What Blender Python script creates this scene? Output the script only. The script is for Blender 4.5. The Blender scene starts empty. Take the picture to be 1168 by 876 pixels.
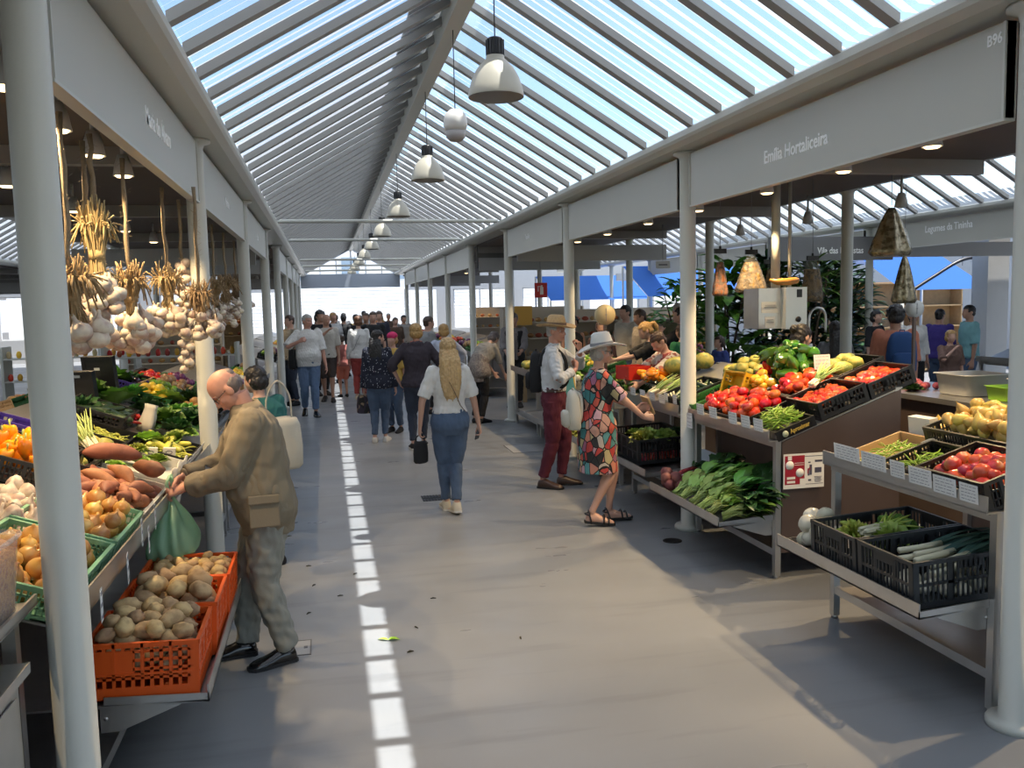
import bpy, bmesh, math, random
import numpy as np
from mathutils import Vector, Matrix, Euler, noise
PI = math.pi
R = random.Random(7)
SC = bpy.context.scene
COL = SC.collection
# ---------------------------------------------------------------- camera model (eye at 1.9 m, aisle runs along +Y)
EYE = Vector((0, 0, 1.9))
F_PX, YAW, PITCH, ROLL = 975.0, 0.2133, 0.0943, -0.0226
_cy, _sy, _cp, _sp = math.cos(YAW), math.sin(YAW), math.cos(PITCH), math.sin(PITCH)
FWD = Vector((_sy * _cp, _cy * _cp, -_sp))
_r0 = Vector((_cy, -_sy, 0)); _u0 = _r0.cross(FWD)
RGT = _r0 * math.cos(ROLL) + _u0 * math.sin(ROLL)
UPV = -_r0 * math.sin(ROLL) + _u0 * math.cos(ROLL)
def ray(x, y): return FWD * F_PX + RGT * (x - 584) - UPV * (y - 438)
def atz(x, y, z=0.0): d = ray(x, y); return EYE + d * ((z - EYE.z) / d.z)
def aty(x, y, Y): d = ray(x, y); return EYE + d * (Y / d.y)
def atx(x, y, X): d = ray(x, y); return EYE + d * (X / d.x)
# ---------------------------------------------------------------- materials
MATS = {}
def mat(name, col, rough=0.55, metal=0.0, var=0.0, vscale=6.0, bump=0.0, bscale=40.0, hue=0.0, val=0.0, spec=0.5,
        trans=0.0, col2=None, c2scale=3.0, c2lo=0.45, c2hi=0.6, sheen=0.0, sss=0.0, emit=None, estr=0.0, alpha=1.0, coat=0.0):
    """principled material: base colour with noise blend to col2, optional per-object hue/value spread and bump"""
    if name in MATS: return MATS[name]
    m = bpy.data.materials.new(name); m.use_nodes = True
    nt = m.node_tree; N = nt.nodes; L = nt.links
    b = N['Principled BSDF']
    b.inputs['Roughness'].default_value = rough; b.inputs['Metallic'].default_value = metal
    b.inputs['Specular IOR Level'].default_value = spec
    b.inputs['Transmission Weight'].default_value = trans
    b.inputs['Coat Weight'].default_value = coat
    b.inputs['Alpha'].default_value = alpha
    if sheen: b.inputs['Sheen Weight'].default_value = sheen
    if sss:
        b.inputs['Subsurface Weight'].default_value = sss; b.inputs['Subsurface Radius'].default_value = (0.01, 0.005, 0.003)
    if emit: b.inputs['Emission Color'].default_value = (*emit, 1); b.inputs['Emission Strength'].default_value = estr
    c4 = (*col, 1)
    b.inputs['Base Color'].default_value = c4
    sock = None
    tc = N.new('ShaderNodeTexCoord')
    if col2 is not None or var:
        nz = N.new('ShaderNodeTexNoise'); nz.inputs['Scale'].default_value = c2scale if col2 is not None else vscale
        nz.inputs['Detail'].default_value = 5
        L.new(tc.outputs['Object'], nz.inputs['Vector'])
        mx = N.new('ShaderNodeMix'); mx.data_type = 'RGBA'
        mx.inputs['A'].default_value = c4
        if col2 is not None:
            rp = N.new('ShaderNodeMapRange'); rp.inputs['From Min'].default_value = c2lo; rp.inputs['From Max'].default_value = c2hi
            L.new(nz.outputs['Fac'], rp.inputs['Value']); L.new(rp.outputs['Result'], mx.inputs['Factor'])
            mx.inputs['B'].default_value = (*col2, 1)
        else:
            L.new(nz.outputs['Fac'], mx.inputs['Factor'])
            mx.inputs['A'].default_value = (*[max(0, c * (1 - var)) for c in col], 1)
            mx.inputs['B'].default_value = (*[min(1, c * (1 + var)) for c in col], 1)
        sock = mx.outputs['Result']
    if hue or val:
        oi = N.new('ShaderNodeObjectInfo'); hs = N.new('ShaderNodeHueSaturation')
        mh = N.new('ShaderNodeMapRange'); mh.inputs['To Min'].default_value = 0.5 - hue; mh.inputs['To Max'].default_value = 0.5 + hue
        mv = N.new('ShaderNodeMapRange'); mv.inputs['To Min'].default_value = 1 - val; mv.inputs['To Max'].default_value = 1 + val
        L.new(oi.outputs['Random'], mh.inputs['Value']); L.new(oi.outputs['Random'], mv.inputs['Value'])
        L.new(mh.outputs['Result'], hs.inputs['Hue']); L.new(mv.outputs['Result'], hs.inputs['Value'])
        if sock: L.new(sock, hs.inputs['Color'])
        else: hs.inputs['Color'].default_value = c4
        sock = hs.outputs['Color']
    if sock: L.new(sock, b.inputs['Base Color'])
    if bump:
        nb = N.new('ShaderNodeTexNoise'); nb.inputs['Scale'].default_value = bscale; nb.inputs['Detail'].default_value = 4
        bp = N.new('ShaderNodeBump'); bp.inputs['Strength'].default_value = bump; bp.inputs['Distance'].default_value = 0.01
        L.new(tc.outputs['Object'], nb.inputs['Vector']); L.new(nb.outputs['Fac'], bp.inputs['Height']); L.new(bp.outputs['Normal'], b.inputs['Normal'])
    MATS[name] = m
    return m
# ---------------------------------------------------------------- mesh builder
def frame_of(d, up=(0, 0, 1)):
    d = Vector(d).normalized(); u = Vector(up)
    if abs(d.dot(u)) > 0.97: u = Vector((0, 1, 0)) if abs(d.y) < 0.9 else Vector((1, 0, 0))
    x = u.cross(d).normalized(); y = d.cross(x)
    return x, y, d
class MB:
    def __init__(s): s.v = []; s.f = []; s.mi = []; s.sm = []; s.m = 0; s.smooth = False
    def add(s, vs, fs, M=None, smooth=None):
        o = len(s.v)
        s.v += [tuple(M @ Vector(p)) for p in vs] if M is not None else [tuple(p) for p in vs]
        for f in fs: s.f.append(tuple(i + o for i in f)); s.mi.append(s.m); s.sm.append(s.smooth if smooth is None else smooth)
        return s
    def box(s, c, size, rot=None):
        x, y, z = (a / 2 for a in size); c = Vector(c)
        M = Matrix.Translation(c) @ (rot.to_4x4() if rot is not None else Matrix.Identity(4))
        vs = [(-x,-y,-z),(x,-y,-z),(x,y,-z),(-x,y,-z),(-x,-y,z),(x,-y,z),(x,y,z),(-x,y,z)]
        return s.add(vs, [(0,3,2,1),(4,5,6,7),(0,1,5,4),(1,2,6,5),(2,3,7,6),(3,0,4,7)], M, False)
    def b2(s, lo, hi): return s.box([(a + b) / 2 for a, b in zip(lo, hi)], [abs(b - a) for a, b in zip(lo, hi)])
    def bar(s, a, b, w, h, up=(0, 0, 1)):
        a = Vector(a); b = Vector(b); x, y, d = frame_of(b - a, up); L = (b - a).length
        M = Matrix((( x.x, y.x, d.x), (x.y, y.y, d.y), (x.z, y.z, d.z)))
        return s.box((a + b) / 2, (w, h, L), M)
    def tube(s, pts, rad, n=8, cap=True, up=(0, 0, 1), sx=1.0, smooth=True):
        pts = [Vector(p) for p in pts]; k = len(pts)
        if not hasattr(rad, '__len__'): rad = [rad] * k
        vs = []; px = None
        for i, p in enumerate(pts):
            t = pts[min(i + 1, k - 1)] - pts[max(i - 1, 0)]
            if t.length < 1e-9: t = Vector((0, 0, 1))
            if px is None: x, y, d = frame_of(t, up)
            else:
                d = t.normalized(); x = px - d * px.dot(d)
                x = x.normalized() if x.length > 1e-6 else frame_of(t, up)[0]
                y = d.cross(x)
            px = x
            for j in range(n):
                a = 2 * PI * j / n
                vs.append(p + x * (math.cos(a) * rad[i] * sx) + y * (math.sin(a) * rad[i]))
        fs = [(i*n+j, i*n+(j+1)%n, (i+1)*n+(j+1)%n, (i+1)*n+j) for i in range(k-1) for j in range(n)]
        if cap: fs += [tuple(range(n-1, -1, -1)), tuple(range((k-1)*n, k*n))]
        return s.add(vs, fs, None, smooth)
    def cyl(s, a, b, r, n=12, r2=None): return s.tube([a, b], [r, r if r2 is None else r2], n, smooth=True)
    def lathe(s, prof, n=24, c=(0, 0, 0), M=None, smooth=True):
        vs = [(r * math.cos(2*PI*j/n) + c[0], r * math.sin(2*PI*j/n) + c[1], z + c[2]) for r, z in prof for j in range(n)]
        fs = [(i*n+j, i*n+(j+1)%n, (i+1)*n+(j+1)%n, (i+1)*n+j) for i in range(len(prof)-1) for j in range(n)]
        if prof[0][0] > 1e-6: pass
        return s.add(vs, fs, M, smooth)
    def ell(s, c, r, rot=None, nu=12, nv=8, smooth=True):
        c = Vector(c); vs = []; fs = []
        for i in range(nv + 1):
            th = PI * i / nv
            for j in range(nu):
                ph = 2 * PI * j / nu
                p = Vector((r[0]*math.sin(th)*math.cos(ph), r[1]*math.sin(th)*math.sin(ph), r[2]*math.cos(th)))
                vs.append(c + (rot @ p if rot is not None else p))
        fs = [(i*nu+j, (i+1)*nu+j, (i+1)*nu+(j+1)%nu, i*nu+(j+1)%nu) for i in range(nv) for j in range(nu)]
        return s.add(vs, fs, None, smooth)
    def loft(s, rings, cap=True, smooth=True):
        """rings: lists of points, equal count"""
        n = len(rings[0]); vs = [p for r in rings for p in r]
        fs = [(i*n+j, i*n+(j+1)%n, (i+1)*n+(j+1)%n, (i+1)*n+j) for i in range(len(rings)-1) for j in range(n)]
        if cap: fs += [tuple(range(n-1, -1, -1)), tuple(range((len(rings)-1)*n, len(rings)*n))]
        return s.add(vs, fs, None, smooth)
    def prism(s, poly, d):
        """poly: 3D points, extruded along vector d"""
        d = Vector(d); n = len(poly); vs = [Vector(p) for p in poly] + [Vector(p) + d for p in poly]
        return s.add(vs, [tuple(range(n)), tuple(range(2*n-1, n-1, -1))] + [(i, n+i, n+(i+1)%n, (i+1)%n) for i in range(n)], None, False)
    def sheet(s, grid, smooth=True):
        """grid[i][j] points"""
        m = len(grid[0]); vs = [p for r in grid for p in r]
        return s.add(vs, [(i*m+j, i*m+j+1, (i+1)*m+j+1, (i+1)*m+j) for i in range(len(grid)-1) for j in range(m-1)], None, smooth)
    def mesh(s, name, mats):
        me = bpy.data.meshes.new(name)
        me.from_pydata(s.v, [], s.f)
        for m in (mats if isinstance(mats, (list, tuple)) else [mats]): me.materials.append(m)
        me.polygons.foreach_set('material_index', s.mi); me.polygons.foreach_set('use_smooth', s.sm)
        bm = bmesh.new(); bm.from_mesh(me)
        bmesh.ops.remove_doubles(bm, verts=bm.verts, dist=1e-6)
        bmesh.ops.recalc_face_normals(bm, faces=bm.faces); bm.to_mesh(me); bm.free()
        me.update(); return me
    def build(s, name, mats, parent=None, loc=None, rot=None): return put(name, s.mesh(name, mats), parent, loc, rot)
def put(name, me, parent=None, loc=None, rot=None, scale=None):
    o = bpy.data.objects.new(name, me); COL.objects.link(o)
    if parent is not None: o.parent = parent
    if loc is not None: o.location = loc
    if rot is not None: o.rotation_euler = rot
    if scale is not None: o.scale = (scale,)*3 if not hasattr(scale, '__len__') else scale
    return o
def tag(o, label=None, cat=None, group=None, kind=None):
    if label: o['label'] = label
    if cat: o['category'] = cat
    if group: o['group'] = group
    if kind: o['kind'] = kind
    return o
def thing(name, label, cat, loc=(0, 0, 0), rot=(0, 0, 0), group=None):
    o = bpy.data.objects.new(name, None); COL.objects.link(o); o.empty_display_size = 0.1
    o.location = loc; o.rotation_euler = rot
    return tag(o, label, cat, group)
def kids(o): return KIDS.get(o.name, [])
def dup(root, loc=None, rot=None, scale=None, label=None, group=None, children=None):
    c = root.copy(); COL.objects.link(c)
    if loc is not None: c.location = loc
    if rot is not None: c.rotation_euler = rot
    if scale is not None: c.scale = (scale,)*3 if not hasattr(scale, '__len__') else scale
    if label: c['label'] = label
    if group: c['group'] = group
    for ch in (children if children is not None else root.children):
        k = ch.copy(); COL.objects.link(k); k.parent = c
        for g in ch.children:
            q = g.copy(); COL.objects.link(q); q.parent = k
    return c
_TXT = {}
def text_mesh(body, size=0.1, sx=0.85, depth=0.002, align='LEFT'):
    k = (body, size, sx, align)
    if k not in _TXT:
        cu = bpy.data.curves.new('txt', 'FONT'); cu.body = body; cu.size = size; cu.extrude = depth; cu.align_x = align; cu.offset = size*.014
        cu.resolution_u = 3
        o = bpy.data.objects.new('txt', cu); COL.objects.link(o)
        dg = bpy.context.evaluated_depsgraph_get()
        me = bpy.data.meshes.new_from_object(o.evaluated_get(dg))
        for v in me.vertices: v.co.x *= sx
        bpy.data.objects.remove(o); _TXT[k] = me
    return _TXT[k].copy()
def remesh(mb, name, voxel, mats, smooth_it=4, parent=None, cut=None, solid=0.0):
    """union of the builder's closed shapes as one continuous surface"""
    me = bpy.data.meshes.new(name); me.from_pydata(mb.v, [], mb.f)
    bm = bmesh.new(); bm.from_mesh(me); bmesh.ops.recalc_face_normals(bm, faces=bm.faces); bm.to_mesh(me); bm.free()
    o = bpy.data.objects.new(name, me); COL.objects.link(o)
    md = o.modifiers.new('r', 'REMESH'); md.mode = 'VOXEL'; md.voxel_size = voxel; md.use_smooth_shade = True
    if smooth_it:
        ms = o.modifiers.new('s', 'SMOOTH'); ms.factor = 0.5; ms.iterations = smooth_it
    dg = bpy.context.evaluated_depsgraph_get(); dg.update()
    me2 = bpy.data.meshes.new_from_object(o.evaluated_get(dg))
    bpy.data.objects.remove(o); bpy.data.meshes.remove(me); me2.name = name
    if cut is not None:
        bm = bmesh.new(); bm.from_mesh(me2)
        bad = [f for f in bm.faces if cut(f.calc_center_median())]
        bmesh.ops.delete(bm, geom=bad, context='FACES')
        if solid: bmesh.ops.solidify(bm, geom=bm.faces[:], thickness=solid)
        bm.to_mesh(me2); bm.free()
    me2.materials.clear()
    for m in (mats if isinstance(mats, (list, tuple)) else [mats]): me2.materials.append(m)
    for p in me2.polygons: p.use_smooth = True
    return put(name, me2, parent)
def cr(pts, n=6):
    """Catmull-Rom through points"""
    P = [Vector(p) for p in pts]; P = [P[0]*2-P[1]] + P + [P[-1]*2-P[-2]]; out = []
    for i in range(1, len(P)-2):
        for k in range(n):
            t = k/n; a, b, c, d = P[i-1:i+3]
            out.append(0.5*((2*b)+(c-a)*t+(2*a-5*b+4*c-d)*t*t+(3*b-a-3*c+d)*t**3))
    return out + [P[-2]]
SKY_STR, SUN_STR, EXPOSURE, SPOT_E = 0.17, 6.0, 0.82, 46
# ================================================================ the market hall
XL, XR, BAY, YL0, YR0 = -0.834, 2.887, 3.45, 2.873, 3.058
RIDGE, Z_GUT, Z_RID = 1.05, 3.14, 4.02
EAVE_L, EAVE_R = XL + 0.21, XR - 0.21
Y_NEAR, Y_END = -6.0, 33.2
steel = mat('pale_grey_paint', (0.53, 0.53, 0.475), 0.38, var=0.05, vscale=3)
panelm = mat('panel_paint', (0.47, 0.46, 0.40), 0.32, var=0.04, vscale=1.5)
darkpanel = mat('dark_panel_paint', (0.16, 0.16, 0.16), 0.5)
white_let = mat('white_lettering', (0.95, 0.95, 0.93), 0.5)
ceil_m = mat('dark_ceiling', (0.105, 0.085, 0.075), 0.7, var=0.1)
beam_m = mat('grey_beam', (0.30, 0.285, 0.265), 0.5, var=0.08)
cool_beam = mat('cool_grey_beam', (0.42, 0.43, 0.43), 0.45)
inox = mat('stainless_steel', (0.56, 0.55, 0.53), 0.33, 0.9, var=0.12, vscale=9, bump=0.03, bscale=120)
inox_dark = mat('stainless_panel', (0.17, 0.125, 0.11), 0.35, 0.7, var=0.15, vscale=4)
black_m = mat('black_plastic', (0.012, 0.012, 0.013), 0.38)
# floor: painted concrete with scuffs, stains and faint joints
def floor_material():
    m = bpy.data.materials.new('painted_concrete_floor'); m.use_nodes = True
    nt = m.node_tree; N = nt.nodes; L = nt.links; b = N['Principled BSDF']
    tc = N.new('ShaderNodeTexCoord')
    def nz(scale, det, sx=1, sy=1):
        mp = N.new('ShaderNodeMapping'); mp.inputs['Scale'].default_value = (sx, sy, 1)
        t = N.new('ShaderNodeTexNoise'); t.inputs['Scale'].default_value = scale; t.inputs['Detail'].default_value = det
        L.new(tc.outputs['Object'], mp.inputs['Vector']); L.new(mp.outputs['Vector'], t.inputs['Vector']); return t.outputs['Fac']
    def rng(s, a, b_, lo, hi):
        r = N.new('ShaderNodeMapRange'); r.inputs['From Min'].default_value = a; r.inputs['From Max'].default_value = b_
        r.inputs['To Min'].default_value = lo; r.inputs['To Max'].default_value = hi; L.new(s, r.inputs['Value']); return r.outputs['Result']
    def mul(c, f):
        x = N.new('ShaderNodeMix'); x.data_type = 'RGBA'; x.blend_type = 'MULTIPLY'; x.inputs['Factor'].default_value = 1
        L.new(c, x.inputs['A']); L.new(f, x.inputs['B']); return x.outputs['Result']
    base = N.new('ShaderNodeRGB'); base.outputs[0].default_value = (0.24, 0.25, 0.262, 1)
    c = mul(base.outputs[0], rng(nz(0.7, 4), 0.3, 0.7, 0.90, 1.08))
    c = mul(c, rng(nz(2.2, 6, 0.35, 2.6), 0.56, 0.70, 1.0, 0.83))
    c = mul(c, rng(nz(55, 2), 0.74, 0.80, 1.0, 0.72))
    L.new(c, b.inputs['Base Color'])
    L.new(rng(nz(1.6, 5, 0.6, 1.6), 0.3, 0.7, 0.26, 0.42), b.inputs['Roughness'])
    b.inputs['Specular IOR Level'].default_value = 0.42
    return m
fl = MB(); fl.b2((-16, -6, -0.1), (20, 40, 0.0))
tag(fl.build('floor', floor_material()), kind='structure')
pv = MB(); pv.b2((-40, 40.001, -0.12), (50, 80, -0.02))
tag(pv.build('floor_plaza', mat('plaza_paving', (0.55, 0.54, 0.52), 0.8, var=0.1)), kind='structure')
# ---- skylight roofs --------------------------------------------------------
glass_m = bpy.data.materials.new('roof_glass'); glass_m.use_nodes = True
def _glass():
    nt = glass_m.node_tree; N = nt.nodes; L = nt.links; N.remove(N['Principled BSDF'])
    tr = N.new('ShaderNodeBsdfTransparent'); tr.inputs['Color'].default_value = (0.93, 0.96, 0.98, 1)
    tl = N.new('ShaderNodeBsdfTranslucent'); tl.inputs['Color'].default_value = (0.9, 0.92, 0.95, 1)
    gl = N.new('ShaderNodeBsdfGlossy'); gl.inputs['Roughness'].default_value = 0.03
    lw = N.new('ShaderNodeLayerWeight'); lw.inputs['Blend'].default_value = .5; pw = N.new('ShaderNodeMath'); pw.operation = 'POWER'; pw.inputs[1].default_value = 4.0; L.new(lw.outputs['Facing'], pw.inputs[0]); fr = N.new('ShaderNodeMapRange'); fr.inputs['To Min'].default_value = .03; fr.inputs['To Max'].default_value = .32; L.new(pw.outputs[0], fr.inputs['Value'])
    tc = N.new('ShaderNodeTexCoord'); nz = N.new('ShaderNodeTexNoise'); nz.inputs['Scale'].default_value = 1.3; nz.inputs['Detail'].default_value = 5
    L.new(tc.outputs['Object'], nz.inputs['Vector'])
    mr = N.new('ShaderNodeMapRange'); mr.inputs['From Min'].default_value = 0.4; mr.inputs['From Max'].default_value = 0.75
    mr.inputs['To Min'].default_value = 0.02; mr.inputs['To Max'].default_value = 0.16; L.new(nz.outputs['Fac'], mr.inputs['Value'])
    m1 = N.new('ShaderNodeMixShader'); m2 = N.new('ShaderNodeMixShader')
    L.new(mr.outputs['Result'], m1.inputs[0]); L.new(tr.outputs[0], m1.inputs[1]); L.new(tl.outputs[0], m1.inputs[2])
    L.new(fr.outputs[0], m2.inputs[0]); L.new(m1.outputs[0], m2.inputs[1]); L.new(gl.outputs[0], m2.inputs[2])
    L.new(m2.outputs[0], N['Material Output'].inputs['Surface'])
_glass()
slat_m = bpy.data.materials.new('white_louvre'); slat_m.use_nodes = True
def _slat():
    nt = slat_m.node_tree; N = nt.nodes; L = nt.links; N.remove(N['Principled BSDF'])
    df = N.new('ShaderNodeBsdfDiffuse'); df.inputs['Color'].default_value = (0.68, 0.69, 0.70, 1)
    tl = N.new('ShaderNodeBsdfTranslucent'); tl.inputs['Color'].default_value = (0.66, 0.69, 0.72, 1)
    mx = N.new('ShaderNodeMixShader'); mx.inputs[0].default_value = SLAT_T
    L.new(df.outputs[0], mx.inputs[1]); L.new(tl.outputs[0], mx.inputs[2]); L.new(mx.outputs[0], N['Material Output'].inputs['Surface'])
SLAT_T = 0.55
_slat()
rafter_m = mat('rafter_paint', (0.30, 0.295, 0.28), 0.45)
STEP = BAY / 7.5
def skylight(x0, x1, xr, name, ya=Y_NEAR, yb=Y_END, gap=True):
    """gabled glazed roof from eave x0 to eave x1 over ridge xr, louvre slats outside"""
    root = bpy.data.objects.new(name, None); COL.objects.link(root); root['kind'] = 'structure'
    n = int((yb - ya) / STEP)
    for side, xe in ((-1, x0), (1, x1)):
        xt = xr + side * (0.235 if (gap and side > 0) else 0.07)
        sl = (Z_RID + 0.09 - Z_GUT) / (xr - xe)          # z rises toward the ridge
        zz = lambda x: Z_GUT + (x - xe) * sl
        xo = xe - (-side) * -0.0
        # glass pane, thin
        g = MB(); xg = xr + side*0.03; g.add([(xe, ya, zz(xe) + 0.07), (xg, ya, zz(xg) + 0.07), (xg, yb, zz(xg) + 0.07), (xe, yb, zz(xe) + 0.07)], [(0, 1, 2, 3)])
        g.build('glazing', glass_m, root)
        # slats
        s = MB(); a = math.radians(22); w = 0.128; hy, hz = w/2*math.cos(a), w/2*math.sin(a)
        xa = xe + side * 0.12
        for i in range(n):
            for k in range(4):
                yc = ya + STEP*i + STEP*(k + 0.5)/4
                pa = [(xa, yc-hy, zz(xa)+0.17-hz), (xa, yc+hy, zz(xa)+0.17+hz), (xt, yc+hy, zz(xt)+0.17+hz), (xt, yc-hy, zz(xt)+0.17-hz)]
                s.add(pa, [(0, 1, 2, 3)])
        s.build('louver', slat_m, root)
        r = MB(); r.prism([(xe, -0.024, zz(xe) + 0.015), (xr + side*0.05, -0.024, zz(xr + side*0.05) + 0.015), (xr + side*0.05, -0.024, zz(xr + side*0.05) + 0.065), (xe, -0.024, zz(xe) + 0.065)], (0, 0.048, 0))
        r.prism([(xe, -0.036, zz(xe) + 0.005), (xr + side*0.05, -0.036, zz(xr + side*0.05) + 0.005), (xr + side*0.05, -0.036, zz(xr + side*0.05) + 0.015), (xe, -0.036, zz(xe) + 0.015)], (0, 0.072, 0))
        rm = r.mesh('rafter', rafter_m)
        for i in range(n + 1): put('rafter', rm, root, (0, ya + STEP * i, 0))
    rb = MB(); rb.b2((xr - 0.06, ya, Z_RID - 0.03), (xr + 0.06, yb, Z_RID + 0.16)); rb.build('ridge_beam', cool_beam if not gap else steel, root)
    # ridge cap above the left slope keeps the sun out of the far side of the ridge
    cp = MB(); cp.prism([(xr - 0.34, ya, Z_RID + 0.06), (xr + 0.05, ya, Z_RID + 0.29), (xr + 0.05, ya, Z_RID + 0.31), (xr - 0.34, ya, Z_RID + 0.08)], (0, yb - ya, 0)); cp.build('ridge_flashing', beam_m, root)
    return root
skylight(EAVE_L, EAVE_R, RIDGE, 'ceiling_skylight')
XR2, XR3 = 5.65, 9.35
XL2, XL3 = -3.6, -7.3
skylight(XR2 + 0.2, XR3 - 0.2, (XR2 + XR3) / 2, 'ceiling_skylight_east', gap=False)
skylight(XL3 + 0.2, XL2 - 0.2, (XL2 + XL3) / 2, 'ceiling_skylight_west', gap=False)
# gutters along every eave
def gutter(x, side, n, ya=Y_NEAR, yb=Y_END):
    """side: +1 when the aisle lies on the -x side"""
    g = MB(); s = side
    prof = [(x - s*0.21, 3.09), (x - s*0.225, 3.11), (x - s*0.225, 3.15), (x - s*0.20, 3.17), (x + s*0.12, 3.17), (x + s*0.12, 3.065), (x - s*0.16, 3.065)]
    g.prism([(a, ya, z) for a, z in prof], (0, yb - ya, 0))
    tag(g.build('trim_%d' % n, steel), kind='structure')
for i, (x, s) in enumerate(((XL, -1), (XR, 1), (XR2, -1), (XR3, 1), (XL2, 1), (XL3, -1))): gutter(x, s, i + 1)
# block ceilings (flat, dark) with cross beams
def slab(x0, x1, n, ya=Y_NEAR, yb=Y_END):
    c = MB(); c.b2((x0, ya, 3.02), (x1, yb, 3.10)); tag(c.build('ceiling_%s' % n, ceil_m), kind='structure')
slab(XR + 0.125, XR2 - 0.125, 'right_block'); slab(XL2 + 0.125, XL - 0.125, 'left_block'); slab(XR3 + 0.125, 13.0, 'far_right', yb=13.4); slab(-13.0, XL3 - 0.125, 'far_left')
tn = 10
def trim_box(lo, hi, m):
    global tn
    b = MB(); b.b2(lo, hi); tn += 1
    return tag(b.build('trim_%d' % tn, m), kind='structure')
for (xa, xb) in ((XR + .13, XR2 - .13), (XL2 + .13, XL - .13), (XR3 + .13, 13), (-13, XL3 - .13)):
    for k in range(0, 9 if xa < 9 else 3):
        yb_ = YL0 + 0.09 + BAY * k
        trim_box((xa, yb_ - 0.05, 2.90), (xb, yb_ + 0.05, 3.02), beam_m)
    for yy in (13.32, 16.77, 27.1, 30.5):
        trim_box((xa, yy - 0.03, 2.55), (xb, yy + 0.03, 2.80), cool_beam)
# tie rods across the nave
for yy in (13.13, 16.77, 23.7, 27.1, 30.6):
    t = MB(); t.cyl((EAVE_L, yy, 3.17), (EAVE_R, yy, 3.17), 0.03, 10); tn += 1
    tag(t.build('trim_%d' % tn, steel), kind='structure')
# end gable and the beam below it
ge = MB(); ge.bar((EAVE_L, Y_END, 3.2), (RIDGE, Y_END, 4.1), 0.09, 0.09); ge.bar((EAVE_R, Y_END, 3.2), (RIDGE, Y_END, 4.1), 0.09, 0.09)
ge.b2((EAVE_L - .2, Y_END - .06, 2.62), (EAVE_R + .2, Y_END + .06, 3.14))
for x in (-.1, .5, 1.05, 1.6, 2.2): ge.bar((x, Y_END, 3.1), (x, Y_END, 4.0 - abs(x - 1.05) * .5), .04, .04)
tag(ge.build('trim_99', mat('gable_steel', (0.42, 0.47, 0.55), 0.4)), kind='structure')
# ---- posts ---------------------------------------------------------------
pm = MB(); pm.lathe([(0.0, 0), (0.115, 0), (0.115, 0.025), (0.105, 0.04), (0.0635, 0.042), (0.0635, 3.0), (0.072, 3.03), (0.115, 3.045), (0.115, 3.065), (0.0, 3.065)], 28)
post_me = pm.mesh('support_post', steel)
def post(x, y, label, group=None): return tag(put('support_post', post_me, None, (x, y, 0)), label, 'post', group)
GP = 'slim grey posts receding down the hall'
lab_r = ['pale grey round steel post beside the stand with leeks, at the photo edge', 'pale grey round steel post rising behind the beetroot and greens tray',
         'pale grey round steel post behind the man in the straw hat', 'pale grey steel post at the end of the third white panel']
lab_l = ['thick pale grey steel post nearest the camera, between corn bins and orange crates', 'pale grey steel post right behind the bald man, hung with garlic beside it',
         'pale grey steel post behind the woman in teal, second after the bald man', 'pale grey steel post by the cross passage beyond the garlic, left of white-shirt man']
for k in range(9):
    post(XR, YR0 + BAY * k, lab_r[k] if k < 4 else 'slim pale grey steel post in the receding right-hand row of the aisle', None if k < 4 else GP + ' right')
    post(XL, YL0 + BAY * k, lab_l[k] if k < 4 else 'slim pale grey steel post in the receding left-hand row of the aisle', None if k < 4 else GP + ' left')
for k in range(9):
    for x, nm in ((XR2, 'far side of the right stalls'), (XR3, 'next aisle to the right'), (XL2, 'far side of the left stalls'), (XL3, 'next aisle to the left')):
        yy = {XR2: 1.9, XR3: 3.05, XL2: 2.9, XL3: 2.9}[x] + BAY * k
        if x == XR2: yy = 5.05 + BAY * k
        post(x, yy, 'pale grey steel post on the ' + nm, 'posts ' + nm)
# ---- fascia panels with stall names --------------------------------------
def fascia(x, ya, yb, face, label, words=None, at=0.6, wz=2.80, size=0.105, group=None, num=None, z0=2.635, z1=3.035, m=None):
    """face: -1 looks toward -x (right row), +1 toward +x (left row)"""
    t = thing('stall_sign', label, 'sign', (x, ya, z0), (0, 0, 0), group)
    b = MB(); b.b2((-0.022, 0.0, 0), (0.022, yb - ya, z1 - z0)); p = b.build('panel', m or panelm, t)
    e = MB()
    for yy in (0.006, yb - ya - 0.006): e.b2((-0.032, yy - 0.006, 0.0), (0.03, yy + 0.006, z1 - z0))
    e.b2((-0.028, 0, -0.012), (0.028, yb - ya, 0.0)); e.build('edge_frame', steel, t)
    for (w, yy, zz, sz) in (words or []):
        me = text_mesh(w, sz); me.materials.append(white_let)
        o = put('lettering', me, t, (face * 0.023, yy - ya, zz - z0), (PI/2, 0, PI/2 * face))
    return t
r_ = 0.012
fascia(XR - 0.012, YR0 + 0.12, YR0 + BAY - 0.12, -1, 'long pale grey stall sign with two words and a number, nearest on the right',
       [('Emília Hortaliceira', atx(877, 180, XR).y, 2.77, 0.115), ('B96', atx(1134, 43, XR).y, 2.955, 0.066)])
fascia(XR - 0.012, YR0 + BAY + 0.12, YR0 + 2*BAY - 0.12, -1, 'blank pale grey stall sign between the two posts behind the straw hat man')
fascia(XR - 0.012, YR0 + 2*BAY + 0.12, YR0 + 3*BAY - 0.12, -1, 'pale grey stall sign with a faint name, last before the cross passage', [('Rosinha', YR0 + 2*BAY + 2.1, 2.80, 0.10)])
fascia(XL + 0.012, YL0 + 0.12, YL0 + BAY - 0.12, 1, 'long pale grey stall sign with white lettering right above the hanging garlic',
       [('Maria do Álvaro', atx(157, 135, XL).y, 2.80, 0.125)])
fascia(XL + 0.012, YL0 + BAY + 0.12, YL0 + 2*BAY - 0.12, 1, 'pale grey stall sign with a short name, second in the left row', [('Mariana', YL0 + BAY + 1.55, 2.80, 0.11)])
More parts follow.
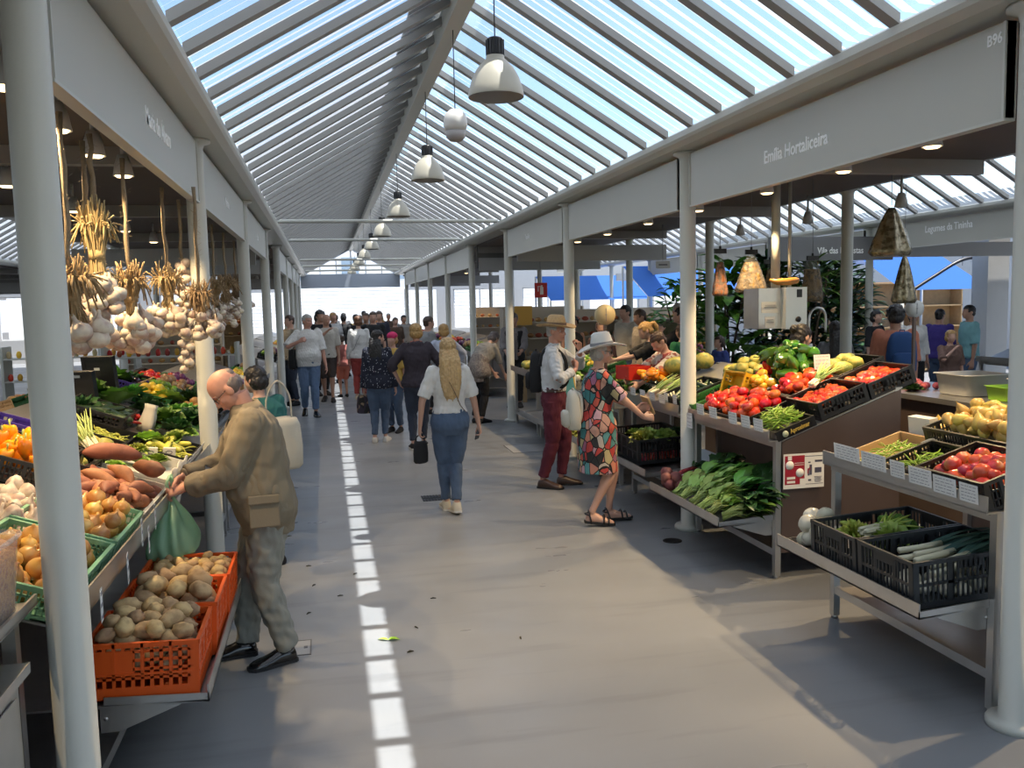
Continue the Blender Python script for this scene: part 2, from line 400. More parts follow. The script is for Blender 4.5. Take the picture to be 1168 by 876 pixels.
fascia(XL + 0.012, YL0 + 2*BAY + 0.12, YL0 + 3*BAY - 0.12, 1, 'pale grey stall sign with a short name, third in the left row', [('Lúcia', YL0 + 2*BAY + 1.7, 2.78, 0.11)])
for k in (4, 5, 6, 7):
    fascia(XR - 0.012, YR0 + BAY*k + 0.12, YR0 + BAY*(k+1) - 0.12, -1, 'pale grey stall sign on the right beyond the cross passage', group='distant signs right')
    fascia(XL + 0.012, YL0 + BAY*k + 0.12, YL0 + BAY*(k+1) - 0.12, 1, 'pale grey stall sign on the left beyond the cross passage', group='distant signs left')
# far side signs across the next aisles
fascia(XR3 - 0.012, 10.075, 13.275, -1, 'pale grey stall sign with white lettering across the next aisle, above the blue awning', [('Legumes da Tininha', 11.95, 2.86, 0.15)], z0=2.66, z1=3.05)
for k in (1, 3, 4, 5): fascia(XR3 - 0.012, 3.175 + BAY*k, 6.375 + BAY*k, -1, 'pale grey stall sign across the next aisle, beyond the lettered one', group='signs across the next aisle')
for k in (0, 1, 2, 3, 4): fascia(XL3 + 0.012, 3.025 + BAY*k, 6.225 + BAY*k, 1, 'pale grey stall sign across the aisle on the far left', group='signs across the left aisle')
def end_sign(x0, x1, y, words, label, z0=2.6, z1=3.03):
    t = thing('stall_sign', label, 'sign', (x0, y, z0))
    b = MB(); b.b2((0, -0.02, 0), (x1 - x0, 0.02, z1 - z0)); b.build('panel', darkpanel, t)
    me = text_mesh(words[0], words[3]); me.materials.append(white_let); put('lettering', me, t, (words[1] - x0, -0.021, words[2] - z0), (PI/2, 0, 0))
end_sign(XR + 0.1, XR2 - 0.2, 16.85, ('Massinhas', 3.25, 2.69, 0.14), 'dark grey end sign facing the cross passage, behind the third white panel')
end_sign(7.3, aty(1018, 280, 13.2).x, 13.2, ('Vila das Encostas', 8.2, 2.62, 0.15), 'dark grey end sign with pale lettering above the tall plants', 2.5, 2.9)
# ================================================================ stands, crates, trays, price cards
card_m = mat('white_card', (0.72, 0.72, 0.70), 0.7); print_m = mat('grey_print', (0.25, 0.25, 0.27), 0.8)
orange_m = mat('orange_plastic', (0.72, 0.10, 0.012), 0.38, var=0.06); green_pl = mat('pale_green_plastic', (0.20, 0.42, 0.25), 0.42, var=0.1); blackcr = mat('black_crate_plastic', (0.013, 0.013, 0.014), 0.42)
greycr = mat('anthracite_crate_plastic', (0.022, 0.025, 0.028), 0.40); white_pl = mat('white_plastic', (0.66, 0.64, 0.58), 0.35); green_dk = mat('dark_green_plastic', (0.05, 0.20, 0.05), 0.42); yellow_pl = mat('yellow_plastic', (0.70, 0.42, 0.02), 0.4)
purple_pl = mat('purple_plastic', (0.07, 0.04, 0.30), 0.4); wood_m = mat('pale_wood', (0.48, 0.32, 0.16), 0.65, var=0.2, vscale=12); cardboard = mat('cardboard', (0.36, 0.25, 0.14), 0.8, var=0.1)
clear_m = bpy.data.materials.new('clear_plastic'); clear_m.use_nodes = True
def film_simple(m, col, tr, rough=.2):
    m.use_nodes = True
    nt = m.node_tree; N = nt.nodes; L = nt.links; b = N['Principled BSDF']; b.inputs['Base Color'].default_value = (*col, 1); b.inputs['Roughness'].default_value = rough
    t = N.new('ShaderNodeBsdfTransparent'); c = N.new('ShaderNodeMixShader'); c.inputs[0].default_value = tr
    L.new(b.outputs[0], c.inputs[1]); L.new(t.outputs[0], c.inputs[2]); L.new(c.outputs[0], N['Material Output'].inputs[0]); return m
film_simple(clear_m, (0.72, 0.72, 0.73), .72)
def stand(label, xf, y0, y1, side, zf=.93, depth=.95, slope=.36, lower=(.36, .47), ly=None, end_near=False, end_far=False, shelf=True, legs=True, group=None, name='market_stand', lip=.075, ystep=None):
    """side +1: front faces -x (right-hand row). u runs from the front into the stall."""
    t = thing(name, label, 'stand', (xf, (y0 + y1)/2, 0), (0, 0, 0), group); h2 = (y1 - y0)/2; X = lambda u: side*u
    if legs:
        for yy in (-h2 + .022, h2 - .022):
            for u in (.022, depth - .03):
                m = MB(); zt = zf - .01 + (slope*u if u > .1 else 0)
                m.box((X(u), yy, zt/2 + .01), (.04, .04, zt - .02)); m.cyl((X(u), yy, 0), (X(u), yy, .025), .018, 10); m.build('leg', inox, t)
    m = MB(); pr = lambda pts: m.prism([(X(u), -h2, z) for u, z in pts], (0, 2*h2, 0))
    pr([(-.055, zf), (-.047, zf), (-.047, zf + lip), (-.055, zf + lip)]); pr([(-.055, zf - .004), (.05, zf - .004), (.05, zf + .004), (-.055, zf + .004)])
    pr([(.05, zf + .004), (depth, zf + slope*(depth - .05)), (depth, zf + slope*(depth - .05) - .008), (.05, zf - .004)]); pr([(.0, zf - .004), (.04, zf - .004), (.04, zf - .045), (.0, zf - .045)])
    m.build('top_tray', inox, t)
    if lower:
        po, zl = lower; a, b = ly or (-h2 + .03, h2 - .03); m = MB(); pr = lambda pts: m.prism([(X(u), a, z) for u, z in pts], (0, b - a, 0))
        pr([(-po, zl), (-po + .006, zl), (-po + .006, zl + .07), (-po, zl + .07)]); pr([(-po, zl), (depth*.6, zl + .05), (depth*.6, zl + .058), (-po, zl + .008)])
        for yy in (a, b - .004): m.prism([(X(-po), yy, zl + .035), (X(-po), yy, zl), (X(0), yy, zl + .03), (X(0), yy, zl + .06)], (0, .004, 0))
        m.build('lower_tray', inox, t)
        for yy in (a + .015, b - .019):
            m = MB(); m.prism([(X(-po*.72), yy, zl - .005), (X(.02), yy, zl + .02), (X(.02), yy, zl - .085), (X(-.05), yy, zl - .085)], (0, .004, 0)); m.cyl((X(.0), yy - .004, zl - .03), (X(.0), yy + .008, zl - .03), .008, 8); m.build('bracket', inox, t)
    if shelf:
        m = MB(); m.b2((min(X(.01), X(depth - .04)), -h2 + .03, .17), (max(X(.01), X(depth - .04)), h2 - .03, .18)); m.b2((min(X(.005), X(.035)), -h2 + .03, .155), (max(X(.005), X(.035)), h2 - .03, .20)); m.build('bottom_shelf', inox, t)
    m = MB(); m.b2((min(X(depth - .02), X(depth - .01)), -h2, .2), (max(X(depth - .02), X(depth - .01)), h2, zf + slope*depth*.9)); m.build('back_panel', inox_dark, t)
    for flag, yy in ((end_near, -h2 - .002), (end_far, h2 - .010)):
        if flag:
            m = MB(); m.prism([(X(.045), yy, .18), (X(depth - .02), yy, .18), (X(depth - .02), yy, zf + slope*(depth - .05) - .02), (X(.05), yy, zf - .01), (X(.045), yy, zf - .01)], (0, .012, 0)); m.build('end_panel', inox_dark, t)
    return t
def slope_mat(xf, zf, slope, side): return lambda px, py: None
_CR = {}
def crate_mesh(sx, sy, h, style='slot', low=0):
    """open crate, sx by sy by h, walls of bars; low>0 cuts the -x wall down by that much"""
    k = (sx, sy, h, style, low)
    if k in _CR: return _CR[k]
    m = MB(); t = .008
    m.b2((-sx/2, -sy/2, 0), (sx/2, sy/2, .006))
    for ax in (0, 1):
        for s in (-1, 1):
            L = (sy if ax == 0 else sx); H = h - (low if (ax == 0 and s < 0) else 0)
            def bx(a0, a1, z0, z1, th=t, out=0):
                o = (sx if ax == 0 else sy)/2*s; lo = o - s*th + s*out; hi = o + s*out
                lo, hi = min(lo, hi), max(lo, hi)
                if ax == 0: m.b2((lo, a0, z0), (hi, a1, z1))
                else: m.b2((a0, lo, z0), (a1, hi, z1))
            bx(-L/2, L/2, H - .018, H, t + .006, .004)                        # rim
            for q in (-1, 1): bx(min(q*L/2, q*(L/2 - .03)), max(q*L/2, q*(L/2 - .03)), 0, H, t, .002)
            if style == 'grid':
                bx(-L/2, L/2, 0, .05, t); n = int(L/.034); pz = [.05 + (H - .05)*i/5 for i in range(1, 5)]
                for z in pz: bx(-L/2, L/2, z - .005, z + .005)
                for i in range(1, n): bx(-L/2 + L*i/n - .0065, -L/2 + L*i/n + .0065, .05, H - .01)
                bx(-L/2, L/2, .098, .106, t, .004); 
                for i in range(1, 4): bx(-L/2 + L*i/4 - .005, -L/2 + L*i/4 + .005, .1, H, t, .004)
                if ax == 1 and s < 0: bx(-L/2 + .03, -L/2 + .17, .105, H - .03, t, .001)
            elif style == 'slot':
                bx(-L/2, L/2, 0, .035, t); bx(-L/2, L/2, H*.48, H*.48 + .014); n = int(L/.026)
                for i in range(1, n): bx(-L/2 + L*i/n - .004, -L/2 + L*i/n + .004, .03, H - .01)
                for q in (-.17, .17): bx(L*q - .012, L*q + .012, .03, H - .01)
                bx(-.06, .06, H - .055, H - .015)
            elif style == 'fine':
                bx(-L/2, L/2, 0, .02, t); n = int(L/.02)
                for z in (H*.33, H*.62): bx(-L/2, L/2, z, z + .008)
                for i in range(1, n): bx(-L/2 + L*i/n - .003, -L/2 + L*i/n + .003, .015, H - .01)
                for i in range(1, 4): bx(-L/2 + L*i/4 - .008, -L/2 + L*i/4 + .008, 0, H, t, .003)
            else:  # solid tray
                bx(-L/2, L/2, 0, H, t)
    _CR[k] = m; return m
_CRM = {}
def crate(label, loc, size, m, style='slot', rz=0, tilt=0, group=None, cat='crate', name='crate', low=0, roll=0):
    k = (size, m.name, style, low)
    if k not in _CRM: _CRM[k] = crate_mesh(*size, style, low).mesh(name, m)
    o = put(name, _CRM[k], None, loc, (roll, tilt, rz)); return tag(o, label, cat, group)
def MW(loc, rz=0, tilt=0, roll=0): return Matrix.Translation(loc) @ Euler((roll, tilt, rz)).to_matrix().to_4x4()
def price_card(label, loc, rot, w=.09, h=.12, group=None, lines=5, hand=False):
    t = thing('price_card', label, 'card', loc, rot, group); m = MB(); m.box((0, 0, 0), (w, .0015, h)); m.build('card', card_m, t); m = MB(); r = random.Random(int(loc[1]*1000))
    for i in range(lines):
        z = h*(.36 - .72*i/max(1, lines - 1)); x0 = -w*.40; 
        while x0 < w*.36:
            L = min(r.uniform(.06, .2)*w, w*.40 - x0); m.box((x0 + L/2, -.0012, z), (L, .0006, h*.035 if lines > 3 else h*.12)); x0 += L + w*.05
    m.build('print', print_m, t); return t
# ---- right-hand stands
A = stand('stainless stand holding leeks and apples beside the near right post', 2.86, 3.16, 4.43, 1, zf=.93, lower=(.36, .47), slope=.30)
Bst = stand('stainless stand with beans and tomatoes above, greens below, poster on its end', 2.90, 5.13, 6.42, 1, zf=.945, lower=(.40, .38), slope=.36, end_near=True)
B2 = stand('stainless stand with a black crate of lettuce below, behind the beetroot', 2.90, 6.62, 7.90, 1, zf=.945, lower=(.34, .42), slope=.36)
B3 = stand('stainless stand with lettuces and pale bulbs behind the straw hat man', 2.90, 8.25, 9.8, 1, zf=.80, lower=(.36, .40), slope=.30, depth=.62)
B4 = stand('stainless stand where the stooping woman bends, by the third right post', 2.90, 10.15, 11.6, 1, zf=.78, lower=(.30, .36), slope=.30)
B5 = stand('stainless stand with pale gourds at the end of the first right block', 2.90, 11.75, 13.2, 1, zf=.85, lower=None, slope=.30)
# ---- left-hand stands
L1 = stand('long stainless stand carrying onions, sweet potatoes and orange potato crates', -.88, 2.96, 7.45, -1, zf=.89, lower=(.38, .385), ly=(-1.825, -.46), slope=.36, depth=1.15)
L0 = stand('stainless stand at the lower left edge carrying clear bins of corn', -.97, 1.3, 2.86, -1, zf=1.00, lower=None, slope=.0, depth=.9, lip=.03, shelf=False)
m = MB(); m.b2((-.9, -.70, .01), (-.04, .70, .85)); m.b2((-.93, -.72, .85), (-.01, .72, .88))
t = thing('steel_cabinet', 'plain stainless steel cabinet at the lower left edge beneath the corn bins', 'cabinet', (-.88, 1.96, 0)); m.build('body', inox, t)
m = MB(); m.b2((-.036, -.66, .06), (-.032, .66, .80)); m.build('door', inox, t)
L2 = stand('stainless stand behind the woman in teal, between the second and third left posts', -.88, 7.6, 9.55, -1, zf=.89, lower=None, slope=.36)
L3 = stand('stainless stand in the third bay on the left, past the garlic', -.88, 9.95, 13.0, -1, zf=.89, lower=None, slope=.36)
for i, y in enumerate((17.0, 20.5, 23.9, 27.4)):
    stand('distant stainless stand in the right-hand row beyond the cross passage', 2.95, y + .1, y + 3.1, 1, zf=.85, lower=None, slope=.3, group='distant right stands')
    stand('distant stainless stand in the left-hand row beyond the cross passage', -.90, y, y + 3.1, -1, zf=.85, lower=None, slope=.3, group='distant left stands')
# ---- poster on the end of the greens stand
def poster():
    a = aty(892, 520, 5.115); b = aty(940, 553, 5.115); w, h = .30, .235; x, z = (a.x + b.x)/2, (a.z + b.z)/2
    t = thing('poster', 'small red and white printed poster on the stand end panel', 'poster', (x, 5.108, z)); m = MB(); m.box((0, 0, 0), (w, .003, h)); m.build('sheet', card_m, t)
    m = MB(); m.box((-.068, -.002, .008), (.145, .001, .195)); m.build('red_field', mat('poster_red', (.30, .012, .03), .5), t)
    m = MB()
    for cx, cz, r in ((-.105, .042, .030), (-.030, -.012, .030)): m.lathe([(0, 0), (r, 0), (r, .001), (0, .001)], 24, M=Matrix.Translation((cx, -.0025, cz)) @ Matrix.Rotation(PI/2, 4, 'X'))
    for cz in (-.045, -.072): m.box((-.095, -.003, cz), (.06, .001, .016))
    for cz in (.055, .042): m.box((-.035, -.003, cz), (.07, .001, .003))
    m.box((-.105, -.003, .09), (.028, .001, .028)); m.box((-.012, -.003, -.075), (.035, .001, .045)); m.build('white_shapes', card_m, t)
    m = MB(); m.box((.105, -.002, .0), (.05, .001, .035)); m.box((.108, -.002, .062), (.055, .001, .014)); m.box((.072, -.002, .097), (.14, .001, .003)); m.box((.078, -.002, -.092), (.13, .001, .003))
    for i in range(6): m.box((.105, -.002, -.045 - i*.007), (.055 - .006*(i % 3), .001, .003))
    m.box((.040, -.002, .055), (.018, .001, .008)); m.box((.050, -.002, .004), (.018, .001, .07)); m.box((.034, -.002, -.01), (.010, .001, .05)); m.box((.043, -.002, -.066), (.022, .001, .012)); m.build('print', mat('poster_ink', (.06, .06, .10), .6), t)
    m = MB(); m.box((.030, -.0025, -.004), (.008, .001, .034)); m.box((.042, -.0025, .012), (.007, .001, .02)); m.build('red_mark', mat('poster_red', (.3, .01, .03)), t)
poster()
# ================================================================ produce
def lump(seed, r=(1, 1, 1), amp=.12, n=(14, 10), f=1.6, bend=0.0, dimple=0.0):
    """irregular rounded tuber or fruit around the origin"""
    m = MB(); nu, nv = n; vs = []; fs = []
    for i in range(nv + 1):
        th = PI*i/nv
        for j in range(nu):
            ph = 2*PI*j/nu; d = Vector((math.sin(th)*math.cos(ph), math.sin(th)*math.sin(ph), math.cos(th)))
            k = 1 + amp*noise.noise(d*f + Vector((seed*7.3, seed*3.1, seed))) + amp*.5*noise.noise(d*f*2.3 + Vector((seed, 0, seed*5)))
            if dimple: k -= dimple*math.exp(-(th/.35)**2)
            p = Vector((d.x*r[0], d.y*r[1], d.z*r[2]))*k
            if bend: p.z += bend*(p.x/r[0])**2*r[2]*2
            vs.append(p)
    fs = [(i*nu+j, (i+1)*nu+j, (i+1)*nu+(j+1)%nu, i*nu+(j+1)%nu) for i in range(nv) for j in range(nu)]
    m.add(vs, fs, None, True); return m
def variants(fn, name, m, n=3): return [fn(i).mesh(name, m) for i in range(n)]
V = {}
pot_m = mat('potato_skin', (0.47, 0.32, 0.16), 0.7, col2=(0.33, 0.21, 0.105), c2scale=22, hue=.012, val=.28, bump=.15, bscale=60)
pot_y = mat('yellow_potato_skin', (0.48, 0.33, 0.15), 0.6, col2=(0.36, 0.23, 0.10), c2scale=24, hue=.012, val=.22)
onion_m = mat('yellow_onion_skin', (0.62, 0.36, 0.10), 0.32, col2=(0.50, 0.22, 0.05), c2scale=14, hue=.015, val=.25)
swp_m = mat('sweet_potato_skin', (0.33, 0.125, 0.062), 0.65, col2=(0.23, 0.085, 0.045), c2scale=16, hue=.012, val=.22, bump=.15)
tom_m = mat('tomato_skin', (0.62, 0.045, 0.012), 0.16, col2=(0.60, 0.10, 0.02), c2scale=4, hue=.015, val=.18, coat=.3)
tomy_m = mat('yellow_tomato_skin', (0.75, 0.40, 0.02), 0.2, val=.15, coat=.3)
wonion_m = mat('white_onion_skin', (0.66, 0.62, 0.50), 0.3, col2=(0.55, 0.52, 0.38), c2scale=10, val=.12)
gar_m = mat('garlic_skin', (0.62, 0.54, 0.44), 0.6, col2=(0.46, 0.33, 0.27), c2scale=24, hue=.015, val=.2)
apple_m = mat('red_pear_skin', (0.50, 0.035, 0.03), 0.22, col2=(0.60, 0.26, 0.08), c2scale=5, hue=.02, val=.22, coat=.2)
pear_m = mat('yellow_pear_skin', (0.60, 0.44, 0.10), 0.35, col2=(0.46, 0.30, 0.08), c2scale=12, hue=.02, val=.2)
pep_g = mat('green_pepper_skin', (0.055, 0.16, 0.018), 0.13, hue=.02, val=.35, coat=.4); pep_r = mat('red_pepper_skin', (0.50, 0.012, 0.008), 0.12, coat=.4); pep_o = mat('orange_pepper_skin', (0.80, 0.28, 0.01), 0.15, hue=.012, val=.15, coat=.4)
zuc_m = mat('courgette_skin', (0.02, 0.045, 0.015), 0.3, col2=(0.22, 0.28, 0.13), c2scale=5, c2lo=.5, c2hi=.62, val=.3)
leaf_m = mat('fresh_leaf', (0.16, 0.36, 0.05), 0.45, col2=(0.05, 0.15, 0.02), c2scale=9, hue=.02, val=.3)
leaf_l = mat('pale_leaf', (0.36, 0.50, 0.11), 0.5, col2=(0.16, 0.30, 0.04), c2scale=8, hue=.02, val=.22)
leaf_y = mat('yellow_green_leaf', (0.42, 0.44, 0.08), 0.5, col2=(0.26, 0.36, 0.05), c2scale=9, val=.2)
leaf_d = mat('dark_leaf', (0.035, 0.11, 0.025), 0.42, col2=(0.015, 0.045, 0.015), c2scale=9, hue=.015, val=.3); leaf_b = mat('blue_green_leaf', (0.07, 0.15, 0.13), 0.45, col2=(0.05, 0.11, 0.08), c2scale=7, val=.2)
stalk_l = mat('pale_stalk', (0.36, 0.46, 0.13), 0.4, hue=.015, val=.2); stalk_w = mat('white_stalk', (0.60, 0.58, 0.42), 0.4, val=.1); stalk_r = mat('red_stalk', (0.38, 0.025, 0.035), 0.35)
beet_m = mat('beetroot_skin', (0.20, 0.055, 0.055), 0.7, col2=(0.28, 0.10, 0.08), c2scale=9, val=.2); bean_m = mat('green_bean', (0.26, 0.40, 0.04), 0.4, hue=.02, val=.22); beany_m = mat('yellow_bean', (0.45, 0.48, 0.08), 0.4, hue=.015, val=.2)
straw_m = mat('dried_garlic_stalk', (0.34, 0.235, 0.12), 0.85, hue=.015, val=.3); jute = mat('jute_rope', (0.27, 0.205, 0.13), 0.9, var=.3, vscale=60, bump=.4, bscale=200); card_p = mat('parsnip_skin', (0.62, 0.56, 0.42), 0.5, var=.08)
squash_m = mat('striped_squash', (0.42, 0.36, 0.07), 0.5, col2=(0.16, 0.20, 0.05), c2scale=14, val=.15); egg_m = mat('aubergine_skin', (0.025, 0.010, 0.035), 0.12, coat=.5)
V['potato'] = variants(lambda i: lump(i, (.052, .037, .033), .20), 'potato', pot_m, 4)
V['small_potato'] = variants(lambda i: lump(i + 9, (.030, .026, .025), .15), 'potato', pot_y, 3)
def onion(i):
    m = MB(); k = 1 + .04*i; m.lathe([(0, -.036*k), (.012, -.035*k), (.028, -.026*k), (.0385, -.006), (.039, .006), (.030, .024), (.014, .034), (.007, .040), (.005, .048), (0, .049)], 16); return m
V['onion'] = variants(onion, 'onion', onion_m, 2); V['white_onion'] = variants(onion, 'white_onion', wonion_m, 2); V['small_onion'] = variants(onion, 'onion', onion_m, 2)
def sweetp(i):
    rg = random.Random(i); m = MB(); L = .16 + .05*rg.random(); n = 12; pts = []; rr = []
    for q in range(n + 1):
        u = q/n; pts.append((L*(u - .5)*1.0, .018*math.sin(u*4 + i), .012*math.sin(u*3 + i*2))); rr.append(.004 + .030*math.sin(PI*min(1, u*1.0))**.75*(1 + .12*math.sin(u*9 + i)))
    m.tube(pts, rr, 12); return m
V['sweet_potato'] = variants(sweetp, 'sweet_potato', swp_m, 4)
def tomato(i):
    m = MB(); vs = []; nu, nv = 18, 10
    for a in range(nv + 1):
        th = PI*a/nv
        for b in range(nu):
            ph = 2*PI*b/nu; k = 1 + (.05 + .02*i)*math.cos((5 + i)*ph)*math.sin(th)**.5*(1 if th < PI/2 else .4) - .25*math.exp(-(th/.32)**2); vs.append((.042*math.sin(th)*math.cos(ph)*k, .042*math.sin(th)*math.sin(ph)*k, .034*math.cos(th)*k))
    m.add(vs, [(a*nu+b, (a+1)*nu+b, (a+1)*nu+(b+1)%nu, a*nu+(b+1)%nu) for a in range(nv) for b in range(nu)], None, True); return m
V['tomato'] = variants(tomato, 'tomato', tom_m, 3); V['yellow_tomato'] = variants(tomato, 'yellow_tomato', tomy_m, 2); V['cherry'] = variants(lambda i: lump(i, (.016, .016, .016), .04, (10, 7)), 'small_tomato', tom_m, 1)
def garlic(i):
    m = MB(); vs = []; prof = [(0, -.022), (.012, -.0215), (.024, -.014), (.028, -.002), (.0235, .012), (.012, .024), (.006, .034), (.0042, .052), (0, .053)]; nu = 18
    for r, z in prof:
        for b in range(nu): ph = 2*PI*b/nu; k = 1 + (.09*math.cos((6 + i)*ph + i) if .01 < r else 0); vs.append((r*math.cos(ph)*k, r*math.sin(ph)*k, z))
    m.add(vs, [(a*nu+b, a*nu+(b+1)%nu, (a+1)*nu+(b+1)%nu, (a+1)*nu+b) for a in range(len(prof)-1) for b in range(nu)], None, True); return m
V['garlic'] = variants(garlic, 'garlic_bulb', gar_m, 3)
def pear(i):
    m = MB(); m.lathe([(0, -.040), (.018, -.038), (.032, -.024), (.035, -.006), (.029, .014), (.018, .032), (.011, .044), (.004, .050), (.002, .062), (0, .062)], 16); return m
V['pear'] = variants(pear, 'pear', pear_m, 2); V['apple'] = variants(lambda i: lump(i, (.043, .041, .040), .10, (16, 12), 1.2, 0, .22), 'red_apple', apple_m, 3)
def pepper(i, long=1.0):
    m = MB(); nu, nv = 18, 11; vs = []
    for a in range(nv + 1):
        th = PI*a/nv
        for b in range(nu):
            ph = 2*PI*b/nu; k = 1 + .12*math.cos((3 + i % 2)*ph + i) - .35*math.exp(-(th/.4)**2); tp = 1 - .25*(1 - math.cos(th))/2; vs.append((.040*math.sin(th)**.8*math.cos(ph)*k*tp, .040*math.sin(th)**.8*math.sin(ph)*k*tp + .010*long*math.cos(th*1.3), .052*long*math.cos(th)*(k if th < 1 else 1)))
    m.add(vs, [(a*nu+b, (a+1)*nu+b, (a+1)*nu+(b+1)%nu, a*nu+(b+1)%nu) for a in range(nv) for b in range(nu)], None, True); m.m = 1; m.tube([(0, .006, .035*long), (.004, .008, .052*long), (.008, .006, .07*long)], [.006, .004, .005], 7); return m
V['green_pepper'] = [pepper(i, 1.3).mesh('green_pepper', [pep_g, stalk_l]) for i in range(3)]; V['red_pepper'] = [pepper(i, 1.2).mesh('red_pepper', [pep_r, stalk_l]) for i in range(2)]; V['orange_pepper'] = [pepper(i, 1.0).mesh('orange_pepper', [pep_o, stalk_l]) for i in range(3)]
def courg(i, L=.2, r=.022, m2=zuc_m):
    m = MB(); n = 10; m.tube([(L*(q/n - .5), .012*math.sin(q/n*3 + i), 0) for q in range(n + 1)], [.006] + [r*(.8 + .2*math.sin(PI*q/n)) for q in range(1, n)] + [.008], 12); return m
V['courgette'] = variants(courg, 'courgette', zuc_m, 3); V['aubergine'] = [courg(i, .17, .034).mesh('aubergine', egg_m) for i in range(2)]
def bean(i):
    rg = random.Random(i); L = .15 + .04*rg.random(); n = 8; b = rg.uniform(-.03, .03); m = MB(); m.tube([(L*(q/n - .5), b*((q/n - .5)**2*4), .006*math.sin(q*1.1 + i)) for q in range(n + 1)], [.0015] + [.0048]*(n - 1) + [.001], 7, sx=.75); return m
V['bean'] = variants(bean, 'green_bean', bean_m, 5); V['yellow_bean'] = variants(bean, 'yellow_bean', beany_m, 4)
V['round_onion'] = variants(lambda i: lump(i, (.044, .044, .039), .05, (16, 11)), 'white_onion', wonion_m, 2)
V['squash'] = variants(lambda i: lump(i, (.075, .058, .058), .08), 'squash', squash_m, 2); V['melon'] = variants(lambda i: lump(i, (.125, .095, .09), .05), 'melon', squash_m, 1); V['beet'] = variants(lambda i: lump(i, (.042, .042, .040), .10), 'beetroot', beet_m, 2)
V['fruit'] = {}
def fruit(col, name='fruit', r=.04):
    k = tuple(col) + (r,)
    if k not in V['fruit']: V['fruit'][k] = lump(3, (r, r, r*.95), .06, (10, 7)).mesh(name, mat('fruit_skin_%d' % len(V['fruit']), col, .35, val=.22, hue=.015))
    return [V['fruit'][k]]
def heap(name, label, cat, group, protos, M, sx, sy, n, r, z0=.006, flat=True, sc=(.85, 1.15), mound=0.0, seed=1, spin=None, squash=.80, maxz=9, jit=.35, hcap=None):
    """drops n items one by one into a box sx by sy in frame M: each rests on what lies beneath it"""
    rg = random.Random(seed); placed = []; out = []; Rm = M.to_3x3().to_4x4()
    for i in range(n):
        s = rg.uniform(*sc); rr = r*s; best = None
        for _ in range(14):
            f = max(.1, 1 - mound*(i/n)); x = rg.uniform(-1, 1)*max(0, sx/2 - rr)*f; y = rg.uniform(-1, 1)*max(0, sy/2 - rr)*f; z = z0 + rr*squash
            for (a, b, c, q) in placed:
                d2 = (a - x)**2 + (b - y)**2; RR = (rr + q)*.80
                if d2 < RR*RR: z = max(z, c + math.sqrt(RR*RR - d2)*squash)
            if best is None or z < best[2]: best = (x, y, z)
        x, y, z = best
        if z > (z0 + r*2.6 if hcap is None else hcap): continue
        placed.append((x, y, z, rr)); rot = Euler((rg.uniform(-jit, jit) + (0 if flat else rg.uniform(0, 6.28)), rg.uniform(-jit, jit), rg.uniform(0, 6.28) if spin is None else spin + rg.uniform(-.3, .3)))
        o = put(name, rg.choice(protos), None); Mx = M @ Matrix.Translation((x, y, z)) @ rot.to_matrix().to_4x4() @ Matrix.Scale(s, 4); o.matrix_world = Mx; tag(o, label, cat, group); out.append(o)
    return out
def leaf(m, base, d, L, w, up=(0, 0, 1), curl=.5, ruf=.0, n=7, stalk=.0, seed=0):
    """one leaf blade growing from base along d, drooping by curl"""
    d = Vector(d).normalized(); up = Vector(up); s = d.cross(up); s = s.normalized() if s.length > 1e-3 else Vector((1, 0, 0)); u = s.cross(d).normalized(); g = []; p = Vector(base); dd = d.copy(); rg = random.Random(seed)
    ph = rg.uniform(0, 6)
    for i in range(n + 1):
        t = i/n; ww = w*max(.06, (math.sin(PI*min(1, max(0, t - stalk)/(1 - stalk))**.8)**.8)) if t > stalk else w*.05; row = []
        for q in (-1, -.5, 0, .5, 1): row.append(p + s*(q*ww) + u*(abs(q)*ww*.35 - (.0) + ruf*math.sin(ph + q*5 + t*11)*ww*abs(q)))
        g.append(row); p = p + dd*(L/n); dd = (dd - u*(curl*1.6/n)*(.3 + t)).normalized(); u = s.cross(dd).normalized()
    m.sheet(g)
_BUNCH = {}
def bunch_meshes(kind, i):
    k = (kind, i)
    if k in _BUNCH: return _BUNCH[k]
    rg = random.Random(i*17 + len(kind)); a, b, c = MB(), MB(), MB(); cfg = {'spinach': (34, .28, .034, .1, leaf_m, stalk_l), 'cress': (54, .26, .026, .25, leaf_l, stalk_l), 'chard': (16, .34, .060, .3, leaf_d, stalk_r), 'turnip': (26, .30, .045, .2, leaf_d, stalk_l), 'parsley': (46, .19, .022, .5, leaf_l, stalk_l)}[kind]
    n, L, w, ruf, lm, sm = cfg
    for q in range(n):
        an = rg.uniform(-.55, .55); el = rg.uniform(.02, .55); d = Vector((math.cos(an)*math.cos(el), math.sin(an)*math.cos(el), math.sin(el))); o = Vector((0, rg.uniform(-.02, .02), rg.uniform(.004, .035))); ls = L*rg.uniform(.3, .55); tip = o + d*ls - Vector((0, 0, .02*ls/L))
        b.tube([o - d*.03, o + d*ls*.5 + Vector((0, 0, .012)), tip], [.0042, .0036, .002], 5); leaf(a, tip - d*.01, d + Vector((0, 0, .15)), L*rg.uniform(.35, .6), w*rg.uniform(.7, 1.2), curl=rg.uniform(.4, 1.2), ruf=ruf, seed=q*3 + i)
    _BUNCH[k] = (a.mesh('leaves', lm), b.mesh('stalks', sm)); return _BUNCH[k]
def bunch(kind, name, label, cat, loc, rz, group=None, i=0, scale=1.0, tilt=0.0, roll=0):
    t = thing(name, label, cat, loc, (roll, tilt, rz), group); t.scale = (scale,)*3; a, b = bunch_meshes(kind, i); put('leaves', a, t); put('stalks', b, t); return t
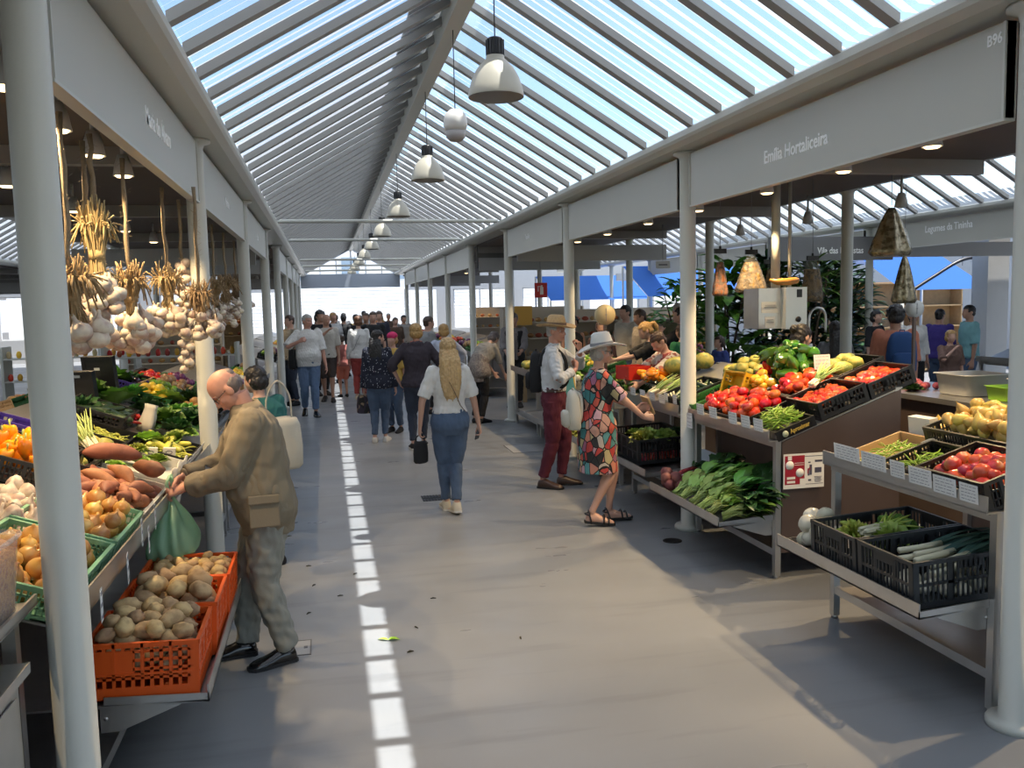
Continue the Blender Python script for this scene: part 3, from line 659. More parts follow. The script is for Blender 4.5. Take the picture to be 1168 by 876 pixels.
def lettuce_me(i, n=26, R_=.11, w=.06, m=leaf_l, ruf=.35, op=.9):
    rg = random.Random(i + 40); a = MB()
    for q in range(n):
        u = q/n; an = q*2.399; el = .15 + 1.25*(1 - u)**op if False else (1.45 - 1.25*u); d = Vector((math.cos(an)*math.cos(el), math.sin(an)*math.cos(el), math.sin(el))); leaf(a, Vector((0, 0, .0)) + d*.01, d, R_*(.75 + .5*u), w*(.55 + .6*u), curl=-.3 + .9*u, ruf=ruf, seed=q + i*31, n=7)
    return a.mesh('lettuce', m)
V['lettuce'] = [lettuce_me(i) for i in range(2)]; V['lettuce_dark'] = [lettuce_me(i + 5, 22, .13, .075, leaf_m, .15) for i in range(2)]; V['cabbage'] = [lettuce_me(i + 9, 26, .12, .085, leaf_l, .06) for i in range(1)]; V['frisee'] = [lettuce_me(i + 3, 40, .11, .03, leaf_y, .8) for i in range(1)]; V['darkgreens'] = [lettuce_me(i + 13, 30, .13, .045, leaf_d, .5) for i in range(2)]
def one(name, me, label, cat, loc, rz=0, tilt=0, roll=0, scale=1.0, group=None): return tag(put(name, me, None, loc, (roll, tilt, rz), scale), label, cat, group)
# ================================================================ goods on the near stands
def RP(px, py, xf=2.90, zf=.949, sl=.36, up=0.0):
    """point on the right display slope seen at a pixel"""
    d = ray(px, py); c = zf + up - EYE.z - sl*(xf + .05); t = c/(d.z - sl*d.x); return EYE + d*t
def LP(px, py, xf=-.88, zf=.894, sl=.36, up=0.0):
    d = ray(px, py); c = zf + up - EYE.z - sl*(-xf + .05); t = c/(d.z + sl*d.x); return EYE + d*t
def sR(x, xf=2.90, zf=.949, sl=.36): return zf + sl*(x - xf - .05)
def sL(x, xf=-.88, zf=.894, sl=.36): return zf + sl*(xf - x - .05)
def filled(clabel, ilabel, name, cat, loc, size, m, style, protos, n, r, group, rz=0, tilt=0, roll=0, seed=1, mound=.3, z0=.006, flat=True, sc=(.85, 1.15), spin=None, cgroup=None, low=0, squash=.8, inset=.02, raise_=0.0):
    c = crate(clabel, loc, size, m, style, rz, tilt, cgroup, roll=roll, low=low); M = MW(loc, rz, tilt, roll)
    return c, heap(name, ilabel, cat, group, protos, M, size[0] - inset, size[1] - inset, n, r, z0 + raise_, flat, sc, mound, seed, spin, squash, hcap=max(size[2] + r*1.1, z0 + raise_ + r*2.3))
# ---- three orange crates of potatoes on the lower left tray
TL = .385 + .03
filled('orange slatted crate nearest the camera, full of brown potatoes', 'brown potato in the nearest orange crate', 'potato', 'potato', (-.745, 3.59, TL), (.41, .385, .225), orange_m, 'grid', V['potato'], 74, .042, 'potatoes in the nearest orange crate', seed=3, tilt=.045, raise_=.075, mound=.1, squash=.85)
filled('middle orange slatted crate of larger brown potatoes', 'brown potato in the middle orange crate', 'potato', 'potato', (-.725, 3.985, TL), (.41, .385, .235), orange_m, 'grid', V['potato'], 66, .044, 'potatoes in the middle orange crate', seed=4, tilt=.045, raise_=.06, mound=.15, squash=.85, sc=(.95, 1.3))
filled('furthest orange slatted crate with small yellow potatoes, by the bald man', 'small yellow potato in the furthest orange crate', 'potato', 'potato', (-.715, 4.38, TL), (.41, .385, .235), orange_m, 'grid', V['small_potato'], 110, .028, 'small potatoes in the furthest orange crate', seed=5, tilt=.045, raise_=.135, mound=.0)
# ---- onions, sweet potatoes and the rest of the long left stand
ST = math.atan(.36)
filled('pale green slatted crate of yellow onions by the near left post', 'yellow onion in the nearer pale green crate', 'onion', 'onion', (-1.08, 3.28, sL(-1.08)), (.40, .62, .11), green_pl, 'fine', V['onion'], 46, .040, 'onions in the nearer green crate', tilt=ST, seed=7, mound=.1, raise_=.01)
filled('second pale green slatted crate of yellow onions, next to the sweet potatoes', 'yellow onion in the second pale green crate', 'onion', 'onion', (-1.08, 3.885, sL(-1.08)), (.40, .52, .11), green_pl, 'fine', V['onion'], 46, .040, 'onions in the second green crate', tilt=ST, seed=8, mound=.1, raise_=.01)
c_ = crate('white low tray heaped with sweet potatoes', (-1.09, 4.52, sL(-1.09)), (.42, .66, .085), white_pl, 'solid', 0, ST, name='tray', cat='tray')
heap('sweet_potato', 'sweet potato in the white tray heap beside the onions', 'sweet potato', 'sweet potatoes in the white tray', V['sweet_potato'], MW((-1.09, 4.52, sL(-1.09)), 0, ST), .44, .62, 40, .046, .02, True, (.7, 1.15), .35, 9, None, .62)
for i, (px, py, rz, s) in enumerate(((128, 519, .45, 1.45), (170, 533, -.45, 1.35))):
    p = LP(px, py, up=.19); one('sweet_potato', V['sweet_potato'][i], ('extra large sweet potato lying on top, pointing left', 'extra large sweet potato on top at the right')[i], 'sweet potato', p, rz, .2 - .3*i, 0, s)
filled('cream low tray of fennel and cauliflower at the bald man\'s hands', 'fennel bulb with green tops in the cream tray', 'fennel', 'fennel', (-1.075, 5.33, sL(-1.075)), (.42, .62, .07), white_pl, 'solid', V['cabbage'], 4, .06, 'fennel in the cream tray', tilt=ST, seed=11, sc=(.5, .62), mound=0)
for i, (px, py, k, s) in enumerate(((158, 515, 'frisee', .55), (170, 505, 'cabbage', .75), (185, 508, 'frisee', .65), (200, 503, 'cabbage', .7), (213, 497, 'lettuce', .62))):
    p = LP(px, py, up=.06); one('vegetable_head', V[k][0], ('pale fennel head at the near end of the cream tray', 'round pale cauliflower with leaves in the cream tray', 'yellow-green celery heart in the cream tray', 'larger cauliflower at the rear of the cream tray', 'green romanesco at the far end of the cream tray')[i], 'vegetable', p, i*1.3, .25, 0, s)
for i, (px, py) in enumerate(((172, 519), (193, 519))):
    p = LP(px, py, up=.05); t = thing('egg_box', 'small cream carton with a dark logo, %s one in the fennel tray' % ('left', 'right')[i], 'box', p, (0, ST*.3, .1)); m = MB(); m.box((0, 0, .02), (.075, .05, .055)); m.build('carton', white_pl, t); m = MB(); m.tube([(.018*math.cos(a), -.0262, .022 + .011*math.sin(a)) for a in [2*PI*q/14 for q in range(15)]], .003, 5); m.build('logo', print_m, t)
def scallions(label, loc, rz, tilt, n=14, L=.34, seed=0, wh=.35, sc=1.0, name='scallion_bunch', cat='scallions', lm=stalk_l):
    t = thing(name, label, cat, loc, (0, tilt, rz)); t.scale = (sc,)*3; rg = random.Random(seed); a, b = MB(), MB()
    for i in range(n):
        y = rg.uniform(-.03, .03); z = rg.uniform(0, .03); dy = rg.uniform(-.10, .10); Lr = L*rg.uniform(.8, 1.1); p0 = Vector((0, y*.8, z)); p1 = Vector((Lr*wh, y + dy*.2, z + .005)); p2 = Vector((Lr, y + dy, z + rg.uniform(-.01, .05)))
        b.tube([p0, p0.lerp(p1, .15), p1], [.004, .0085, .006], 7); a.tube([p1, p1.lerp(p2, .5) + Vector((0, 0, .008)), p2], [.006, .0052, .002], 6)
    b.build('white_shafts', stalk_w, t); a.build('green_tops', lm, t); return t
scallions('bundle of spring onions and asparagus leaning behind the sweet potatoes', (-1.26, 5.02, sL(-1.26) + .12), math.radians(118), -.35, 20, .46, 1, .3)
filled('black fine crate of striped squash behind the sweet potatoes', 'striped curved squash in the black crate', 'squash', 'squash', (-1.42, 4.86, sL(-1.42)), (.36, .42, .12), blackcr, 'fine', V['squash'], 12, .055, 'squash in the black crate', tilt=ST, seed=13, sc=(.6, .9), raise_=.03)

c_ = crate('black box of pale green beans behind the fennel tray', (-1.42, 5.86, sL(-1.42)), (.32, .46, .07), blackcr, 'solid', 0, ST)
heap('bean', 'pale green bean in the black box behind the fennel', 'bean', 'beans behind the fennel', V['yellow_bean'], MW((-1.42, 5.86, sL(-1.42)), 0, ST), .26, .36, 60, .03, .03, True, (.8, 1.0), .3, 15, None, .17)
c_ = crate('black box of yellow peppers and beans at the post', (-1.07, 6.00, sL(-1.07)), (.34, .60, .07), blackcr, 'solid', 0, ST)
heap('bean', 'yellow-green bean in the black box at the post', 'bean', 'beans at the post', V['yellow_bean'], MW((-1.07, 6.00, sL(-1.07)), 0, ST), .30, .42, 60, .03, .03, True, (.9, 1.2), .3, 16, None, .17)
heap('yellow_pepper', 'long pale yellow pepper on the beans by the post', 'pepper', 'long yellow peppers by the post', [courg(i, .15, .02, None).mesh('yellow_pepper', mat('pale_yellow_pepper', (.58, .55, .10), .25, val=.15)) for i in range(2)], MW((-1.07, 6.00, sL(-1.07) + .06), 0, ST), .30, .42, 12, .03, .0, True, (.8, 1.1), .2, 17, None, .4)

filled('black crate of dark courgettes at the centre of the left stand', 'dark green courgette in the black crate', 'courgette', 'courgette', LP(112, 478), (.42, .5, .10), blackcr, 'slot', V['courgette'], 30, .026, 'courgettes in the black crate', tilt=ST, seed=18, raise_=.03, spin=.5, sc=(1.0, 1.3))
for i, (px, py, k, s, rz, lab) in enumerate(((100, 452, 'lettuce_dark', 1.35, 0, 'big green cabbage leaf head against the near left post'), (125, 437, 'lettuce_dark', 1.4, 1, 'tall green leafy head at the rear of the left stand'), (133, 462, 'lettuce_dark', 1.2, 2, 'green leafy head just above the courgettes'), (150, 455, 'lettuce_dark', 1.05, 3, 'small green leafy head beside the aubergines'),
        (190, 462, 'cabbage', 1.25, 1, 'pale pointed cabbage lying between dark greens'), (168, 470, 'darkgreens', 1.1, 2, 'dark green bunch in front of the pale cabbage'), (215, 462, 'darkgreens', 1.3, 0, 'dark leafy bunch right beside the second left post'), (205, 478, 'darkgreens', 1.0, 4, 'dark leafy bunch behind the yellow beans'), (150, 438, 'darkgreens', 1.0, 4, 'dark kale bunch beneath the tomatoes'), (95, 470, 'darkgreens', 1.0, 4, 'dark bunch against the near post above the courgettes'))):
    p = LP(px, py, up=.03); one('leafy_head', V[k][i % len(V[k])], lab, 'leafy vegetable', p, rz, .35, 0, s)
filled('purple crate of dark aubergines below the tomatoes on the left stand', 'dark aubergine in the purple crate', 'aubergine', 'aubergine', LP(158, 448), (.40, .44, .10), purple_pl, 'slot', V['aubergine'], 14, .036, 'aubergines in the purple crate', tilt=ST, seed=19, raise_=.03)
filled('dark crate of round red tomatoes at the rear of the left stand', 'red tomato at the rear of the left stand', 'tomato', 'tomato', LP(180, 440), (.44, .56, .10), blackcr, 'slot', V['tomato'], 58, .036, 'tomatoes at the rear of the left stand', tilt=ST, seed=20, raise_=.05, sc=(.7, .9), mound=.2)
heap('radish', 'small red radish in the bunch by the white bag', 'radish', 'radishes on the left stand', fruit((.50, .02, .03), 'radish', .018), MW(LP(170, 483, up=.04), 0, ST), .34, .22, 40, .018, .0, True, (.8, 1.2), .4, 21)
for i, (px, py) in enumerate(((140, 479), (150, 481))): one('chilli', V['courgette'][i], ('long dark red chilli, left of the radishes', 'long dark red chilli touching the radishes')[i], 'chilli', LP(px, py, up=.07), .9, .3, 0, .8).data = courg(i, .2, .016, None).mesh('chilli', mat('chilli_skin', (.25, .02, .012), .2))
filled('black crate of mixed squash beside the scallions', 'pale green squash beside the scallions', 'squash', 'squash', (-1.42, 5.36, sL(-1.42)), (.36, .44, .10), blackcr, 'fine', V['squash'], 12, .05, 'squash beside the scallions', tilt=ST, seed=14, sc=(.6, .9), raise_=.02)
# white paper bag between the beans
m = MB(); rings = []
for z, k in ((0, 1), (.06, 1.02), (.12, .9), (.17, .75), (.20, .80)): rings.append([(math.cos(a)*.055*k*(1 + .12*math.sin(3*a + z*20)), math.sin(a)*.085*k*(1 + .1*math.sin(4*a)), z) for a in [2*PI*j/20 for j in range(20)]])
m.loft(rings); tag(m.build('paper_bag', mat('off_white_paper', (.62, .58, .50), .7), None, LP(165, 492, up=.0), (0, .3, .4)), 'crumpled white paper bag standing among the bean boxes', 'bag')
filled('black crate of orange peppers left of the near left post', 'orange bell pepper left of the near post', 'bell_pepper', 'pepper', LP(20, 536, up=.06), (.40, .56, .12), blackcr, 'fine', V['orange_pepper'], 22, .045, 'orange peppers left of the near post', tilt=ST, seed=22, raise_=.04, sc=(.9, 1.15))
heap('garlic_bulb', 'loose pale garlic bulb heaped behind the corn bins', 'garlic', 'loose garlic behind the corn bins', V['garlic'], MW(LP(28, 590, up=.04), 0, ST), .42, .70, 54, .031, .0, False, (.95, 1.4), .25, 23)
one('purple_tray', crate_mesh(.30, .24, .10, 'slot').mesh('purple_tray', purple_pl), 'purple slatted crate behind the orange peppers at the left edge', 'crate', LP(20, 500, up=.03), .1, ST)
one('net_sack', lump(5, (.20, .11, .075), .14).mesh('net_sack', mat('speckled_net', (.40, .38, .34), .8, col2=(.08, .08, .08), c2scale=60, bump=.5)), 'grey speckled sack lying behind the orange peppers', 'sack', LP(12, 513, up=.07), .8, .3)
# folded black crates standing at the back of the left stand, with small white tags
for i, (px, py, w, h) in enumerate(((115, 432, .24, .24), (92, 436, .20, .14))):
    p = LP(px, py, up=.12); p = LP(px, py, up=.16); t = thing('folded_crate', ('tall black folded crate standing at the back of the left stand', 'shorter black folded crate beside the taller one')[i], 'crate', p, (.15, 0, -.25)); cm = MB(); cm.b2((-w/2, -.02, -.16), (w/2, .02, h - .06)); cm.b2((-w/2 - .008, -.028, h - .08), (w/2 + .008, .028, h - .055)); cm.b2((-w/2 - .008, -.028, -.16), (-w/2 + .02, .028, h - .06)); cm.b2((w/2 - .02, -.028, -.16), (w/2 + .008, .028, h - .06)); cm.build('panel', blackcr, t); cm = MB(); cm.box((-.01, -.0215, h*.35), (.045, .002, .022)); cm.build('tag', card_m, t)
# price cards on the left
for i, (px, py, rz) in enumerate(((116, 690, -1.25), (146, 648, -1.2), (162, 607, -1.2), (177, 588, -1.25), (170, 615, -1.15))):
    p = atx(px, py, -.805 + .004*i); price_card(('white handwritten price card hanging over the nearest orange crate', 'white price card over the middle orange crate', 'white price card below the second onion crate', 'white price card under the sweet potatoes', 'lowest of the white cards under the sweet potatoes')[i], p, (0, .06*(-1)**i, PI/2 + .12), .055, .115, None, 3)
for i in range(5):
    price_card('white price card in the row along the cream tray edge', (-.825, 5.0 + .2*i, 1.0), (.5, 0, PI/2), .13, .09, 'cards along the cream tray edge', 4)
# ---- clear bins of corn at the lower left edge
corn = mat('maize_kernels', (.58, .28, .05), .5, col2=(.38, .14, .03), c2scale=70, bump=.8, bscale=120); corn2 = mat('pale_grain', (.52, .42, .27), .6, col2=(.36, .25, .14), c2scale=80, bump=.8, bscale=140)
def bin_(label, y, m, lab2, cx=-1.105):
    z = 1.012; t = thing('plastic_bin', label, 'bin', (cx, y, z)); w, d, h = .36, .25, .235; b = MB()
    def rr(k, zz): return [(math.copysign(abs(math.cos(a))**.35, math.cos(a))*w/2*k, math.copysign(abs(math.sin(a))**.35, math.sin(a))*d/2*k, zz) for a in [2*PI*(j + .5)/32 for j in range(32)]]
    b.loft([rr(.90, .0), rr(1.0, h)], cap=False); b.add(rr(.90, .001), [tuple(range(32))]); b.build('tub', clear_m, t)
    e = MB(); e.loft([rr(1.0, h - .012), rr(1.06, h - .008), rr(1.06, h + .002), rr(1.0, h + .002)], cap=False); e.build('rim', clear_m, t)
    g = MB(); rg = random.Random(int(y*100)); g.loft([rr(.885, .004), rr(.96, h*.80), rr(.7, h*.86), rr(.3, h*.90)]); o = g.build('filling', m, t)
    s = MB(); Ks = []
    for i in range(700):
        a = rg.uniform(0, 6.28); r_ = math.sqrt(rg.random())*.93; x = math.copysign(abs(math.cos(a))**.5, math.cos(a))*w/2*r_*.95; yy = math.copysign(abs(math.sin(a))**.5, math.sin(a))*d/2*r_*.95; zz = h*(.80 + .10*(1 - r_)); s.ell((x, yy, zz), (.006, .005, .004), Euler((rg.uniform(0, 3), rg.uniform(0, 3), 0)).to_matrix(), 6, 4)
    o2 = tag(s.build('kernels', m, t), kind='stuff')
    return t
bin_('clear plastic bin full of orange maize kernels at the left edge', 2.695, corn, ''); bin_('clear plastic bin of pale grain in front of the maize bin', 2.42, corn2, '')
# ---- right: lower crates on stand A
TA = -.05; zA = .487
cA = crate('anthracite slatted crate of leeks on the lower right tray', (2.83, 3.465, zA + .005), (.60, .405, .225), greycr, 'slot', 0, TA); crate('anthracite slatted crate of savoy cabbage and celery, beside the leeks', (2.83, 3.885, zA + .005), (.60, .40, .225), greycr, 'slot', 0, TA)
def leek(i, loc, rz, tilt, label, group=None):
    t = thing('leek', label, 'leek', loc, (0, tilt, rz), group); a, b = MB(), MB(); b.tube([(-.16, 0, 0), (-.155, 0, 0), (-.05, 0, 0), (.06, 0, .002)], [.010, .016, .0145, .017], 12); b.build('white_shaft', stalk_w, t); rg = random.Random(i)
    for q in range(7):
        g = []; yo = (q - 3)*.010; p = Vector((.02, yo*.3, .004*(q % 3))); dd = Vector((1, (q - 3)*.09, .10 + .06*(q % 3))).normalized()
        for s_ in range(7):
            wv = .016*(1 - s_/7)**.5 + .002; g.append([p + Vector((0, -wv, .004)), p + Vector((0, 0, -.002)), p + Vector((0, wv, .004))]); p = p + dd*.055; dd = (dd + Vector((0, 0, -.075))).normalized()
        a.sheet(g)
    a.build('green_leaves', leaf_b, t)
for i in range(8): leek(i, (2.82 + .03*(i % 3), 3.34 + .033*i, zA + .155 + .028*(i % 2)), .18 - .05*i, -.12, 'leek with white shaft and blue-green leaves in the lower right crate', 'leeks in the anthracite crate')
for i, (x, y, k, s) in enumerate(((2.78, 3.80, 'cabbage', 1.0), (2.92, 3.92, 'lettuce_dark', .9), (2.70, 3.95, 'frisee', .9))): one('leafy_head', V[k][0], ('savoy cabbage in the anthracite crate, nearest the leeks', 'dark green cabbage at the back of the anthracite crate', 'yellow-green celery in the anthracite crate')[i], 'leafy vegetable', (x, y, zA + .13), i, -.4, 0, s)
scallions('pale yellow celery stalks laid in the cabbage crate', (2.66, 3.84, zA + .18), .1, -.05, 16, .25, 3, .6, 1.1, 'celery', 'celery', leaf_y)
heap('garlic_bulb', 'pale yellow bulb seen through the slats of the leek crate', 'bulb', 'bulbs in the leek crate', V['white_onion'], MW((2.83, 3.465, zA), 0, TA), .55, .36, 22, .038, .01, True, (.8, 1), 0, 25)
heap('white_onion', 'large white onion at the far end of the lower right tray', 'onion', 'white onions on the lower right tray', V['round_onion'], MW((2.67, 4.25, zA), 0, TA), .28, .32, 16, .047, .0, False, (1.0, 1.25), .5, 27, hcap=.20)
# stand A top
sA = lambda x: sR(x, 2.86, .934, .30); TAt = -math.atan(.30)
filled('black crate of red apples at the near right post', 'red apple in the black crate by the post', 'red_apple', 'apple', (3.02, 3.41, sA(3.02)), (.36, .44, .15), blackcr, 'fine', V['apple'], 44, .036, 'apples by the right post', tilt=TAt, seed=30, raise_=.06, sc=(.75, 1.0), mound=.25)
filled('black crate of yellow pears behind the red apples', 'yellow pear in the crate behind the apples', 'pear', 'pear', (3.40, 3.76, sA(3.40)), (.36, .62, .15), blackcr, 'fine', V['pear'], 64, .038, 'pears behind the apples', tilt=TAt, seed=31, raise_=.11, flat=False, mound=.3)
m = MB(); m.tube([(-.24, 0, 0), (-.20, 0, 0), (0, 0, .002), (.17, 0, 0), (.20, 0, 0), (.215, 0, 0)], [.004, .016, .028, .037, .036, .02], 14); w_ = thing('daikon', 'long white radish lying across the top of the pears', 'radish', atx(1105, 498, 3.36), (0, -.16, -.45)); m.build('root', card_p, w_); m = MB(); m.tube([(.21, 0, 0), (.235, 0, .005)], [.02, .012], 10); m.build('cut_top', stalk_l, w_)
crate('black low crate of green chillies left of the apples', (3.02, 3.80, sA(3.02)), (.34, .30, .11), blackcr, 'fine', 0, TAt); heap('bean', 'green chilli pod in the low crate beside the apples', 'chilli', 'chillies beside the apples', V['bean'], MW((3.02, 3.80, sA(3.02)), 0, TAt), .28, .26, 40, .03, .07, True, (.7, .9), .3, 32, None, .15)
crate('pale wooden tray of green beans at the far end of the right stand', (3.08, 4.18, sA(3.08)), (.42, .36, .06), wood_m, 'solid', 0, TAt, name='tray', cat='tray'); heap('bean', 'green bean in the pale wooden tray', 'bean', 'beans in the wooden tray', V['bean'], MW((3.08, 4.18, sA(3.08)), 0, TAt), .36, .30, 50, .03, .03, True, (.7, .9), .3, 33, None, .15)
heap('pear', 'small yellow pear behind the wooden tray', 'pear', 'pears behind the wooden tray', V['pear'], MW((3.42, 4.22, sA(3.42) + .03), 0, TAt), .24, .30, 14, .035, .0, False, (.7, .9), .3, 34)
t = thing('box', 'small white carton standing behind the bean tray', 'box', (3.33, 4.24, sA(3.33) + .0), (0, -.1, .1)); m = MB(); m.box((0, 0, .07), (.06, .16, .14)); m.build('carton', white_pl, t)
for i, (xa, ya, xb, yb_) in enumerate(((951, 514, 981, 524), (982, 523, 1011, 534), (1015, 534, 1032, 541), (1036, 540, 1063, 552), (1064, 550, 1091, 563), (1094, 560, 1116, 570))):
    a, b = atx(xa, ya, 2.80), atx(xb, yb_, 2.80); price_card('white printed price card %s on the right stand lip' % ('furthest', 'second from the far end', 'third from the far end', 'fourth from the far end', 'fifth from the far end', 'nearest the post')[i], (2.80, (a.y + b.y)/2, (a.z + b.z)/2 + .01), (.10, 0, -PI/2), abs(a.y - b.y)*.96, .085, None, 5)
# ---- right stand B: greens below
zB = .40; kinds = ['turnip', 'spinach', 'cress', 'chard', 'spinach', 'cress', 'turnip', 'spinach']
labs = ['leafy green bunch hanging over the near end of the greens tray', 'green bunch with long pale stalks, second from the near end', 'pale cress bunch in the middle of the greens tray', 'broad-leaved green bunch behind the cress', 'fresh green bunch beside the beetroot', 'pale green bunch touching the beetroot', 'dark leafy bunch at the back of the greens tray', 'green bunch at the rear near the stand end']
for i, (y, x, k, rz) in enumerate(((5.22, 2.60, 'spinach', -.35), (5.36, 2.56, 'parsley', -.1), (5.50, 2.55, 'cress', .0), (5.66, 2.56, 'cress', .1), (5.84, 2.56, 'cress', .05), (6.00, 2.58, 'cress', .15), (5.35, 2.85, 'turnip', -.1), (5.65, 2.86, 'spinach', .2))): bunch(k, 'greens_bunch', labs[i], 'greens', (x, y, zB + .02 + (.05 if x > 2.8 else 0)), rz, None, i % 4, 1.22, -.12)
for i, (y, x, rz) in enumerate(((5.95, 2.88, .1), (6.15, 2.85, 0), (5.28, 2.72, -1.3), (5.50, 2.92, .3), (5.45, 2.70, .05), (5.76, 2.70, -.05), (5.92, 2.68, .1))): bunch(('spinach', 'chard', 'turnip', 'chard', 'spinach', 'cress', 'spinach')[i], 'greens_bunch', ('green bunch behind the pale bunches, by the back panel', 'dark red-stalked bunch behind the beetroot', 'green bunch drooping past the tray corner', 'dark chard at the rear centre', 'top green bunch near the tray front', 'upper cress bunch in the tray centre', 'upper green bunch near the beetroot')[i], 'greens', (x, y, zB + .09), rz, None, (i + 1) % 4, 1.15, -.1)
heap('beetroot', 'round dusty beetroot at the far end of the greens tray', 'beetroot', 'beetroots on the greens tray', V['beet'], MW((2.62, 6.22, zB + .02), 0, -.05), .20, .28, 11, .044, 0, False, (.95, 1.3), .3, 40)
for i in range(3):
    t = thing('beet_tops', ('red beet stalks with dark leaves, nearest the post', 'red beet stalks in the middle behind the beetroots', 'red beet stalks closest to the pale greens')[i], 'beet tops', (2.68, 6.10 + .1*i, zB + .07), (0, -.12, .1*i - .1)); rg = random.Random(i); a, b = MB(), MB()
    for q in range(12):
        p0 = Vector((0, rg.uniform(-.04, .04), rg.uniform(0, .03))); p1 = p0 + Vector((.2, rg.uniform(-.06, .06), .03)); a.tube([p0, p0.lerp(p1, .5) + Vector((0, 0, .01)), p1], [.005, .0045, .003], 6); leaf(b, p1, (1, rg.uniform(-.4, .4), .2), .17, .04, curl=.8, ruf=.3, seed=q)
    a.build('stalks', stalk_r, t); b.build('leaves', leaf_d, t)
# lettuce crate on B2
crate('black crate with lettuce on top, under the stand by the leaf-print dress', (2.90, 7.17, .475), (.56, .42, .22), blackcr, 'slot', 0, -.04); crate('black crate behind the lettuce crate, lower shelf', (2.92, 7.62, .475), (.56, .40, .22), blackcr, 'slot', 0, -.04)
heap('radish', 'red radish seen through the slats under the lettuce', 'radish', 'radishes under the lettuce', fruit((.42, .03, .03), 'radish', .03), MW((2.90, 7.17, .475)), .50, .38, 26, .03, .006, True, (.8, 1.1), 0, 41)
for i, (x, y, k, s) in enumerate(((2.72, 7.10, 'frisee', 1.0), (2.80, 7.22, 'lettuce', .95), (2.92, 7.08, 'lettuce', 1.0), (3.05, 7.15, 'darkgreens', .9), (2.74, 7.33, 'lettuce', .8))): one('lettuce', V[k][i % len(V[k])], ('curly yellow-green lettuce at the front of the black crate', 'pale lettuce in the middle of the black crate', 'pale lettuce at the near side of the black crate', 'dark lettuce at the back of the black crate', 'pale lettuce at the far front of the black crate')[i], 'lettuce', (x, y, .66), i, -.2, 0, s)
# ---- right stand B: top
TB = -math.atan(.36)
def onB(name, label, cat, group, protos, px, py, sx, sy, n, r, up=.02, **k): return heap(name, label, cat, group, protos, MW(RP(px, py, up=up), 0, TB), sx, sy, n, r, 0.0, **k)
bx = (3.06, 5.33, sR(3.06))
t = thing('bean_box', 'black carton of green beans at the corner of the tomato stand', 'box', bx, (0, TB, 0)); b = crate_mesh(.30, .40, .07, 'solid'); put('carton', b.mesh('carton', black_m), t); m = MB(); m.lathe([(0, 0), (.022, 0), (.022, .002), (0, .002)], 20, M=Matrix.Translation((-.09, -.212, .036)) @ Matrix.Rotation(PI/2, 4, 'X')); m.build('emblem', mat('pale_green_print', (.45, .50, .35), .6), t)
me = text_mesh('Aproximar', .042, .8); me.materials.append(mat('gold_print', (.60, .42, .08), .5)); put('lettering', me, t, (-.05, -.2085, .022), (PI/2, 0, 0))
heap('bean', 'green bean heaped in the black corner carton', 'bean', 'beans in the corner carton', V['bean'], MW(bx, 0, TB), .24, .36, 130, .03, .06, True, (.85, 1.1), .55, 43, None, .15)
filled('black crate of small tomatoes behind the green beans', 'small red tomato in the crate behind the beans', 'small_tomato', 'tomato', (3.43, 5.34, sR(3.43)), (.38, .40, .13), blackcr, 'slot', V['tomato'], 60, .026, 'small tomatoes behind the beans', tilt=TB, seed=44, sc=(.55, .75), raise_=.075)
scallions('bundle of green asparagus lying on the small tomatoes', (3.34, 5.42, sR(3.34) + .17), .35, -.42, 20, .28, 5, .25, 1.0, 'asparagus_bunch', 'asparagus', stalk_l)
filled('black crate of dark red tomatoes at the rear end of the stand', 'dark red tomato in the rear black crate', 'small_tomato', 'tomato', (3.80, 5.34, sR(3.80) - .02), (.36, .40, .13), blackcr, 'slot', V['tomato'], 40, .028, 'dark tomatoes in the rear crate', tilt=TB, seed=45, sc=(.6, .8), raise_=.075)
filled('black crate of striped gourds at the upper end of the tomato stand', 'yellow striped gourd in the upper black crate', 'gourd', 'gourd', (3.86, 5.80, sR(3.86) - .02), (.42, .46, .13), blackcr, 'slot', V['squash'], 7, .06, 'gourds in the upper crate', tilt=TB, seed=46, sc=(.8, 1.0), raise_=.075)
filled('wide black crate heaped with ripe tomatoes, front row', 'ripe red tomato in the front tomato crate', 'tomato', 'tomato', (3.12, 5.80, sR(3.12)), (.42, .48, .10), blackcr, 'slot', V['tomato'], 60, .042, 'tomatoes in the front crate', tilt=TB, seed=47, raise_=.05, sc=(.9, 1.2), mound=.3)
filled('black crate of ripe tomatoes, second row on the stand', 'ripe red tomato in the second-row crate', 'tomato', 'tomato', (3.52, 5.78, sR(3.52)), (.40, .48, .10), blackcr, 'slot', V['tomato'], 54, .042, 'tomatoes in the second-row crate', tilt=TB, seed=48, raise_=.05, sc=(.85, 1.2), mound=.3)
filled('black crate of paler tomatoes beside the green crate', 'pale red tomato beside the green crate', 'tomato', 'tomato', (3.10, 6.20, sR(3.10)), (.40, .32, .09), blackcr, 'slot', V['tomato'], 34, .04, 'tomatoes beside the green crate', tilt=TB, seed=49, raise_=.05, mound=.2)
heap('yellow_tomato', 'yellow tomato in the group behind the red ones', 'tomato', 'yellow tomatoes', V['yellow_tomato'], MW((3.38, 6.18, sR(3.38) + .08), 0, TB), .20, .30, 12, .042, 0, mound=.4, seed=50)
heap('green_pepper', 'glossy green pepper heaped at the back of the tomato stand', 'pepper', 'green peppers at the back', V['green_pepper'], MW((3.66, 6.16, sR(3.66) + .05), 0, TB), .46, .56, 46, .05, 0, flat=False, mound=.45, seed=51, sc=(1.0, 1.4), hcap=.24)
heap('red_pepper', 'glossy red pepper beside the green peppers', 'pepper', 'red peppers beside the green', V['red_pepper'], MW((3.52, 6.34, sR(3.52) + .06), 0, TB), .18, .16, 5, .05, 0, flat=False, mound=.3, seed=52, sc=(1.0, 1.3))
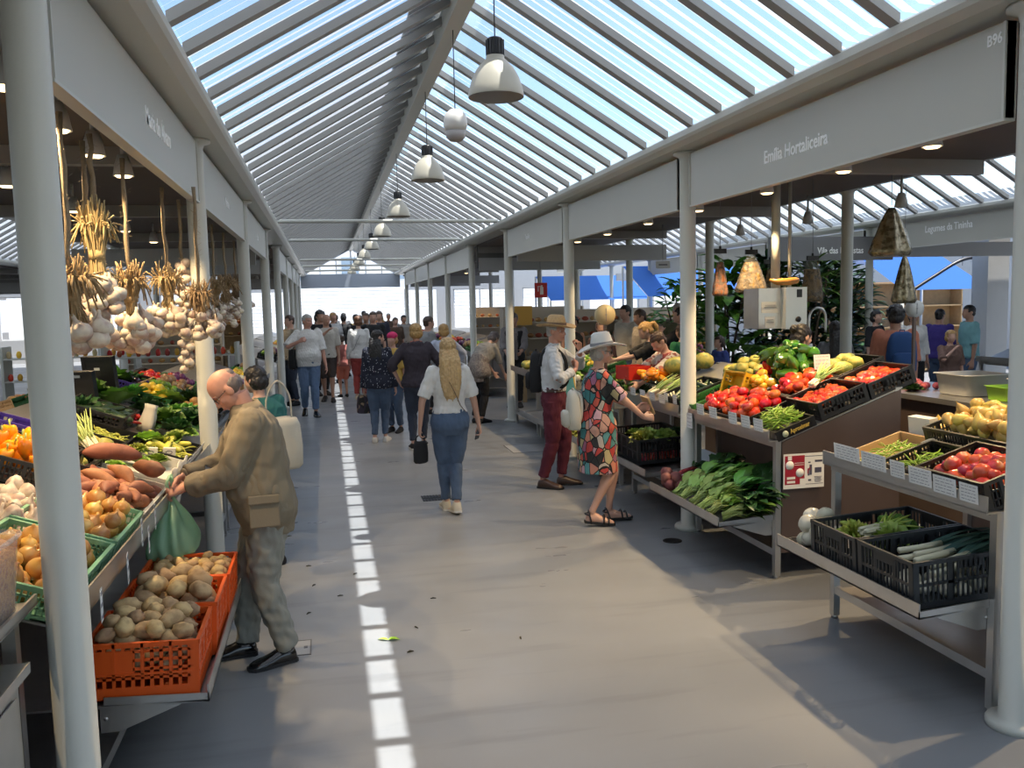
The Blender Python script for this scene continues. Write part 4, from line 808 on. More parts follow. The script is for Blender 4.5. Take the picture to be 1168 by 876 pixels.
price_card('white price card standing among the tomatoes', (3.62, 5.74, sR(3.62) + .22), (-.1, 0, .15), .15, .11, None, 4)
crate('dark green slatted crate beside the post on the tomato stand', (3.10, 6.52, sR(3.10) + .0), (.40, .26, .12), green_dk, 'slot', 0, TB); crate('yellow slatted crate tipped on its side among the squashes', RP(846, 448, up=.05), (.30, .26, .12), yellow_pl, 'slot', .2, TB - .9)
for i in range(5):
    p = atx(798 + i*14.5 + (0 if i < 2 else 8), 462 + i*7.5 + (0 if i < 2 else 2), 2.82); price_card('white price card in the row on the lip of the tomato stand', (2.825, p.y, 1.045), (.10, 0, -PI/2), .125, .085, 'cards on the tomato stand lip', 4)
price_card('white price card hanging on the post side of the tomato stand', (2.832, 6.36, .93), (0, 0, -PI/2), .10, .12, None, 4)
# B2 top: courgettes, melons, cards
crate('black crate of knobbly courgettes behind the post', (3.12, 6.86, sR(3.12)), (.44, .40, .14), blackcr, 'slot', 0, TB); heap('courgette', 'courgette in the black crate behind the post', 'courgette', 'courgettes behind the post', V['courgette'], MW((3.12, 6.86, sR(3.12)), 0, TB), .40, .36, 22, .026, .07, seed=55, sc=(.8, 1.1))
heap('squash', 'pale round squash behind the right post', 'squash', 'squashes behind the right post', V['squash'], MW((3.62, 6.92, sR(3.62) + .03), 0, TB), .4, .5, 14, .06, 0, seed=56, sc=(.7, 1.0), mound=.3)
for i in range(3): scallions('spring onion bundle %s on the stand by the dress woman' % ('nearest', 'in the middle', 'furthest')[i], (3.0, 7.25 + .2*i, sR(3.0) + .03), .2, -.35, 16, .36, 60 + i, .3)
heap('squash', 'large striped melon behind the spring onions', 'melon', 'melons behind the spring onions', V['melon'], MW((3.55, 8.0, sR(3.55) + .02), 0, TB), .5, .6, 4, .10, 0, seed=58, mound=.2)
crate('bright red plastic tub beside the flowered vendor', RP(722, 432, up=.05), (.26, .26, .14), mat('red_plastic', (.60, .03, .02), .35), 'solid', .2, 0, name='tub', cat='tub')
for i in range(4):
    p = atx(722 + i*11, 447 + i*5.5, 2.835); price_card('white card in the row on the lip by the dress woman', (2.835, p.y, 1.04), (.10, 0, -PI/2), .13, .075, 'cards on the lip by the dress woman', 4)
for i in range(2):
    p = atx(759 + i*10, 455 + i*4, 2.855); price_card(('white card on the courgette crate, far one', 'white card on the courgette crate, near one')[i], (2.86, p.y, 1.06), (.1, 0, -PI/2), .08, .08, None, 4)
# ================================================================ hanging garlic on the left
def braid(label, px, ytop, ytuft, ybulb, ylow, nb, seed, wide=.10, X=-.95, bulbw=.10, thick=.011, chain=False, sc=1.0, tuft=True, group=None, spread=1.0):
    top = atx(px[0], ytop, X); Y = top.y; zt = aty(px[1], ytuft, Y).z; zb = aty(px[1], ybulb, Y).z; zl = aty(px[1], ylow, Y).z; xo = 0
    t = thing('garlic_braid', label, 'garlic braid', (X, Y, 2.66), (0, 0, 0), group); rg = random.Random(seed); m = MB(); pts = [(0, 0, 0)] + [(rg.uniform(-.006, .006), rg.uniform(-.006, .006), (zt - .06 - 2.66)*k/6) for k in range(1, 7)]
    m.tube(pts, [thick*(1 + .15*(-1)**k) for k in range(7)], 8)
    for k in range(40): z = (zt - 2.66)*rg.random(); a = rg.uniform(0, 6.28); m.tube([(math.cos(a)*thick, math.sin(a)*thick, z), (math.cos(a)*(thick + .02), math.sin(a)*(thick + .02), z + rg.uniform(-.02, .02))], .0007, 3)
    m.build('rope', jute, t)
    H = zt - zb
    if tuft:
        m = MB()
        for k in range(170):
            a = rg.uniform(0, 6.28); r0 = rg.uniform(.01, .03)*spread; r1 = wide*rg.uniform(.25, 1.0); z0 = zb + rg.uniform(-.05, .03); zz = zt + rg.uniform(-.10, .05) + (.0 if r1 < wide*.7 else -.04); d = Vector((math.cos(a), math.sin(a), 0))
            p = [d*(wide*.45*rg.random()) + Vector((0, 0, z0 - 2.66)), d*r0 + Vector((0, 0, zb + H*.35 - 2.66)), d*(r0 + r1*.45) + Vector((0, 0, zb + H*.75 - 2.66)), d*r1 + Vector((rg.uniform(-.02, .02), rg.uniform(-.02, .02), zz - rg.uniform(0, .09)*(r1/wide) - 2.66))]
            m.tube(cr(p, 3), rg.uniform(.0022, .0045), 5)
        m.tube([(0, 0, zb + H*.30 - 2.66), (0, 0, zb + H*.42 - 2.66)], .034*spread, 10)
        tag(m.build('dried_stalks', straw_m, t))
    for k in range(nb):
        if chain: u = k/nb; z = zt + (zl - zt)*u - 2.66; a = k*2.4; r_ = .028
        else: u = rg.random(); z = (zb + (zl - zb)*(1 - (1-u)**1.4)) - 2.66; a = rg.uniform(0, 6.28); r_ = bulbw*math.sqrt(rg.random())*(.55 + .6*math.sin(PI*min(1, u + .15)))
        d = Vector((math.cos(a), math.sin(a), 0)); o = put('garlic_bulb', rg.choice(V['garlic']), t, d*r_ + Vector((0, 0, z))); q = (-(d*.6) + Vector((0, 0, 1))).normalized().to_track_quat('Z', 'Y'); o.rotation_euler = (q.to_matrix() @ Euler((rg.uniform(-.5, .5), rg.uniform(-.5, .5), 0)).to_matrix()).to_euler(); s = sc*rg.uniform(.85, 1.2); o.scale = (s, s, s)
    return t
braid('garlic braid with huge white bulbs, half hidden by the near left post', (66, 92), 108, 300, 362, 398, 18, 1, .12, sc=1.45, bulbw=.10)
braid('garlic braid with the tallest upright bundle of dry stalks', (101, 112), 148, 235, 322, 366, 34, 2, .09, sc=1.15, bulbw=.105)
braid('second bushy bundle of dry stalks just left of the tallest garlic bundle', (92, 96), 140, 302, 340, 352, 10, 12, .13, X=-1.02, sc=1.0)
braid('garlic braid with pinkish bulbs hanging in a wide ring, third from the near post', (139, 150), 178, 304, 362, 396, 26, 3, .10, sc=1.3, bulbw=.14)
braid('garlic braid with thin dry stalks left of the brown chain', (184, 186), 208, 306, 352, 380, 26, 4, .11, sc=1.2, bulbw=.11)
braid('long single chain of garlic bulbs reaching almost down to the tomatoes', (203, 207), 225, 300, 310, 425, 34, 5, .05, chain=True, tuft=False, sc=1.1)
braid('garlic braid right in front of the second left post', (222, 228), 240, 325, 358, 384, 34, 6, .10, sc=1.1, bulbw=.14, X=-.76)
braid('garlic braid just past the second left post, first of the far row', (241, 246), 252, 318, 350, 382, 34, 7, .13, sc=1.1, bulbw=.15)
braid('garlic braid in the middle of the far row past the second post', (254, 260), 258, 316, 340, 365, 30, 8, .15, sc=1.1, bulbw=.15)
braid('last garlic braid of the far row, nearest the third left post', (266, 273), 263, 314, 338, 356, 34, 9, .15, sc=1.1, bulbw=.15)
def wrinkle_(o, amp=.012):
    for v in o.data.vertices: v.co += Vector((1, 1, .4))*amp*noise.noise(v.co*28)
# ================================================================ pendant lamps and speaker along the ridge
lampm = mat('cream_enamel', (.46, .43, .35), .4); lampin = mat('brushed_reflector', (.42, .40, .37), .45, .3)
def pendant(i, y, label, group=None):
    t = thing('pendant_lamp', label, 'lamp', (1.06, y, 3.13), (0, 0, 0), group); m = MB()
    prof = [(.166, 0), (.168, .012), (.160, .05), (.142, .11), (.112, .165), (.075, .205), (.055, .225), (.055, .24), (0, .24)]; m.lathe(prof, 36); o = m.build('lamp_shade', lampm, t)
    m = MB(); m.lathe([(.163, .002), (.15, .05), (.10, .155), (.04, .21), (0, .21)], 36); m.build('reflector', lampin, t)
    m = MB(); m.lathe([(0, .235), (.047, .235), (.05, .25), (.05, .335), (.04, .345), (0, .345)], 24)
    for k in range(14): a = 2*PI*k/14; m.box((.052*math.cos(a), .052*math.sin(a), .29), (.008, .008, .085), Matrix.Rotation(a, 3, 'Z'))
    m.build('lamp_cap', black_m, t)
    m = MB(); m.cyl((0, 0, .34), (0, 0, Z_RID - .03 - 3.13), .004, 6); m.build('cord', black_m, t)
pendant(0, 5.16, 'largest and nearest cream bell-shaped pendant lamp under the ridge'); pendant(1, 8.62, 'second cream bell-shaped pendant lamp, beyond the egg-shaped speaker'); pendant(2, 12.1, 'third cream bell-shaped pendant lamp along the ridge'); pendant(3, 15.5, 'fourth cream pendant lamp along the ridge')
for k in range(4, 9): pendant(k, 15.5 + 3.45*(k - 3), 'small distant cream pendant lamp at the far end of the ridge', 'distant pendant lamps')
t = thing('hanging_speaker', 'white egg-shaped hanging speaker between the first two pendant lamps', 'speaker', (1.05, 6.70, 3.155)); m = MB(); m.lathe([(0, .08), (.078, .08), (.092, .12), (.092, .16), (.078, .21), (.04, .24), (0, .245)], 28); m.build('shell', mat('white_shell', (.66, .64, .60), .4), t); m = MB(); m.lathe([(0, 0), (.045, .004), (.072, .03), (.079, .079), (0, .079)], 28); m.build('grille', mat('grey_grille', (.36, .34, .33), .6), t); m = MB(); m.cyl((0, 0, .24), (0, 0, Z_RID - .03 - 3.155), .004, 6); m.build('cord', black_m, t)
# ================================================================ hanging bags, steel box and scales over the right stall
gold_m = mat('bay_leaf_filling', (.20, .12, .03), .5, col2=(.07, .045, .015), c2scale=26, bump=1.0, bscale=40); silver_m = mat('crinkled_foil_film', (.42, .36, .24), .18, .6, col2=(.16, .13, .07), c2scale=18, bump=1.0, bscale=30)
bagfilm = film_simple(bpy.data.materials.new('clear_bag_film'), (.65, .64, .62), .88, .12)
def hang_bag(label, x0, y0, x1, y1, Y, m, film_m, cone=True, clip=True, ztop=3.02, seed=0):
    xm = (x0 + x1)/2; a = aty(xm, y0, Y); b = aty(xm, y1, Y); w = (aty(x1, y1, Y) - aty(x0, y1, Y)).length; H = a.z - b.z; t = thing('hanging_bag', label, 'bag', (a.x, Y, a.z)); rg = random.Random(seed)
    def rings(k, za, zb, n=40):
        out = []
        for i in range(14):
            u = i/13; z = za + (zb - za)*u; uu = -z/H; r_ = w/2*k*((.12 + .88*uu**.8) if cone else (.55 + .45*min(1, uu*1.5)))*(1 if uu < .93 else .8)
            out.append([(math.cos(2*PI*j/n)*r_*(1 + .10*math.sin(9*2*PI*j/n + seed)*(1.2 - uu*.7) + .04*math.sin(17*2*PI*j/n + 3*u)), math.sin(2*PI*j/n)*r_*.6*(1 + .10*math.cos(7*2*PI*j/n)), z) for j in range(n)])
        return out
    c = MB(); c.loft(rings(1, 0, -H)); c.build('bag_film', film_m, t)
    c = MB(); c.loft(rings(.95, -H*.22, -H*.985)); wrinkle_(c.build('filling', m, t)) if film_m is bagfilm else None
    c = MB(); c.cyl((0, 0, .02), (0, 0, ztop - a.z), .003, 6); c.build('cord', print_m, t)
    if clip: c = MB(); c.b2((-.06, -.012, -.01), (.06, .012, .035)); c.cyl((-.0, 0, .03), (0, 0, .06), .012, 8); c.build('clip', black_m, t)
hang_bag('clear bag of reddish dried herbs hanging furthest left above the right stall', 812, 288, 831, 338, 7.6, mat('red_herb', (.30, .10, .03), .6, col2=(.10, .05, .02), c2scale=30), bagfilm, seed=1)
hang_bag('wide clear bag of brown bay leaves hanging left of the steel box', 838, 289, 876, 334, 7.4, gold_m, bagfilm, seed=2)
hang_bag('clear bag of dried leaves hanging just right of the steel box', 916, 296, 938, 345, 7.5, gold_m, bagfilm, False, seed=3)
hang_bag('big golden crinkled bag hanging on the right, highest of the bags', 993, 237, 1041, 292, 6.6, silver_m, silver_m, True, False, seed=4)
hang_bag('silvery crinkled bag hanging below and behind the golden bag', 1018, 292, 1046, 346, 7.8, mat('silver_film', (.42, .40, .37), .15, .7, bump=1.0, bscale=24), silver_m, True, False, seed=5)
hang_bag('small clear bag half hidden behind the wide bay leaf bag', 872, 300, 884, 330, 8.2, gold_m, bagfilm, seed=6)
t = thing('dispenser_box', 'square stainless steel dispenser with paper notes hung from the ceiling', 'dispenser', (3.99, 7.0, 1.62)); m = MB(); m.b2((-.22, -.02, 0), (.21, .26, .36)); m.build('housing', inox, t); m = MB(); m.b2((.0, -.10, -.005), (.205, -.02, .365)); m.build('front_cover', mat('bright_steel', (.66, .65, .62), .35, .7), t); m = MB(); m.lathe([(0, 0), (.026, 0), (.026, .006), (0, .006)], 20, M=Matrix.Translation((.12, -.101, .08)) @ Matrix.Rotation(PI/2, 4, 'X')); m.box((.13, -.102, .31), (.05, .004, .07)); m.build('lock', black_m, t)
for q, (x, z, w, h) in enumerate(((-.11, .19, .17, .10), (-.11, .06, .10, .10))): m = MB(); m.box((x, -.022, z), (w, .002, h)); n_ = m.build('paper_note', card_m, t); m = MB(); m.box((x, -.0235, z), (w*.7, .001, .006)); m.box((x, -.0235, z + .02), (w*.6, .001, .004)); m.build('print', print_m, n_)
for x, r_ in ((.02, .04), (.16, .016)): m = MB(); m.cyl((x, .12, .36), (x, .12, 1.395), r_, 14); m.build('hanger_pipe', steel, t)
m = MB(); m.tube([(-.14, 0, .02), (-.08, -.03, 0), (.02, -.035, 0), (.12, -.01, .01), (.16, .02, .02)], [.012, .03, .034, .03, .012], 12); tag(m.build('gourd', mat('orange_brown_gourd', (.42, .19, .04), .4), None, (4.02, 7.0, 2.035)), 'curved orange gourd lying on top of the steel dispenser', 'gourd')
def dial(label, px, py, r, Y, m, stand_h=.5):
    c = aty(px, py, Y); R_ = r*Y/975*1.02; stand_h = c.z - R_; t = thing('dial_scale', label, 'scale', (c.x, Y, 0)); m_ = MB(); m_.lathe([(0, 0), (R_, 0), (R_*1.04, .02), (R_*1.04, .06), (R_, .08), (0, .08)], 32, M=Matrix.Translation((0, .04, R_ + stand_h)) @ Matrix.Rotation(PI/2, 4, 'X')); m_.build('dial_case', m, t); m_ = MB(); m_.box((0, -.042, R_ + stand_h), (.006, .003, R_*1.3)); m_.box((0, -.042, R_ + stand_h), (R_*.25, .003, .006)); m_.build('pointer', print_m, t); m_ = MB(); m_.box((0, 0, stand_h*.5), (.03, .03, stand_h)); m_.box((0, 0, .012), (.26, .26, .024)); m_.build('pedestal', inox_dark, t)
dial('round cream dial of a market scale above the woman in the sun hat', 690, 359, 11.5, 8.9, mat('cream_dial', (.58, .46, .24), .45)); dial('round white dial of a market scale beside the blue backpack', 1043, 352, 10.5, 8.0, mat('white_dial', (.72, .72, .70), .4))
# sink tap
t = thing('kitchen_tap', 'tall arched spring tap behind the green peppers', 'tap', aty(923, 392, 8.2)); m = MB(); m.tube(cr([(0, 0, 0), (0, 0, .28), (.06, 0, .37), (.15, 0, .36), (.19, 0, .28), (.19, 0, .12)], 6), .013, 10); m.build('spout', inox, t); m = MB(); m.box((0, 0, -.22), (.05, .05, .44)); m.build('pillar_pipe', inox, t)
# vendor counter behind the right stands, with its containers
def counter(label, x0, x1, y0, y1, z=.95, m=None, base=True):
    t = thing('counter', label, 'counter', ((x0 + x1)/2, (y0 + y1)/2, 0)); w, d = x1 - x0, y1 - y0; b = MB(); b.b2((-w/2, -d/2, z - .04), (w/2, d/2, z)); b.build('worktop', m or inox, t); b = MB(); b.b2((-w/2 + .04, -d/2 + .04, .02), (w/2 - .04, d/2 - .04, z - .04)); b.build('cabinet_body', inox_dark, t); return t
counter('steel worktop at the rear of the near right stall, under the clear tubs', 4.45, 5.25, 3.3, 6.6, 1.12); counter('grey worktop behind the squashes by the right post', 4.42, 4.92, 6.9, 9.6, 1.05)
def tub(label, loc, w, d, h, m, rz=0): 
    b = MB()
    def rr(k, zz): return [(math.copysign(abs(math.cos(a))**.3, math.cos(a))*w/2*k, math.copysign(abs(math.sin(a))**.3, math.sin(a))*d/2*k, zz) for a in [2*PI*(j + .5)/28 for j in range(28)]]
    b.loft([rr(.85, 0), rr(.97, h*.97), rr(1.04, h*.97), rr(1.04, h), rr(.95, h), rr(.83, .008)], cap=False); b.add(rr(.85, .001), [tuple(range(28))]); return tag(b.build('storage_tub', m, None, loc, (0, 0, rz)), label, 'tub')
tub('large clear storage tub at the right edge of the rear worktop', (4.80, 4.75, 1.125), .60, .42, .19, film_simple(bpy.data.materials.new('cloudy_plastic'), (.60, .58, .55), .3, .25)); tub('pale stacked clear trays on the rear worktop behind the gourds', (4.85, 5.65, 1.125), .42, .40, .16, white_pl); tub('lime green tub on the rear worktop between clear tubs', (4.80, 5.22, 1.125), .26, .24, .10, mat('lime_plastic', (.30, .60, .03), .4)); tub('grey basin covered with a clear bag behind the squashes', (4.67, 8.2, 1.055), .42, .36, .13, white_pl)
heap('pink_radish', 'pink radish in the bunch behind the green peppers', 'radish', 'pink radishes on the rear worktop', fruit((.52, .10, .14), 'radish', .028), MW((4.75, 6.25, 1.125)), .35, .5, 40, .028, 0, mound=.4, seed=70)
for i, (x, y, s) in enumerate(((4.62, 6.45, .9), (4.6, 6.0, .6))): one('leafy_head', V['cabbage' if i == 0 else 'darkgreens'][0], ('small pale cabbage standing on the rear worktop', 'dark green bunch by the pink radishes on the rear worktop')[i], 'leafy vegetable', (x, y, 1.125), i, 0, 0, s)
# ================================================================ outer walls, windows, courtyard, far stalls
wall_m = mat('hall_wall_paint', (.55, .54, .51), .7, var=.05); wall_dk = mat('grey_wall_paint', (.20, .195, .185), .7)
def wbox(name, lo, hi, m=wall_m): b = MB(); b.b2(lo, hi); return tag(b.build(name, m), kind='structure')
frame_w = mat('white_window_frame', (.70, .70, .69), .4); pane_m = film_simple(bpy.data.materials.new('window_glass'), (.8, .85, .9), .93, .05)
wbox('wall_front', (-13, -6.2, 0), (-1.3, -6, .9)); wbox('wall_front_upper', (-13, -6.2, 3.1), (17.5, -6, 4.6)); wbox('wall_front_right', (3.4, -6.2, 0), (17.5, -6, .9)); wbox('wall_left', (-13.3, -6, 0), (-13.1, 40, 1.15), wall_dk); wbox('wall_left_upper', (-13.3, -6, 2.5), (-13.1, 40, 4.6), wall_dk); wn = 0
for k in range(15):
    y = -5 + 3.0*k; wbox('wall_left_pier', (-13.3, y - .5, 1.15), (-13.1, y + .5, 2.5), wall_dk)
def window(cx, cy, w, h, z, ax):
    global wn; wn += 1; t = bpy.data.objects.new('window_%d' % wn, None); COL.objects.link(t); t.location = (cx, cy, z); t['kind'] = 'structure'; rz = 0 if ax == 0 else PI/2; t.rotation_euler = (0, 0, rz); m = MB()
    for s in (-1, 1): m.b2((s*w/2 - .03, -.04, 0), (s*w/2 + .03, .04, h)); m.b2((-w/2, -.04, (s + 1)/2*h - .03), (w/2, .04, (s + 1)/2*h + .03))
    m.b2((-.025, -.03, 0), (.025, .03, h)); m.build('window_frame', frame_w, t); m = MB(); m.add([(-w/2, 0, 0), (w/2, 0, 0), (w/2, 0, h), (-w/2, 0, h)], [(0, 1, 2, 3)]); m.build('pane', pane_m, t)
for k in range(14): window(-13.2, -3.5 + 3.0*k, 1.94, 1.3, 1.18, 1)
wbox('wall_right', (17.5, -6, 0), (17.7, 40, 4.6)); wbox('wall_back_left', (-13, 36, 0), (-1.3, 36.2, .9)); wbox('wall_back_left_upper', (-13, 36, 2.55), (-1.3, 36.2, 4.6)); wbox('wall_back_right', (3.4, 36, 0), (17.5, 36.2, .9)); wbox('wall_back_right_upper', (3.4, 36, 2.55), (17.5, 36.2, 4.6))
for x in (-12.5, -9.6, -6.7, -3.8, 5.0, 8.0, 11.0, 14.0): wbox('wall_back_pier', (x - .35, 36, .9), (x + .35, 36.2, 2.55)); 
for x in (-11.05, -8.15, -5.25, 6.5, 9.5, 12.5): window(x, 36.1, 2.1 if x < 0 else 2.25, 1.62, .92, 0)
for x in (-1.35, 3.3): wbox('door_jamb', (x, 35.95, 0), (x + .12, 36.25, 2.6))
# white facade across the plaza
t = thing('building', 'bright white facade with horizontal boards seen through the far opening', 'building', (1, 52, 0)); m = MB(); m.b2((-30, 0, 0), (30, 6, 9)); m.build('wall', mat('white_render', (.80, .80, .78), .8), t); m = MB()
for k in range(14): m.b2((-14, -.05, .25 + .2*k), (14, 0, .41 + .2*k))
m.build('board_cladding', mat('white_boards', (.84, .84, .82), .7), t)
for k in range(9): m = MB(); m.b2((-12 + 3*k, -.06, 3.4), (-10.8 + 3*k, -.01, 4.9)); wq = m.build('window', frame_w, t); m = MB(); m.b2((-11.9 + 3*k, -.08, 3.5), (-10.9 + 3*k, -.05, 4.8)); m.build('pane', mat('bluish_pane', (.25, .33, .42), .1), wq)
# ---- courtyard side: awnings, bright column, shop
blue_aw = bpy.data.materials.new('blue_awning')
def film2(m, col):
    nt = m.node_tree; N = nt.nodes; L = nt.links; N.remove(N['Principled BSDF']); a = N.new('ShaderNodeBsdfDiffuse'); b = N.new('ShaderNodeBsdfTranslucent'); c = N.new('ShaderNodeMixShader'); c.inputs[0].default_value = .6
    for q in (a, b): q.inputs['Color'].default_value = (*col, 1)
    L.new(a.outputs[0], c.inputs[1]); L.new(b.outputs[0], c.inputs[2]); L.new(c.outputs[0], N['Material Output'].inputs[0])
blue_aw.use_nodes = True; film2(blue_aw, (.09, .24, .72))
def awning(label, x0, x1, y, z0, z1, ya, tube=True):
    t = thing('awning', label, 'awning', (x0, y, 0)); w = x1 - x0; m = MB(); m.sheet([[(w*i/10, (ya - y)*k/6, z0 + (z1 - z0)*k/6 - .05*math.sin(PI*i/10)*math.sin(PI*k/6)) for i in range(11)] for k in range(7)]); m.build('cloth', blue_aw, t)
    if tube: m = MB(); m.tube(cr([(w*.98, -.1, z0 + (z1 - z0)*.62), (w*.62, -.12, z0 + (z1 - z0)*.55), (w*.30, -.12, z0 + .25), (w*.05, -.12, z0 - .02)], 8), .035, 8); m.cyl((w*.62, -.12, z0 + .45), (w*.62, -.12, z1), .006, 6); m.build('hose', black_m, t)
    for q in (0, w):
        for yy, zt in ((0, z0), (ya - y, z1)): m = MB(); m.cyl((q, yy, 0), (q, yy, zt), .03, 8); m.build('pole', steel, t)
awning('large bright blue awning with a dark curved hose, seen past the far stall sign', aty(1030, 310, 14.6).x, aty(1130, 310, 14.6).x, 14.6, 1.98, 3.0, 16.6); awning('blue awning far off behind the crowd at the right stalls', 8.6, 12.2, 22.0, 2.0, 2.9, 24.0, False); awning('distant blue awning beyond the bread shelves', 7.2, 10.6, 27.0, 1.95, 2.8, 29.0, False)
wbox('pillar_courtyard', (aty(1127, 310, 13.5).x, 13.5, 0), (aty(1151, 310, 13.5).x, 13.9, 3.02), wall_m)
t = thing('bookcase', 'wide pale wooden shop shelving under the blue awning', 'shelves', (12.6, 18.2, 0)); m = MB(); m.b2((-2.6, .3, 0), (2.6, .34, 2.2))
for z in (.05, .6, 1.1, 1.6, 2.15): m.b2((-2.6, -.1, z), (2.6, .32, z + .03))
for x in (-2.6, -1.3, 0, 1.3, 2.57): m.b2((x, -.1, 0), (x + .03, .32, 2.2))
m.build('shelf_frame', wood_m, t)
# ---- plants beside the next aisle
def plant(label, x, y, h, seed, lm, L=.32, w=.07, n=110, pot=True, palm=False):
    rg = random.Random(seed); t = thing('potted_shrub', label, 'plant', (x, y, 0)); m = MB(); m.lathe([(0, 0), (.20, 0), (.26, .38), (.28, .42), (.24, .42), (0, .40)], 20); m.build('pot', mat('terracotta', (.30, .13, .07), .8), t); m = MB()
    for k in range(5): a = k*1.3; m.tube(cr([(0, 0, .35), (math.cos(a)*.12, math.sin(a)*.12, h*.5), (math.cos(a)*.35, math.sin(a)*.35, h*.92)], 4), [.03 - .0025*q for q in range(9)], 7)
    m.build('stem', mat('bark', (.10, .07, .045), .9), t); m = MB()
    for k in range(n):
        a = rg.uniform(0, 6.28); z = .5 + (h - .5)*rg.random()**.8; r_ = (.55 + .15*rg.random())*math.sin(PI*min(1, .18 + .75*(z - .4)/(h - .3)))*rg.random()**.5; d = Vector((math.cos(a), math.sin(a), rg.uniform(-.2, .9))); leaf(m, (math.cos(a)*r_, math.sin(a)*r_, z), d, L*rg.uniform(.6, 1.2), w*rg.uniform(.6, 1.2), curl=rg.uniform(.3, 1.2), seed=k, n=4)
    m.build('foliage', lm, t)
plant('dense dark green shrub behind the tap and clear bag', 7.7, 13.9, 2.55, 1, leaf_d, .36, .08, 420); plant('tall broad-leaved plant right of the steel dispenser', 7.0, 14.0, 2.45, 2, leaf_m, .55, .11, 190); plant('dark bushy plant behind the man in salmon', 8.7, 13.9, 2.5, 3, leaf_d, .36, .08, 420); plant('spiky pale plant above the black-haired woman', 8.2, 13.4, 2.55, 4, leaf_m, .5, .035, 150); plant('green shrub at the right of the plant group by the silvery bag', 9.4, 14.3, 2.4, 5, leaf_d, .36, .08, 380); plant('leafy plant left of the plant group', 6.3, 14.4, 2.2, 6, leaf_m, n=200)
plant('yellow-green shrub by the windows on the far left', -9.4, 11.9, 1.75, 7, leaf_y, n=160); plant('second yellow-green shrub on the far left', -9.0, 14.2, 1.7, 8, leaf_l, n=160)
# flower buckets
for i, (x, y, c) in enumerate(((5.0, 12.6, (.60, .08, .10)), (5.3, 12.9, (.70, .48, .03)), (5.6, 12.6, (.62, .20, .30)), (5.9, 12.9, (.60, .30, .05)))):
    t = thing('flower_bucket', 'bucket of %s cut flowers beyond the steel dispenser' % ('red', 'yellow', 'pink', 'orange')[i], 'flowers', (x, y, .55)); m = MB(); m.lathe([(0, 0), (.11, 0), (.14, .3), (.12, .3), (0, .28)], 18); m.build('bucket', black_m, t); rg = random.Random(i); m = MB(); q = MB()
    for k in range(26): a = rg.uniform(0, 6.28); r_ = .22*math.sqrt(rg.random()); p = Vector((math.cos(a)*r_, math.sin(a)*r_, .5 + .15*rg.random())); m.tube([(0, 0, .2), p], .004, 4); q.ell(p, (.03, .03, .02), None, 8, 5)
    m.build('stems', leaf_m, t); q.build('blossoms', mat('petals_%d' % i, c, .6), t); m = MB(); m.b2((-.14, -.14, -.55), (.14, .14, 0)); m.build('plinth', inox_dark, t)
# ---- goods on the farther stands
FR = [('orange', (.70, .22, .01)), ('lemon', (.72, .50, .03)), ('tomato', (.55, .03, .01)), ('lime', (.16, .30, .02)), ('apple', (.42, .03, .03)), ('potato', (.30, .19, .09)), ('onion', (.52, .26, .07)), ('plum', (.12, .02, .10)), ('pear', (.45, .42, .06)), ('white_onion', (.62, .58, .45))]
def fill_stand(where, xf, y0, y1, side, zf, slope, seed, n=4, k=14, grp='', rows=2, rr=.042):
    rg = random.Random(seed); w = (y1 - y0)/n
    for row in range(rows):
        for i in range(n):
            u = .24 + .40*row; x = xf + side*u; y = y0 + w*(i + .5); nm, c = FR[(seed*3 + i*2 + row*5) % len(FR)]; col = rg.choice(((blackcr, 'black'), (green_dk, 'dark green'), (wood_m, 'wooden'), (blackcr, 'black'))); z = zf + .006 + slope*(u - .05); tl = -side*math.atan(slope)
            o = crate('%s crate of %ss %s' % (col[1], nm.replace('_', ' '), where), (x, y, z), (.36, round(w*.92, 3), .10), col[0], 'slot', 0, tl, grp + ' crates')
            heap(nm, '%s in a %s crate %s' % (nm.replace('_', ' '), col[1], where), nm.replace('_', ' '), '%ss %s' % (nm, where), fruit(c, nm, rr), MW((x, y, z), 0, tl), .34, w*.86, k, rr, .05, seed=seed + i, mound=.3)
def leafy_row(where, xf, y0, y1, side, zf, slope, seed, n=8, kinds=('lettuce', 'darkgreens', 'lettuce_dark', 'frisee', 'cabbage'), grp=None, u=.3):
    rg = random.Random(seed)
    for i in range(n):
        k = rg.choice(kinds); y = y0 + (y1 - y0)*(i + .5)/n; uu = u + rg.uniform(-.1, .1); one('leafy_head', V[k][0], 'leafy green head %s' % where, 'leafy vegetable', (xf + side*uu, y, zf + slope*uu + .03), rg.uniform(0, 6), -side*.2, 0, rg.uniform(.9, 1.25), 'leafy heads ' + where)
leafy_row('on the stand behind the straw hat man', 2.90, 8.3, 9.75, 1, .80, .3, 1, 7); leafy_row('at the rear of the stand behind the straw hat man', 2.90, 8.3, 9.7, 1, .80, .3, 2, 7, ('darkgreens', 'lettuce_dark'), u=.65); leafy_row('on the low tray behind the straw hat man', 2.62, 8.4, 9.7, 1, .42, 0, 3, 6, ('lettuce', 'frisee'), u=.05)
heap('pale_turnip', 'pale round turnip in front of the stooping woman', 'turnip', 'turnips before the stooping woman', V['round_onion'], MW((3.0, 10.45, .84)), .3, .5, 18, .045, 0, seed=81, flat=False, sc=(1.0, 1.4)); leafy_row('on the stand in front of the stooping woman', 2.90, 10.7, 11.5, 1, .78, .3, 5, 5); heap('pepper', 'orange pepper in the pile behind the leaf-print dress', 'pepper', 'orange peppers behind the dress', V['orange_pepper'], MW((3.25, 8.2, sR(3.25) + .02)), .3, .4, 14, .05, 0, flat=False, seed=82)
